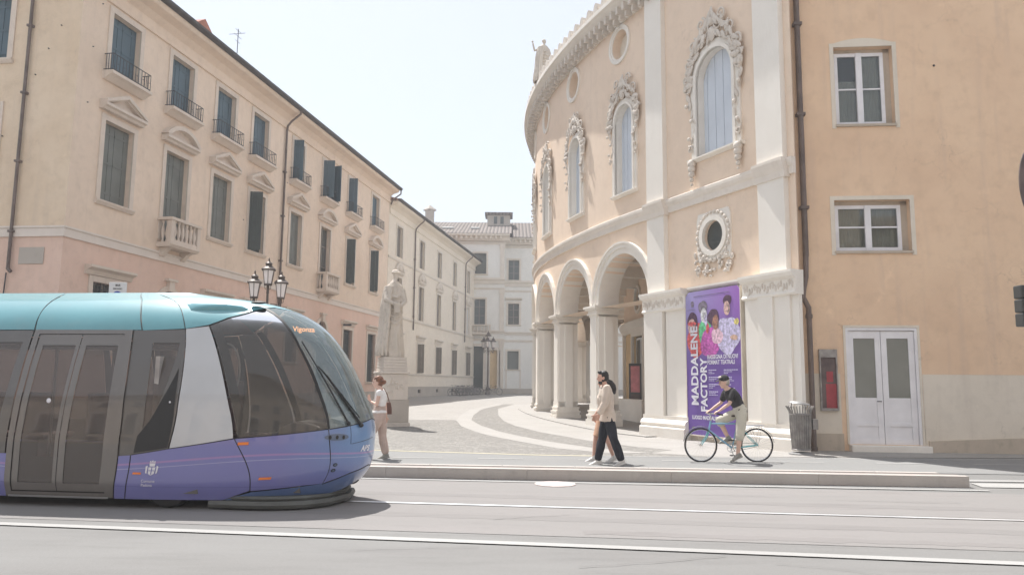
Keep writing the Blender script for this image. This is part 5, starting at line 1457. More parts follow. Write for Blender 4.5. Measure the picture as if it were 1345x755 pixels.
# lamps
for mr in (False, True):
    mb = MB(); e = [(-.62 + .29 * (1 - cos(q)) , .892 + .042 * sin(q)) for q in [2 * pi * i / 18 for i in range(18)]]
    panel(mb, e, .01, ct=.03, cz=.02, mirror=mr); hl = mb.build('headlamp', M['t_lamp'], tram, merge=True, recalc=False)
    for c in (-.50, -.34, -.18):
        e2 = [(c + .035 * cos(q), .89 + .026 * sin(q)) for q in [2 * pi * i / 12 for i in range(12)]]; flat(e2, M['t_black'], 'lamp_lens', hl, .014, mr)
    for zc in (.545, .475):
        e2 = [(-.30 + .055 * cos(q), zc + .022 * sin(q)) for q in [2 * pi * i / 14 for i in range(14)]]; fl = flat(e2, M['t_black'], 'fog_lamp', tram, .008, mr)
        e2 = [(-.30 + .03 * cos(q), zc + .012 * sin(q)) for q in [2 * pi * i / 12 for i in range(12)]]; flat(e2, M['t_lamp'], 'lamp_lens', fl, .012, mr)
mb = MB(); mb.ball((-1.55, -.32, 2.655), .11, .06, .02, 16, 6); mb.build('roof_marker', M['t_black'], tram)
# seams: thin dark lines proud of the panels
def seam(pts, name='panel_seam', r=.004, par=None, m=None, mirror=False, off=.001):
    P_ = []
    for (a, b), (c, d) in zip(pts, pts[1:]):
        k = max(2, int(max(abs(c - a), abs(d - b)) / .06))
        P_ += [skin((a + (c - a) * i / k) if not mirror else 2 * TIP - (a + (c - a) * i / k), b + (d - b) * i / k, off) for i in range(k)]
    P_.append(skin(pts[-1][0] if not mirror else 2 * TIP - pts[-1][0], pts[-1][1], off))
    mb = MB(); mb.tube(P_, r, 5); return mb.build(name, m or M['t_black'], par or tram)
for mr in (False, True):
    seam([(-2.01, .87), (-1.61, .235)], mirror=mr); seam([(-.535, .99), (-.355, .31)], mirror=mr); seam([(-3.125, .12), (-3.125, .66)], mirror=mr)
    seam([(-3.12, .667), (-2.76, .747), (-2.0, .882), (-.54, .995)], mirror=mr, r=.005)
    seam([(-4.455, 2.24), (-4.6, 2.8)], mirror=mr); seam([(-3.14, 2.25), (-3.27, 2.8)], mirror=mr); seam([(-2.565, 2.27), (-2.565, 2.8)], mirror=mr, r=.004)
seam([(-.5, .995), (.28, 1.052), (TIP, 1.105), (1.72, 1.052), (2.5, .995)], r=.006)
seam([(-.36, .30), (.25, .425), (TIP, .495), (1.75, .425), (2.36, .3)], r=.006)
seam([(.02, 1.04), (.05, .8), (TIP, .86)], r=.003)
# wipers
wm = M['t_black']
def wiper(base, mid, tip0, tip1):
    mb = MB(); a, b = skin(*base, .03), skin(*mid, .07)
    mb.tube([a, b], [.014, .009], 6); mb.tube([skin(*tip0, .045), b - (b - skin(*mid, .045)) * .5, skin(*tip1, .045)], .009, 6); mb.ball(tuple(a), .028, n=8)
    mb.build('wiper', wm, tram)
wiper((-.05, 1.06), (-.42, 1.72), (-.52, 2.1), (-.22, 1.30)); wiper((.33, 1.03), (-.33, 1.70), (-.40, 1.78), (.22, 1.12))
wiper((.36, 1.03), (-.28, 1.66), (-.20, 1.6), (.30, 1.12))
# grey guide bumper under the nose
for off, z0, z1 in ((.0, .03, .115), (-.06, .115, .17)):
    mb = MB(); pts = []
    pro = [(-1.78, -.93), (-1.2, -.95), (-.9, -.90), (-.6, -.76), (-.38, -.5), (-.28, 0), (-.38, .5), (-.6, .76), (-.9, .9), (-1.2, .95), (-1.78, .93)]
    vs = []; fs = []
    for (u, v) in pro:
        n_ = V((u + 1.2, v * .9)).normalized() if u > -1.2 else V((0, 1 if v > 0 else -1))
        for o_, z in ((off, z0), (off + .02, (z0 + z1) / 2), (off, z1), (off - .1, z1), (off - .1, z0)):
            vs.append((u + n_.x * o_, v + n_.y * o_, z))
    for i in range(len(pro) - 1):
        for k in range(5): fs.append((i * 5 + k, i * 5 + (k + 1) % 5, (i + 1) * 5 + (k + 1) % 5, (i + 1) * 5 + k))
    fs += [tuple(range(5)), tuple(range(len(pro) * 5 - 5, len(pro) * 5))]
    mb.add(vs, fs, True); mb.build('guide_bumper', M['t_bump'], tram)
for x in (-1.6,):
    for y in (-.86, .86): mb = MB(); mb.box(x, x + .03, y - .015, y + .015, .1, .2); mb.build('bumper_hanger', M['t_metal'], tram)
# wheels
def wheel(x, y):
    mb = MB(); pr = [(.2, -.1), (.26, -.11), (.30, -.09), (.315, -.05), (.315, .05), (.30, .09), (.26, .11), (.2, .1)]
    k = 30; vs = []; fs = []
    for r, w_ in pr:
        for i in range(k): q = 2 * pi * i / k; vs.append((x + r * cos(q), y + w_, .315 + r * sin(q)))
    n = len(pr)
    for j in range(n):
        for i in range(k): fs.append((j * k + i, j * k + (i + 1) % k, ((j + 1) % n) * k + (i + 1) % k, ((j + 1) % n) * k + i))
    mb.add(vs, fs, True); w_ = mb.build('wheel', M['t_black'], tram)
    mb = MB(); mb.tube([(x, y - .07, .315), (x, y + .07, .315)], .2, 20); mb.build('rim', M['t_bump'], w_)
for x in (-2.35, -7.2):
    for y in (-.83, .83): wheel(x, y)
mb = MB()
for x in (-2.35, -7.2): mb.box(x - .5, x + .5, -.7, .7, .1, .22)
mb.build('axle_frame', M['t_black'], tram)
# ------------------------------------------------------------------ people
M['skin'] = plain('skin', (.56, .33, .25), .55, var=.08, vs=9)
M['skin2'] = plain('pale_skin', (.66, .44, .35), .55, var=.08, vs=9)
M['hair_black'] = plain('black_hair', (.016, .013, .012), .5, var=.4, vs=20)
M['hair_red'] = plain('auburn_hair', (.17, .07, .035), .55, var=.4, vs=20)
M['hair_grey'] = plain('grey_hair', (.42, .38, .33), .6, var=.3, vs=20)
M['cloth_cream'] = plain('cream_shirt_cloth', (.60, .51, .43), .9, var=.06, vs=5)
M['cloth_white'] = plain('white_top_cloth', (.76, .74, .72), .9, var=.05, vs=5)
M['cloth_navy'] = plain('dark_trouser_cloth', (.018, .02, .028), .9, var=.2, vs=6)
M['cloth_beige'] = plain('beige_trouser_cloth', (.50, .385, .33), .9, var=.1, vs=5)
M['cloth_tan'] = plain('tan_skirt_cloth', (.50, .30, .20), .9, var=.15, vs=5)
M['cloth_black'] = plain('black_tee_cloth', (.035, .033, .035), .9, var=.2, vs=6)
M['cloth_khaki'] = plain('pale_khaki_cloth', (.56, .535, .45), .9, var=.08, vs=6)
M['shoe_white'] = plain('white_shoe', (.66, .64, .61), .6, var=.08)
M['shoe_grey'] = plain('grey_shoe', (.32, .31, .28), .6, var=.1)
M['leather'] = plain('brown_leather', (.14, .06, .04), .5, var=.2)
M['eye'] = plain('eye', (.03, .02, .02), .3)
def v3(p): return V(p)
def head_geo(mb, c, face, tilt=0., s=1.):
    """c: centre of the head, face: unit vector the face looks along"""
    X = V(face).normalized(); Z = V((0, 0, 1)); Z = (Z - X * Z.dot(X)).normalized(); Y = Z.cross(X)
    R = Matrix((X, Y, Z)).transposed(); c = V(c)
    def at(x, y, z): return tuple(c + R @ V((x * s, y * s, z * s)))
    mb.ball(c + R @ V((-.008, 0, .03)) * s, .095 * s, .074 * s, .095 * s, 16, 12, M=R)      # skull
    mb.ball(at(.012, 0, -.03), .075 * s, .06 * s, .09 * s, 14, 10, M=R)                    # face
    mb.ball(at(.048, 0, -.092), .028 * s, .03 * s, .024 * s, 8, 6, M=R)                      # chin
    mb.tube([at(.082, 0, .012), at(.104, 0, -.028), at(.082, 0, -.036)], [.008 * s, .014 * s, .011 * s], 6)   # nose
    mb.ball(at(.078, 0, -.058), .012 * s, .024 * s, .007 * s, 8, 5, M=R); mb.ball(at(.076, 0, -.068), .012 * s, .02 * s, .006 * s, 8, 5, M=R)
    mb.ball(at(.072, 0, .026), .02 * s, .045 * s, .011 * s, 8, 5, M=R)                       # brow
    for sg in (-1, 1): mb.ball(at(-.012, sg * .074, -.012), .018 * s, .008 * s, .03 * s, 8, 6, M=R)
    return at, R, c
def hand_geo(mb, wr, d, n, s=1., curl=.5):
    """wr wrist, d pointing along the hand, n out of the back of the hand"""
    d = V(d).normalized(); n = V(n); n = (n - d * n.dot(d)).normalized(); b = n.cross(d); w = V(wr)
    R = Matrix((d, b, n)).transposed()
    mb.ball(tuple(w + d * .045 * s), .052 * s, .038 * s, .017 * s, 10, 7, M=R)
    for k, l in zip((-.03, -.01, .01, .028), (.062, .075, .07, .055)):
        p = w + (d * .08 + b * k) * s; q = p + (d * cos(curl * .6) - n * sin(curl * .6)) * l * .5 * s; r = q + (d * cos(curl * 1.8) - n * sin(curl * 1.8)) * l * .55 * s
        mb.tube([p - d * .02 * s, p, q, r], [.0095 * s, .0095 * s, .0085 * s, .0065 * s], 7)
    p = w + (d * .03 + b * -.034) * s; q = p + (d * .6 - b * .7 - n * .2).normalized() * .034 * s; r = q + (d * .9 - b * .1 - n * .4).normalized() * .03 * s
    mb.tube([w + d * .015 * s, p, q, r], [.014 * s, .012 * s, .01 * s, .008 * s], 7)
def limb(mb, pts, rs, n=12):
    P_ = [V(p) for p in pts]; out = []; ro = []
    for i in range(len(P_) - 1):
        k = 5
        for j in range(k):
            f = j / k; out.append(P_[i].lerp(P_[i + 1], f))
            ro.append(rs[i] + (rs[i + 1] - rs[i]) * f + .08 * rs[i] * sin(pi * f))
    out.append(P_[-1]); ro.append(rs[-1])
    mb.tube(out, ro, n)
    for p, r in zip(P_, rs): mb.ball(tuple(p), r, n=n, m=8)
def shoe(par, ank, toe, m, s=1., name='shoe'):
    a, t = V(ank), V(toe); d = (t - a); L_ = d.length
    up = V((0, 0, 1)); X = V((d.x, d.y, d.z)).normalized(); Y = up.cross(X).normalized(); Z = X.cross(Y)
    R = Matrix((X, Y, Z)).transposed(); mb = MB()
    heel = a - Z * .055 - X * .035
    mb.loft([(tuple(heel + X * x + Z * z), ry, rz, Y, Z) for x, z, ry, rz in ((-.03, .02, .018, .02), (-.015, .022, .033, .036), (.04, .025, .037, .043), (.11, .012, .04, .032), (.17, .0, .043, .024), (.215, -.004, .034, .018), (.235, -.006, .012, .008))], 12)
    mb.loft([(tuple(heel + X * x - Z * .026), ry, .012, Y, Z) for x, ry in ((-.04, .02), (-.02, .037), (.1, .042), (.17, .047), (.22, .036), (.245, .01))], 12)
    mb.tube([tuple(heel + X * .025 + Z * .04), tuple(a + Z * .02)], [.04, .044], 10)
    return mb.build(name, m, par, voxel=.008, fold=None)
def eyes(par, at, R, s=1.):
    for sg in (-1, 1):
        mb = MB(); mb.ball(at(.076, sg * .03, .008), .007, .01, .006, 8, 6, M=R); mb.build('eye', M['eye'], par)

def torso_secs(pel, chest, neck, rs, side=(0, 1, 0), fr=(1, 0, 0)):
    pass
def person(label, loc, rz, J, st, group=None):
    """J: joints in a frame whose +x is forward; st: style"""
    o = thing('person', label, 'person', loc, rz, group)
    s = st.get('s', 1.); sk = M[st.get('skin', 'skin')]
    pel, wai, che, nek, hed = [V(J[k]) for k in ('pelvis', 'waist', 'chest', 'neck', 'head')]
    fwd = V(J.get('fwd', (1, 0, 0))).normalized(); sd_ = V((0, 0, 1)).cross(fwd).normalized()
    shw = st.get('shw', .185); hipw = st.get('hipw', .16); dpt = st.get('dpt', .105)
    def trunk(mb, e=0., lo=0, hi=5):
        ax = (che - pel).normalized(); F_ = (fwd - ax * fwd.dot(ax)).normalized()
        secs = [(pel - ax * .06, hipw * .8, dpt * 1.0), (pel + ax * .02, hipw, dpt * 1.1), (wai, hipw * .84, dpt * .92), (wai.lerp(che, .55), shw * .86, dpt * 1.08), (che, shw * .95, dpt * 1.1), (che.lerp(nek, .55), shw * .84, dpt * .86), (che.lerp(nek, .85), shw * .5, dpt * .62), (nek, .06, .058)]
        mb.loft([(tuple(c), a + e, b + e, sd_, F_) for c, a, b in secs[lo:hi + 3]], 20)
    arms = [J['armL'], J['armR']]; legs = [J['legL'], J['legR']]       # each: shoulder, elbow, wrist / hip, knee, ankle, toe
    mb = MB(); trunk(mb, -.008)
    mb.tube([tuple(nek - V((0, 0, .03))), tuple(hed + V((-.02, 0, -.07)).xyz)], [.058, .052], 12)
    at, R, hc = head_geo(mb, hed, J.get('face', fwd), s=1.02)
    ar = st.get('ar', .046)
    for A_ in arms:
        limb(mb, [A_[0], A_[1], A_[2]], [ar, ar * .8, ar * .52]); d = V(A_[3]) if len(A_) > 3 else V(A_[2]) - V(A_[1]); hand_geo(mb, A_[2], d, A_[4] if len(A_) > 4 else (0, 1 if V(A_[0]).y > 0 else -1, 0), 1.0, st.get('curl', .5))
    lr = st.get('lr', .078)
    for L_ in legs: limb(mb, [L_[0], L_[1], L_[2]], [lr, lr * .66, lr * .46]); mb.ball(L_[2], .04, n=8)
    mb.build('body', sk, o, voxel=.0085, fold=(.0, 1, 1))
    eyes(o, at, R)
    # upper garment
    top = st['top']; mb = MB(); e = top.get('e', .014); trunk(mb, e, 0 if top.get('long', True) else 1, 4)
    for A_ in arms:
        a0, a1, a2 = [V(p) for p in A_[:3]]
        f = top['sleeve']
        if f <= 1: q = a0.lerp(a1, f); limb(mb, [a0, q], [ar + e + .006, ar * (1 - .2 * f) + e + .008])
        else: q = a1.lerp(a2, f - 1); limb(mb, [a0, a1, q], [ar + e + .006, ar * .85 + e, ar * .62 + e])
    if 'hem' in top:
        z = top['hem']; ax = V((0, 0, 1)); mb.loft([(tuple(pel + ax * .05), hipw + e + .0, dpt + e + .01, sd_, fwd), (tuple(pel + ax * z), hipw + e + .015, dpt + e + .03, sd_, fwd)], 20)
    mb.build(top.get('name', 'shirt'), M[top['m']], o, voxel=.011, fold=(.009, 9, .55))
    bot = st['bot']; mb = MB(); e = bot.get('e', .014)
    trunk(mb, e - .004, 0, 0)
    mb.loft([(tuple(pel - V((0, 0, .1))), hipw * .8 + e, dpt + e, sd_, fwd), (tuple(pel + V((0, 0, .08))), hipw * .95 + e, dpt * .98 + e, sd_, fwd)], 18)
    if bot.get('skirt'):
        z0 = bot['skirt']; secs = [(tuple(pel + V((0, 0, .06))), hipw + e, dpt + e, sd_, fwd)]
        for i in range(1, 8):
            f = i / 7; secs.append(((pel.x + bot.get('sx', 0) * f, pel.y, pel.z + (z0 - pel.z) * f), hipw + e + .015 * f, dpt + e + .045 * f, sd_, fwd))
        mb.loft(secs, 24)
    else:
        for L_ in legs:
            h, k_, a = [V(p) for p in L_[:3]]; f = bot['len']; wd = bot.get('w', 1.)
            if f <= 1: q = h.lerp(k_, f); limb(mb, [h, q], [lr + e, (lr * (1 - .3 * f) + e) * wd])
            else: q = k_.lerp(a, f - 1); limb(mb, [h, k_, q], [lr + e, (lr * .70 + e) * (.5 + wd / 2), (lr * .56 + e) * wd])
    mb.build(bot.get('name', 'trousers'), M[bot['m']], o, voxel=.011, fold=(.008, 8, .5))
    for L_ in legs:
        shoe(o, L_[2], L_[3], M[st['shoe']])
    h = st['hair']; mb = MB(); Rm = R
    mb.ball(at(-.02, 0, .045), .100, .083, .092, 16, 10, M=R)
    if h.get('short'):
        mb.ball(at(-.045, 0, .0), .075, .08, .085, 12, 8, M=R)
        mb.ball(at(.045, 0, .1), .05, .055, .03, 10, 6, M=R)
    if h.get('bun'):
        mb.ball(at(-.05, 0, .0), .075, .08, .085, 12, 8, M=R); mb.ball(at(-.125, 0, .0), .04, .045, .045, 10, 8)
    if h.get('pony'):
        mb.ball(at(-.045, 0, .0), .075, .08, .085, 12, 8, M=R)
        p = [at(*q) for q in h['pony']]; mb.tube(p, [.03, .05, .058, .05, .02][:len(p)], 10)
    ho_ = mb.build('hair', M[h['m']], o, voxel=.009, fold=(.007, 24, .4))
    if h.get('beard'):
        mb = MB(); mb.ball(at(.035, 0, -.085), .05, .052, .045, 12, 8, M=R); mb.ball(at(.0, 0, -.05), .055, .066, .05, 12, 8, M=R); mb.build('beard', M[h['m']], o, voxel=.008, fold=(.004, 30, 1))
    return o, at, R

WALK_MAN = dict(pelvis=(-.02, 0, .93), waist=(-.01, 0, 1.08), chest=(.015, 0, 1.30), neck=(.03, 0, 1.475), head=(.075, 0, 1.62), face=(1, .0, -.02),
    armL=((.02, -.2, 1.42), (-.05, -.25, 1.14), (-.06, -.25, .90), (.02, 0, -1), (0, -1, 0)), armR=((.02, .2, 1.42), (.06, .24, 1.15), (.17, .22, .96), (.3, 0, -1), (0, 1, 0)),
    legL=((-.01, -.1, .90), (.08, -.1, .48), (.16, -.09, .095), (.3, -.1, .062)), legR=((-.02, .1, .90), (-.12, .1, .47), (-.25, .1, .115), (-.11, .1, .062)))
px, py = 1.80, 14.43
person('man in loose cream shirt and dark trousers walking left past the arches', (px, py, gz(py)), pi, WALK_MAN,
    dict(top=dict(m='cloth_cream', sleeve=1.85, hem=-.12, e=.026, name='shirt'), bot=dict(m='cloth_navy', len=1.9, w=1.15, e=.02), shoe='shoe_white', hair=dict(m='hair_black', short=True, beard=True), ar=.05, shw=.20))
WALK_W = dict(pelvis=(.02, 0, .90), waist=(.02, 0, 1.04), chest=(.03, 0, 1.24), neck=(.0, 0, 1.40), head=(.02, 0, 1.53), face=(1, .2, -.05),
    armL=((.02, -.17, 1.35), (.02, -.2, 1.10), (.12, -.2, .88), (.3, 0, -1), (0, -1, 0)), armR=((.02, .17, 1.35), (.06, .2, 1.1), (.2, .2, .92), (.3, 0, -1), (0, 1, 0)),
    legL=((.04, -.08, .86), (.16, -.08, .47), (.2, -.08, .1), (.36, -.08, .062)), legR=((.0, .08, .86), (-.03, .08, .46), (-.16, .08, .12), (0, .08, .062)))
person('woman with long black ponytail and tan skirt, half hidden behind the man in cream', (px + .03, py + .62, gz(py)), pi, WALK_W,
    dict(s=.95, top=dict(m='cloth_cream', sleeve=.8, e=.014, name='top'), bot=dict(m='cloth_tan', skirt=.5, name='skirt', sx=.05), shoe='shoe_white', hair=dict(m='hair_black', pony=[(-.08, 0, .04), (-.15, 0, .0), (-.19, 0, -.07), (-.21, 0, -.15), (-.22, 0, -.23)]), shw=.165, hipw=.155, dpt=.095, ar=.038, lr=.07))
WOM = dict(pelvis=(.03, 0, .90), waist=(.03, 0, 1.04), chest=(.02, 0, 1.22), neck=(.03, 0, 1.36), head=(.09, 0, 1.49), face=(1, 0, -.06),
    armL=((.0, -.17, 1.30), (-.04, -.19, 1.04), (-.07, -.19, .82), (.05, 0, -1), (0, -1, 0)), armR=((.02, .17, 1.30), (.06, .19, 1.06), (.2, .1, 1.12), (.3, -.2, .6), (0, 0, -1)),
    legL=((.0, .08, .86), (.17, .08, .5), (.22, .08, .12), (.36, .08, .08)), legR=((.02, -.08, .86), (-.02, -.08, .47), (-.09, -.08, .10), (.06, -.08, .062)))
wx, wy = -2.55, 15.16
wo, at, R = person('woman in white sleeveless top and beige trousers stepping behind the tram nose', (wx, wy, gz(wy)), pi, WOM,
    dict(skin='skin2', top=dict(m='cloth_white', sleeve=.12, e=.012, name='top', hem=.0), bot=dict(m='cloth_beige', len=1.86, w=1.15, e=.022), shoe='shoe_grey', hair=dict(m='hair_red', bun=True), shw=.16, hipw=.155, dpt=.1, ar=.04, lr=.075))
bg = MB(); bg.loft([((.0, -.27, .86), .17, .05), ((.0, -.27, 1.0), .16, .06), ((.0, -.27, 1.10), .14, .035)], 20); bgo = bg.build('handbag', M['leather'], None, voxel=.01, fold=(.004, 10, 1), loc=None)
bgo.location = (wx, wy, gz(wy)); bgo.rotation_euler = (0, 0, pi); tag(bgo, 'brown leather handbag at the hip of the woman in white', 'bag')
mb = MB(); mb.tube([(.10, -.27, 1.09), (.07, -.2, 1.25), (.0, -.1, 1.375), (-.03, -.07, 1.37), (-.08, -.17, 1.25), (-.11, -.27, 1.09)], .009, 6); mb.build('strap', M['leather'], bgo)
# ------------------------------------------------------------------ bicycles
M['bk_teal'] = plain('teal_frame_paint', (.12, .42, .46), .3, var=.05)
M['bk_blue'] = plain('powder_blue_paint', (.22, .42, .58), .3, var=.05)
M['bk_dark'] = plain('dark_frame_paint', (.04, .04, .045), .4)
M['bk_grey'] = plain('grey_frame_paint', (.22, .22, .23), .4)
M['tyre'] = plain('tyre_rubber', (.028, .026, .026), .8)
M['chrome'] = plain('chrome', (.6, .6, .6), .25, 1.)
M['saddle'] = plain('saddle_leather', (.05, .035, .03), .6)
WBH = .57; WR = .335
def ring_pts(cx, cz, r, y=0, k=36): return [(cx + r * cos(2 * pi * i / k), y, cz + r * sin(2 * pi * i / k)) for i in range(k)]
def bicycle(label, cat_group, m, m2, loc=(0, 0, 0), rz=0, crank=-.35, detail=True):
    o = thing('bicycle', label, 'bicycle', loc, rz, cat_group)
    bb = (-.06, 0, .28); ht0 = (.40, 0, .62); ht1 = (.36, 0, .80); seat = (-.20, 0, .80); fw = (WBH, 0, WR); rw = (-WBH, 0, WR)
    mb = MB(); t = .0155
    mb.tube([bb, ht0], t * 1.15, 8); mb.tube([(-.185, 0, .75), (ht1[0] + .01, 0, ht1[2] - .05)], t, 8); mb.tube([bb, seat], t, 8); mb.tube([ht0, ht1], t * 1.2, 8)
    fr = mb.build('frame', m, o)
    mb = MB()
    for y in (-.045, .045):
        mb.tube([(bb[0], y * .5, bb[2]), (-.3, y * 1.2, .30), (rw[0], y * 1.3, rw[2])], .009, 6); mb.tube([(-.185, y * .3, .73), (-.35, y * 1.1, .55), (rw[0], y * 1.3, rw[2])], .008, 6)
        mb.tube([(ht0[0] + .01, y * .6, .60), (ht0[0] + .05, y, .50), (fw[0], y, fw[2])], [.011, .011, .008], 6)
    mb.build('fork_and_stays', m2, o)
    for c in (fw, rw):
        mb = MB(); mb.tube(ring_pts(c[0], c[2], WR - .014), .0155, 8, closed=True); ty = mb.build('wheel', M['tyre'], o)
        mb = MB(); mb.tube(ring_pts(c[0], c[2], WR - .034), .008, 6, closed=True); mb.build('rim', M['chrome'], ty)
        mb = MB()
        for i in range(28):
            a = 2 * pi * i / 28; b = a + (.5 if i % 2 else -.5); y = .03 * (1 if i % 4 < 2 else -1)
            mb.tube([(c[0] + .02 * cos(b), y, c[2] + .02 * sin(b)), (c[0] + (WR - .035) * cos(a), 0, c[2] + (WR - .035) * sin(a))], .0014, 3, cap=False)
        mb.build('spokes', M['chrome'], ty)
        mb = MB(); mb.tube([(c[0], -.05, c[2]), (c[0], .05, c[2])], .018, 8); mb.build('hub', M['chrome'], ty)
    mb = MB(); mb.tube([ht1, (.355, 0, .90), (.40, 0, .94)], .012, 6); mb.tube([(.22, -.24, .93), (.32, -.235, .95), (.40, -.15, .95), (.42, 0, .945), (.40, .15, .95), (.32, .235, .95), (.22, .24, .93)], .011, 7); hb = mb.build('handlebar', M['chrome'], o)
    for y in (-1, 1):
        mb = MB(); mb.tube([(.20, y * .241, .927), (.32, y * .236, .95)], .016, 8); mb.build('grip', M['saddle'], hb)
    mb = MB(); mb.tube([seat, (-.215, 0, .88)], .012, 6); mb.build('seat_post', M['chrome'], o)
    mb = MB(); mb.loft([((-.36, 0, .905), .02, .01, (0, 1, 0), (0, 0, 1)), ((-.33, 0, .905), .075, .028, (0, 1, 0), (0, 0, 1)), ((-.25, 0, .91), .075, .028, (0, 1, 0), (0, 0, 1)), ((-.17, 0, .905), .035, .022, (0, 1, 0), (0, 0, 1)), ((-.07, 0, .9), .02, .016, (0, 1, 0), (0, 0, 1))], 12); mb.build('saddle', M['saddle'], o)
    mb = MB(); mb.tube(ring_pts(bb[0], bb[2], .085, -.04, 22), .005, 5, closed=True)
    for i in range(5):
        a = 2 * pi * i / 5; mb.tube([(bb[0], -.04, bb[2]), (bb[0] + .08 * cos(a), -.04, bb[2] + .08 * sin(a))], .006, 4)
    mb.tube([(bb[0], -.07, bb[2]), (bb[0], .07, bb[2])], .018, 8)
    dx, dz = .165 * cos(crank), .165 * sin(crank)
    mb.tube([(bb[0], -.06, bb[2]), (bb[0] + dx, -.07, bb[2] + dz)], .009, 6); mb.tube([(bb[0], .06, bb[2]), (bb[0] - dx, .07, bb[2] - dz)], .009, 6); ck = mb.build('crank', M['chrome'], o)
    for sg in (-1, 1):
        mb = MB(); mb.obox((bb[0] - sg * dx, sg * .115, bb[2] - sg * dz), .09, .08, .02); mb.build('pedal', M['tyre'], ck)
    mb = MB(); mb.tube([(bb[0], -.04, bb[2] + .085), (rw[0], -.04, rw[2] + .035)], .004, 4); mb.tube([(bb[0], -.04, bb[2] - .085), (rw[0], -.04, rw[2] - .035)], .004, 4); mb.build('chain', M['tyre'], o)
    mb = MB()      # carrier and mudguards
    for y in (-.06, .06): mb.tube([(-.24, y, .72), (-.72, y, .72)], .006, 5); mb.tube([(-.66, y, .72), (rw[0], y * 1.1, rw[2])], .005, 5); mb.tube([(-.42, y, .72), (rw[0], y * 1.1, rw[2])], .004, 5)
    for x in (-.3, -.45, -.6, -.72): mb.tube([(x, -.06, .72), (x, .06, .72)], .005, 5)
    mb.build('carrier', M['chrome'], o)
    for c, a0, a1 in ((fw, .2, 2.1), (rw, .6, 3.0)):
        mb = MB(); k = 16; pts = [(c[0] + (WR + .022) * cos(a0 + (a1 - a0) * i / k), 0, c[2] + (WR + .022) * sin(a0 + (a1 - a0) * i / k)) for i in range(k + 1)]
        mb.tube(pts, .007, 5); mb.build('mudguard', M['chrome'], o)
    return o
bx, by = 4.302, 15.222; bz = gz(by); ba = pi + radians(5.4)
bicycle('powder blue town bicycle ridden by the man in the black cap', None, M['bk_blue'], M['bk_teal'], (bx, by, bz), ba, crank=-1.9)
RD = dict(pelvis=(-.25, 0, .985), waist=(-.20, 0, 1.12), chest=(-.08, 0, 1.31), neck=(-.0, 0, 1.445), head=(.075, 0, 1.56), fwd=(1, 0, 0), face=(1, 0, -.16),
    armL=((-.04, .185, 1.37), (.06, .24, 1.15), (.27, .23, 1.005), (.9, -.15, -.35), (.2, 0, 1)), armR=((-.04, -.185, 1.37), (.05, -.25, 1.15), (.27, -.23, 1.005), (.9, .15, -.35), (.2, 0, 1)),
    legL=((-.24, .1, .955), (-.18, .12, .54), (-.13, .115, .175), (.02, .115, .11)), legR=((-.24, -.1, .955), (.13, -.13, .80), (-.02, -.115, .49), (.12, -.115, .45)))
RD['legL'], RD['legR'] = RD['legL'], RD['legR']
ro, at, R = person('man in black cap, black tee and pale shorts riding the blue bicycle', (bx, by, bz), ba, RD,
    dict(skin='skin2', top=dict(m='cloth_black', sleeve=.62, e=.016, name='tee_shirt'), bot=dict(m='cloth_khaki', len=1.12, w=1.3, e=.022, name='shorts'), shoe='shoe_grey', hair=dict(m='hair_grey', short=True), ar=.044, curl=1.1))
mb = MB(); mb.ball(at(-.015, 0, .062), .106, .09, .085, 18, 10, M=R); 
mb.loft([(at(.07, 0, .055), .075, .012, R @ V((0, 1, 0)), R @ V((0, 0, 1))), (at(.12, 0, .045), .07, .008, R @ V((0, 1, 0)), R @ V((0, 0, 1))), (at(.17, 0, .028), .045, .005, R @ V((0, 1, 0)), R @ V((0, 0, 1)))], 14)
cp = mb.build('cap', M['cloth_black'], ro, voxel=.007, fold=None)
mb = MB(); mb.ball(at(.077, 0, .1), .012, .035, .025, 10, 6, M=R); mb.build('cap_badge', M['shoe_white'], cp)
# parked bicycles along the far kerb
g = 'bicycles parked in the rack by the ivory building'
src = bicycle('bicycle parked in the rack by the ivory building at the far end of the street', g, M['bk_dark'], M['bk_dark'])
spots = []
for i in range(7):
    p = V(FL(46.5 + 1.5 * i, -1.55, 0)); spots.append((p.x, p.y, 2.6 + random.uniform(-.15, .15)))
for i, (x_, y_, a) in enumerate(spots):
    b = src if i == 0 else copy_tree(src); b.location = (x_, y_, gz(y_)); b.rotation_euler = (radians(random.uniform(-6, 6)), 0, a)
for i, (x_, y_, a, lb) in enumerate(((-2.9, 78.0, .15, 'dark bicycle propped against the far street lamp, left of its pole'), (-1.75, 77.6, pi + .1, 'dark bicycle standing just right of the far street lamp'))):
    b = copy_tree(src); b.location = (x_, y_, gz(y_)); b.rotation_euler = (radians(4), 0, a); b['label'] = lb
    if 'group' in b: del b['group']
rk = thing('bicycle_rack', 'low metal bicycle rack by the ivory building', 'bicycle rack', tuple(V(FL(51., -1.5, .4))))
mb = WB(FL); mb.tube([(45.8, -1.5, .45), (56.6, -1.5, .45)], .025, 6); mb.build('rail', M['gutter'], rk)
for i in range(10):
    mb = WB(FL); x_ = 46 + 1.1 * i; mb.tube([(x_, -1.0, .4), (x_, -1.2, .85), (x_, -1.7, .85), (x_, -1.9, .4)], .018, 5); mb.build('hoop', M['gutter'], rk)
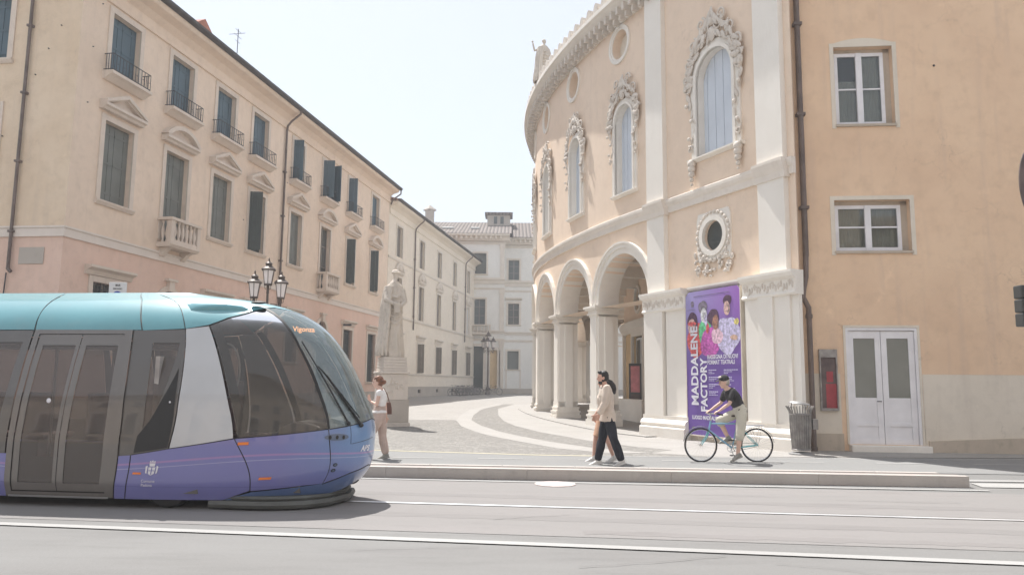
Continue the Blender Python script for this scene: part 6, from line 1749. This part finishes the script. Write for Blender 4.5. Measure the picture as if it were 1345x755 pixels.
# ------------------------------------------------------------------ street furniture
M['lamp_iron'] = plain('lamp_cast_iron', (.12, .095, .08), .55, .2, var=.3)
M['lamp_glass'] = plain('opal_lamp_glass', (.82, .75, .72), .35, var=.05)
def lantern(par, x, y, z, s=1.):
    """square tapered lantern; z = bottom of the glass"""
    mb = MB(); k = 4
    mb.lathe([(.12 * s, 0), (.19 * s, .46 * s)], (x, y, z), 6, smooth=False); gl = mb.build('lantern', M['lamp_glass'], par)
    mb = MB()
    for i in range(6):
        a = 2 * pi * i / 6; mb.tube([(x + .12 * s * cos(a), y + .12 * s * sin(a), z), (x + .195 * s * cos(a), y + .195 * s * sin(a), z + .46 * s)], .012 * s, 5)
    mb.lathe([(.14 * s, -.03 * s), (.14 * s, .02 * s)], (x, y, z), 6, smooth=False)
    mb.lathe([(.20 * s, .45 * s), (.25 * s, .46 * s), (.25 * s, .5 * s), (.16 * s, .58 * s), (.1 * s, .62 * s), (.12 * s, .66 * s), (.12 * s, .69 * s), (.05 * s, .75 * s), (.02 * s, .78 * s), (.035 * s, .82 * s), (.0, .88 * s)], (x, y, z), 6, smooth=False)
    mb.tube([(x, y, z - .22 * s), (x, y, z - .1 * s), (x, y, z - .02 * s)], [.02 * s, .05 * s, .03 * s], 6)
    for i in range(3):
        a = 2 * pi * i / 3; mb.tube([(x, y, z - .2 * s), (x + .1 * s * cos(a), y + .1 * s * sin(a), z - .14 * s), (x + .11 * s * cos(a), y + .11 * s * sin(a), z)], .01 * s, 4)
    mb.build('lantern_cage', M['lamp_iron'], gl)
def street_lamp(label, loc, h, s=1., rz=0, arms=3):
    o = thing('street_lamp', label, 'street lamp', loc, rz, None)
    mb = MB(); mb.lathe([(.2 * s, 0), (.2 * s, .25), (.15 * s, .3), (.16 * s, .7), (.09 * s, .8), (.07 * s, 1.0), (.05 * s, h - .9 * s), (.08 * s, h - .88 * s), (.08 * s, h - .82 * s), (.045 * s, h - .78 * s), (.035 * s, h - .2 * s), (.05 * s, h - .18 * s), (.03 * s, h - .05 * s)], (0, 0, 0), 12); mb.build('pole', M['lamp_iron'], o)
    lantern(o, 0, 0, h + .1 * s, s)
    for i in range(arms):
        a = 2 * pi * i / arms + .45; r = .42 * s; c, d = cos(a), sin(a)
        mb = MB(); z0 = h - .75 * s; pts = [(0, 0, z0), (.12 * s * c, .12 * s * d, z0 + .22 * s), (.28 * s * c, .28 * s * d, z0 + .2 * s), (r * c, r * d, z0 + .02 * s), (r * c * 1.02, r * d * 1.02, z0 + .12 * s), (r * c, r * d, z0 + .3 * s)]
        mb.tube(pts, .022 * s, 7); k = 12
        mb.tube([((.2 + .07 * cos(q)) * s * c, (.2 + .07 * cos(q)) * s * d, z0 + (.06 + .07 * sin(q)) * s) for q in [1.6 * pi * i2 / k for i2 in range(k)]], .012 * s, 5); mb.build('arm', M['lamp_iron'], o)
        lantern(o, r * c, r * d, z0 + .42 * s, s)
    return o
street_lamp('iron street lamp with several opal lanterns rising behind the tram roof', (-6.02, 18.6, gz(18.6)), 3.78, .76, arms=2, rz=-.30)
street_lamp('tall iron street lamp with clustered lanterns at the far end of the street', (-2.42, 79.5, gz(79.5)), 5.3, 1.35, arms=3)
# information sign standing behind the tram
M['sign'] = plain('sign_face', (.62, .62, .62), .5, var=.04); M['ink'] = plain('black_ink', (.05, .05, .05), .6); M['sblue'] = plain('sign_blue', (.05, .07, .35), .5)
sg = thing('road_sign', 'white rectangular road sign peeping over the tram roof', 'road sign', (-9.66, 18.5, gz(18.5)))
mb = MB(); mb.box(-.22, .22, -.015, .0, 3.02, 3.86); mb.build('panel', M['sign'], sg, bevel=.012)
mb = MB(); mb.tube([(0, .03, 0), (0, .03, 3.8)], .03, 8); mb.build('pole', M['gutter'], sg)
FT = lambda x, z, y=-.017: Matrix(((1, 0, 0, x), (0, 0, -1, y), (0, 1, 0, z), (0, 0, 0, 1)))
def ltext(name, s, x, z, size, m, par, ax='CENTER', **k):
    return text(name, s, size, Matrix.Translation(root_loc(par)) @ FT(x, z), m, par, ax=ax, **k)
ltext('lettering', 'BUS', 0, 3.76, .07, M['ink'], sg, bold=.002); ltext('lettering', 'SERVIZIO', 0, 3.68, .055, M['ink'], sg, bold=.001)
mb = MB(); mb.tube([(0, -.016, 3.52), (0, -.022, 3.52)], .12, 28, smooth=False); mb.build('roundel', M['sblue'], sg)
# litter bin
M['bin'] = plain('bin_steel', (.30, .285, .275), .5, .5, var=.3, vs=5); M['bin_top'] = plain('bin_lid', (.33, .33, .33), .45, .5, var=.2)
bn = thing('litter_bin', 'slatted grey metal litter bin with tilted lid beside the downpipe', 'litter bin', (6.43, 17.1, gz(17.1)))
mb = MB(); k = 26
for i in range(k):
    a = 2 * pi * i / k; c, d = cos(a), sin(a)
    mb.tube([(.185 * c, .185 * d, .10), (.215 * c, .215 * d, .5), (.225 * c, .225 * d, .86), (.235 * c, .235 * d, .95), (.30 * c, .30 * d, 1.06)], .011, 5)
mb.build('slats', M['bin'], bn)
mb = MB(); mb.tube([(.2 * cos(2 * pi * i / 24), .2 * sin(2 * pi * i / 24), .12) for i in range(24)], .012, 5, closed=True); mb.build('hoop', M['bin'], bn); mb = MB(); mb.tube([(.228 * cos(2 * pi * i / 24), .228 * sin(2 * pi * i / 24), .88) for i in range(24)], .014, 5, closed=True); mb.build('hoop', M['bin'], bn)
mb = MB(); mb.lathe([(.16, .1), (.19, .5), (.2, .87), (.185, .87), (.15, .15)], (0, 0, 0), 20); mb.build('liner', M['bin'], bn)
mb = MB(); mb.lathe([(.0, 1.13), (.2, 1.12), (.235, 1.10), (.2, 1.14), (.0, 1.165)], (0, 0, 0), 24); ld = mb.build('lid', M['bin_top'], bn)
for v_ in ld.data.vertices: v_.co.z += -.14 * v_.co.x
mb = MB()
for a in (.5, 2.6, 4.7): mb = MB(); mb.tube([(.17 * cos(a), .17 * sin(a), .88), (.17 * cos(a), .17 * sin(a), 1.12 - .14 * .17 * cos(a))], .012, 5); mb.build('lid_support', M['bin'], bn)
mb = MB(); mb.lathe([(.27, -.05), (.27, .03), (.22, .05), (.0, .06)], (0, 0, 0), 24); mb.build('foot', M['bin_top'], bn)
mb = MB(); mb.box(.24, .36, -.1, .05, .55, .78); mb.build('ashtray', M['bin'], bn, bevel=.01)
# poster case beside the door
pc = thing('poster_case', 'narrow metal poster case with a red poster, left of the white doors', 'poster case', tuple(V(FH(.42, -.04, 1.75))))
mb = WB(FH); a, b = .22, .63
for q in ((a, a + .03, 1.03, 2.47), (b - .03, b, 1.03, 2.47), (a + .03, b - .03, 1.03, 1.09), (a + .03, b - .03, 2.28, 2.47)): mb.box(q[0], q[1], -.09, -.02, q[2], q[3])
mb.build('case', M['bin'], pc)
M['p_red'] = plain('red_poster', (.36, .05, .06), .6, var=.15, vs=4); M['p_dark'] = plain('dark_poster', (.12, .085, .08), .5, var=.3, vs=4); M['p_pink'] = plain('pink_poster', (.55, .2, .22), .5, var=.3)
mb = WB(FH); mb.box(a + .03, b - .03, -.04, -.025, 1.09, 2.28); mb.build('poster', M['p_dark'], pc)
mb = WB(FH); mb.box(a + .14, b - .03, -.046, -.041, 1.09, 1.66); mb.box(a + .16, b - .1, -.046, -.041, 1.7, 1.95); mb.build('poster_print', M['p_red'], pc)
# banner on the theatre
d_ = V((sin(TA0), -cos(TA0), 0)); nrm = V((-cos(TA0), -sin(TA0), 0))
M['ban'] = None
m, nt, b_ = newmat('banner_print'); b_.inputs['Roughness'].default_value = .6
sp = N(nt, 'ShaderNodeSeparateXYZ'); tcn = N(nt, 'ShaderNodeTexCoord'); nt.links.new(tcn.outputs['Generated'], sp.inputs[0])
rz_ = N(nt, 'ShaderNodeMapRange'); rz_.inputs['From Min'].default_value = .45; rz_.inputs['From Max'].default_value = .95; nt.links.new(sp.outputs[2], rz_.inputs['Value'])
cc_ = mix(nt, sp.outputs[0], (.36, .33, .60), (.33, .14, .50)); nt.links.new(mix(nt, rz_.outputs[0], (.155, .085, .34), cc_), b_.inputs['Base Color'])
M['ban'] = m
bo = V(TF(3.97, -.21, .27)); BW, BH = 2.19, 3.88
bann = thing('banner', 'tall violet theatre banner with white lettering and portraits, behind the cyclist', 'banner', tuple(bo))
def BF(x, y, z): return tuple(bo + d_ * x + nrm * (-y) + V((0, 0, z)))
mb = WB(BF); c = .12
mb.prism([(0, 0), (BW, 0), (BW, BH - c), (BW - c, BH), (c, BH), (0, BH - c)], 0, .02); mb.build('panel', M['ban'], bann)
mb = WB(BF)
for q in ((-.03, .0, 0, BH - .02), (BW, BW + .03, 0, BH - .02), (0, BW, -.03, 0)): mb.box(q[0], q[1], -.012, .12, q[2], q[3])
mb.build('edge_strip', M['dado'], bann)
BT = lambda x, z, y=-.004, up=False: (Matrix(((d_.x, 0, nrm.x, 0), (d_.y, 0, nrm.y, 0), (0, 1, 0, 0), (0, 0, 0, 1))) if not up else Matrix(((0, -d_.x, nrm.x, 0), (0, -d_.y, nrm.y, 0), (1, 0, 0, 0), (0, 0, 0, 1))))
def btext(s, x, z, size, m=None, up=False, **k):
    p = V(BF(x, -.006, z)); return text('lettering', s, size, Matrix.Translation(p + nrm * .016) @ BT(0, 0, 0, up), m or M['b_white'], bann, ext=.001, **k)
M['b_white'] = plain('banner_white_ink', (.74, .73, .80), .6); M['b_light'] = plain('banner_pale_ink', (.56, .53, .72), .6)
cols = dict(b_face1=(.62, .42, .38), b_face2=(.62, .62, .64), b_face3=(.40, .20, .14), b_hair=(.10, .05, .09), b_red=(.66, .12, .12), b_green=(.14, .52, .26), b_mag=(.52, .12, .42), b_lav=(.56, .52, .72), b_tan=(.62, .42, .32), b_pink=(.74, .5, .6), b_yel=(.7, .6, .2), b_dark=(.2, .17, .22))
for k_, v_ in cols.items(): M[k_] = plain('banner_' + k_[2:], v_, .6, var=.38, vs=13, obj=False)
btext('MADDALENE', .50, .78, .405, up=True, bold=.012, sx=.90)
btext('FACTORY', .86, .62, .36, up=True, bold=.012, sx=.88)
btext('RASSEGNA DI NUOVI', .90, 2.02, .155, bold=.003, sx=.80); btext('FORMAT TEATRALI', .90, 1.88, .155, bold=.003, sx=.80)
btext('LUOGO MADDALENE', .22, .42, .14, bold=.004, sx=.84); btext('& 12', 1.55, .42, .12, bold=.003)
mb = WB(BF)
rg = random.Random(3)
for x0, z1, rows in ((.92, 1.74, 15), (1.52, 1.74, 13)):
    z = z1
    for i in range(rows):
        if i % 4 == 3: z -= .055; continue
        w0 = rg.uniform(.25, .48) if i % 4 == 0 else rg.uniform(.12, .36); h_ = .028 if i % 4 == 0 else .018
        x = x0
        while x < x0 + w0:
            l = rg.uniform(.03, .09); mb.box(x, x + l, -.005, .0, z - h_, z); x += l + .018
        z -= .05 if h_ > .02 else .042
mb.build('small_print', M['b_light'], bann)
mb = WB(BF); mb.box(.35, 1.8, -.005, 0, 3.74, 3.75); mb.box(.05, .42, -.005, 0, 3.38, 3.39); mb.build('small_print', M['b_dark'], bann)
mb = WB(BF)
for q in ([(.25, 3.46), (.34, 3.46), (.36, 3.56), (.23, 3.56)], [(.22, 3.57), (.37, 3.57), (.33, 3.62), (.26, 3.62)], [(.18, .2), (.30, .23), (.22, .12)]): mb.prism(q, -.005, 0)
mb.build('emblem', M['b_dark'], bann)
def blob(cx, cz, rx, rz_2, m, y, name='portrait_print', wob=.12, seed=0, k=28, a0=0, a1=2 * pi):
    rg = random.Random(seed); ph = [rg.uniform(0, 6) for _ in range(4)]
    pts = []
    for i in range(k):
        a = 2 * pi * i / k; q = 1 + wob * (.5 * sin(2 * a + ph[0]) + .4 * sin(3 * a + ph[1]) + .3 * sin(5 * a + ph[2]))
        pts.append((min(BW - .01, max(.01, cx + rx * q * cos(a))), cz + rz_2 * q * sin(a)))
    mb = WB(BF); mb.prism(pts, y, y + .0015); mb.build(name, M[m], bann)
B = blob
B(.42, 2.55, .34, .5, 'b_red', -.004, seed=1); B(.80, 2.75, .26, .38, 'b_green', -.0055, seed=2); B(1.0, 2.45, .36, .42, 'b_mag', -.007, seed=3); B(1.72, 2.62, .42, .52, 'b_lav', -.0085, seed=4, wob=.16); B(1.3, 2.62, .22, .22, 'b_pink', -.010, seed=9)
B(.30, 3.05, 0.224, 0.258, 'b_hair', -.010, seed=5); B(.26, 2.92, 0.163, 0.215, 'b_face1', -.0115, seed=6, wob=.05); B(.27, 3.0, 0.172, 0.060, 'b_red', -.013, seed=7)
B(.74, 3.42, 0.172, 0.189, 'b_dark', -.010, seed=8); B(.78, 3.2, 0.129, 0.206, 'b_face2', -.0115, seed=11, wob=.05); B(.86, 3.05, 0.060, 0.172, 'b_lav', -.013, seed=12)
B(1.16, 3.12, 0.215, 0.232, 'b_hair', -.0115, seed=13); B(1.25, 2.98, 0.125, 0.198, 'b_face3', -.013, seed=14, wob=.05); B(.92, 2.85, 0.060, 0.138, 'b_red', -.013, seed=22)
B(1.72, 3.52, 0.163, 0.146, 'b_hair', -.0115, seed=15); B(1.70, 3.32, 0.116, 0.189, 'b_face1', -.013, seed=16, wob=.04); B(1.95, 2.55, 0.138, 0.069, 'b_tan', -.0145, seed=17); B(2.05, 2.95, 0.086, 0.086, 'b_yel', -.010, seed=18)
for cx, cz, s_ in ((.26, 2.93, 1), (.78, 3.22, .8), (1.27, 3.0, .8), (1.7, 3.34, .8)):
    mb = WB(BF)
    for dx in (-.045, .045): mb.prism([(cx + dx * s_ - .022, cz + .035), (cx + dx * s_, cz + .028), (cx + dx * s_ + .022, cz + .037), (cx + dx * s_, cz + .048)], -.0165, -.0155)
    mb.prism([(cx - .03 * s_, cz - .09), (cx, cz - .10), (cx + .03 * s_, cz - .088), (cx, cz - .085)], -.0165, -.0155); mb.prism([(cx + .06 * s_, cz - .12), (cx + .09 * s_, cz), (cx + .08 * s_, cz + .1), (cx + .105 * s_, cz + .03), (cx + .10 * s_, cz - .09)], -.0165, -.0155); mb.build('portrait_print', M['b_dark'], bann)
# notice board under the portico
M['p_board'] = plain('board_steel', (.06, .062, .06), .4, .2)
nb = thing('notice_board', 'dark standing notice board with a pink poster under the arches', 'notice board', (4.77, 29.4, .28), radians(-9))
mb = MB(); mb.box(-.24, .24, -.05, .05, .0, 2.12); mb.build('panel', M['p_board'], nb, bevel=.01)
mb = MB(); mb.box(-.17, .17, -.056, -.051, 1.02, 2.02); mb.build('poster', M['p_pink'], nb)
mb = MB(); mb.box(-.17, .17, -.055, -.051, .12, .95); mb.build('screen', M['p_dark'], nb)
mb = MB(); mb.box(-.3, .3, -.2, .2, -.03, .02); mb.build('foot', M['p_board'], nb)
# traffic signals at the right edge
tl = thing('traffic_light', 'black traffic signal on its pole cut by the right edge of the frame', 'traffic light', (7.72, 10.8, 0))
mb = MB(); mb.tube([(0, .1, 0), (0, .1, 5.6)], .055, 12); mb.build('pole', M['gutter'], tl)
for i in range(3):
    z = 2.47 + .2 * i
    mb = MB(); mb.box(-.48, -.22, -.08, .1, z, z + .19); hd = mb.build('signal_head', M['p_board'], tl, bevel=.02)
    mb = MB(); pts = [(-.35 + .08 * cos(q), z + .1 + .08 * sin(q)) for q in [pi * j / 10 for j in range(11)]]
    for (p, q), (r, s_) in zip(pts, pts[1:]): mb.quad((p, -.08, q), (r, -.08, s_), (r, -.2, s_), (p, -.2, q))
    mb.build('visor', M['p_board'], hd, recalc=False)
    mb = MB(); mb.tube([(-.35, -.075, z + .095), (-.35, -.085, z + .095)], .07, 16); mb.build('lens', M['p_red'] if i == 0 else M['p_board'], hd)
mb = MB(); mb.tube([(0, .1, 2.55), (-.24, .05, 2.55)], .02, 6); mb.tube([(0, .1, 3.0), (-.24, .05, 3.0)], .02, 6); mb.build('bracket', M['gutter'], tl)
mb = MB(); mb.lathe([(1, -.01), (1, .01)], (0, 0, 0), 40, sx=.30, sy=.62, smooth=False); bb_ = mb.build('backboard', M['p_dark'], tl); bb_.rotation_euler = (pi / 2, 0, 0); bb_.location = (-.05, -.02, 4.55)
for i in range(3):
    mb = MB(); mb.tube([(-.05, -.03, 4.2 + .34 * i), (-.05, -.09, 4.2 + .34 * i)], .11, 18); mb.build('lens', M['p_board'], tl)
# statues
M['stat'] = stone('statue_stone', (.66, .59, .51), (.38, .34, .29), amt=.8, obj=True)
M['stat2'] = stone('pedestal_stone', (.70, .63, .56), (.48, .43, .38), amt=.5, obj=True)
def robed(par, z0, s, m, name='statue_figure', arm_up=False):
    mb = MB(); k = 44
    def fold(f, a, am): return 1 + am * (.5 * sin(7 * a + 2.2 * sin(f * 3)) + .3 * sin(11 * a + 1 + f * 2) + .2 * sin(17 * a))
    secs = [(0, .40, .34, .0), (.06, .41, .35, 0.0), (.5, .36, .31, .01), (1.0, .31, .27, .02), (1.35, .29, .25, .03), (1.7, .31, .24, .03), (2.0, .33, .23, .02), (2.2, .30, .2, .01), (2.32, .16, .14, .01), (2.4, .075, .075, .02)]
    vs = []; fs = []
    N_ = 40
    for i in range(N_ + 1):
        z = 2.4 * i / N_
        for (a, b) in zip(secs, secs[1:]):
            if a[0] <= z <= b[0] + 1e-6:
                t = (z - a[0]) / (b[0] - a[0]); rx, ry, cx = [a[q] + (b[q] - a[q]) * t for q in (1, 2, 3)]; break
        am = .13 * (1 - z / 2.6)
        for j in range(k):
            a_ = 2 * pi * j / k; q = fold(z, a_, am); vs.append((s * (cx + rx * q * cos(a_)), s * ry * q * sin(a_), z0 + s * z))
    for i in range(N_):
        for j in range(k): fs.append((i * k + j, i * k + (j + 1) % k, (i + 1) * k + (j + 1) % k, (i + 1) * k + j))
    fs += [tuple(range(k)), tuple(range(N_ * k, (N_ + 1) * k))]; mb.add(vs, fs, True)
    T = lambda x, y, z: (x * s, y * s, z0 + z * s)
    # cloak hanging behind the shoulder to the ground
    for i in range(9):
        f = i / 8; a_ = 2.2 + 2.3 * f
        mb.tube([T(.30 * cos(a_), .24 * sin(a_), 2.2), T(.42 * cos(a_), .34 * sin(a_), 1.6), T(.44 * cos(a_) - .03, .38 * sin(a_), .9), T(.50 * cos(a_) - .06, .42 * sin(a_), .25 + .1 * sin(i)), T(.50 * cos(a_) - .05, .42 * sin(a_), .05)], [.06 * s, .07 * s, .065 * s, .075 * s, .05 * s], 8)
    for i in range(5):      # diagonal swags over the chest
        z = 1.95 - .2 * i
        mb.tube([T(-.3, -.12, z + .2), T(-.1, -.28, z - .05), T(.15, -.27, z - .12), T(.33, -.05, z + .05)], .035 * s, 6)
    if arm_up:
        mb.tube([T(-.3, 0, 2.12), T(-.52, 0, 2.0), T(-.62, -.02, 2.45)], [.09 * s, .07 * s, .05 * s], 8); mb.ball(T(-.64, -.02, 2.55), .07 * s, n=8)
        mb.tube([T(.3, 0, 2.1), T(.4, -.05, 1.7), T(.2, -.25, 1.6)], [.09 * s, .07 * s, .05 * s], 8)
    else:
        mb.tube([T(-.26, -.08, 2.12), T(-.22, -.33, 1.75), T(.1, -.42, 1.62)], [.1 * s, .085 * s, .055 * s], 9); mb.ball(T(.15, -.42, 1.62), .06 * s, n=8)
        mb.tube([T(.31, -.02, 2.1), T(.42, -.1, 1.72), T(.30, -.34, 1.55)], [.1 * s, .085 * s, .055 * s], 9); mb.ball(T(.28, -.38, 1.54), .06 * s, n=8)
        mb.obox(T(.2, -.43, 1.5), .22 * s, .07 * s, .3 * s, rx=.2)
        for i in range(5): mb.tube([T(-.24 + .02 * i, -.1 - .05 * i, 2.0 - .1 * i), T(-.3 + .02 * i, -.32, 1.5 - .12 * i), T(-.22, -.36, 1.2 - .14 * i)], .03 * s, 6)
    at, R, hc = head_geo(mb, T(.05, -.03, 2.54), (.9, -.4, -.1), s=s * 1.15)
    mb.tube([T(.02, 0, 2.3), T(.04, -.02, 2.48)], .07 * s, 10)
    if not arm_up:
        mb.ball(T(.03, -.01, 2.66), .15 * s, .14 * s, .07 * s, 14, 8); mb.ball(T(.06, -.03, 2.62), .2 * s, .17 * s, .025 * s, 16, 6)
        for i in range(5): mb.ball(T(.02 + .05 * cos(i), -.1 + .05 * sin(i * 2), 2.36 - .03 * i), .045 * s, n=6)
    else: mb.ball(T(.03, 0, 2.6), .12 * s, .12 * s, .12 * s, 12, 8)
    return mb.build(name, m, par, voxel=.018 * s, fold=(.010 * s, 9, .7))
st = thing('statue', 'weathered stone statue of a robed figure in a cap on a tall pedestal', 'statue', (-4.02, 25.75, gz(25.75)))
so = robed(st, 2.26, 1.10, M['stat']); so.scale = (.86, .86, 1)
def octo(hw, hd, z0, z1, m, name, taper=0., rz=.45, bevel=.02):
    mb = MB(); c, s_ = cos(rz), sin(rz); vs = []
    for z, t in ((z0, 0), (z1, taper)):
        for a, b in ((-1, -1), (1, -1), (1, 1), (-1, 1)):
            x, y = a * (hw - t), b * (hd - t); vs.append((x * c - y * s_, x * s_ + y * c, z))
    mb.add(vs, [(0, 1, 2, 3), (4, 5, 6, 7), (0, 1, 5, 4), (1, 2, 6, 5), (2, 3, 7, 6), (3, 0, 4, 7)]); return mb.build(name, m, st, bevel=bevel)
octo(.52, .52, -.05, .12, M['stat2'], 'pedestal_step'); octo(.48, .48, .12, .86, M['plinth'], 'pedestal_step'); octo(.445, .445, .86, 1.72, M['stat2'], 'pedestal'); octo(.50, .50, 1.72, 1.80, M['stat2'], 'pedestal_cap')
for i in range(5): octo(.42 - .008 * i, .42 - .008 * i, 1.80 + .095 * i, 1.89 + .095 * i, M['stat2'], 'pedestal_course', bevel=.012)
mb = MB(); c, s_ = cos(.45), sin(.45)
rg = random.Random(8)
for i in range(16):
    x = rg.uniform(-.3, .3); z = rg.uniform(1.0, 1.6); mb.ball((x * c + .45 * s_, x * s_ - .45 * c, z), rg.uniform(.03, .08), .025, rg.uniform(.04, .1), 6, 5)
mb.build('carved_relief', M['stat2'], st)
rs = thing('statue', 'small stone statue with raised arm standing on the theatre cornice', 'statue', TF(14.9, -.22, 14.47))
o_ = robed(rs, 0, .74, M['stat'], arm_up=True)
# ------------------------------------------------------------------ summer haze
hm = bpy.data.materials.new('haze'); hm.use_nodes = True; hn = hm.node_tree; hn.nodes.clear()
ho = hn.nodes.new('ShaderNodeOutputMaterial'); hv = hn.nodes.new('ShaderNodeVolumePrincipled')
hv.inputs['Color'].default_value = (.93, .95, 1, 1); hv.inputs['Density'].default_value = .0019; hv.inputs['Anisotropy'].default_value = 0.
hn.links.new(hv.outputs[0], ho.inputs['Volume'])
mb = MB(); mb.box(-320, 320, -210, 310, -1.2, 27.5); hzo = mb.build('haze', hm); hzo['kind'] = 'stuff'
SUN_E, SKY_E, EXPO, DUST = 2.6, .15, 1.5, 1.
# ------------------------------------------------------------------ camera and light
cam = bpy.data.cameras.new('camera'); co = bpy.data.objects.new('camera', cam); COL.objects.link(co)
T_, R_ = radians(7.17), radians(.56)
f_ = V((0, cos(T_), sin(T_))); r0 = V((1, 0, 0)); u0 = r0.cross(f_)
rr = cos(R_) * r0 + sin(R_) * u0; uu = -sin(R_) * r0 + cos(R_) * u0
co.matrix_world = Matrix(((rr.x, uu.x, -f_.x, 0), (rr.y, uu.y, -f_.y, 0), (rr.z, uu.z, -f_.z, 1.6), (0, 0, 0, 1)))
cam.sensor_width = 36; cam.lens = 998 / 1345 * 36; cam.clip_end = 2000; cam.clip_start = .05
SC.camera = co
sd = V((-.55, .835, 0)).normalized(); EL = radians(61)
tosun = V((sd.x * cos(EL), sd.y * cos(EL), sin(EL)))
L = bpy.data.lights.new('sun', 'SUN'); L.energy = SUN_E; L.angle = radians(.6); L.color = (1, .965, .92)
lo_ = bpy.data.objects.new('sun', L); COL.objects.link(lo_); lo_.rotation_euler = (-tosun).to_track_quat('-Z', 'Y').to_euler(); lo_.location = (-10, 20, 40)
w = bpy.data.worlds.new('World'); SC.world = w; w.use_nodes = True; nt = w.node_tree
bg = nt.nodes['Background']; sk = nt.nodes.new('ShaderNodeTexSky'); sk.sky_type = 'NISHITA'; sk.sun_disc = False
sk.sun_elevation = EL; sk.sun_rotation = math.atan2(tosun.x, tosun.y); sk.air_density = 1.0; sk.dust_density = DUST; sk.ozone_density = 1.
hz = nt.nodes.new('ShaderNodeMix'); hz.data_type = 'RGBA'; hz.clamp_factor = True; hz.inputs[0].default_value = .8      # summer haze whitening the whole sky
nt.links.new(sk.outputs[0], hz.inputs[6]); hz.inputs[7].default_value = (1.96, 1.93, 1.86, 1); nt.links.new(hz.outputs[2], bg.inputs[0]); bg.inputs[1].default_value = SKY_E
SC.view_settings.view_transform = 'Standard'; SC.view_settings.look = 'None'; SC.view_settings.exposure = EXPO; SC.view_settings.gamma = 1
SC.render.resolution_x = 1024; SC.render.resolution_y = 574
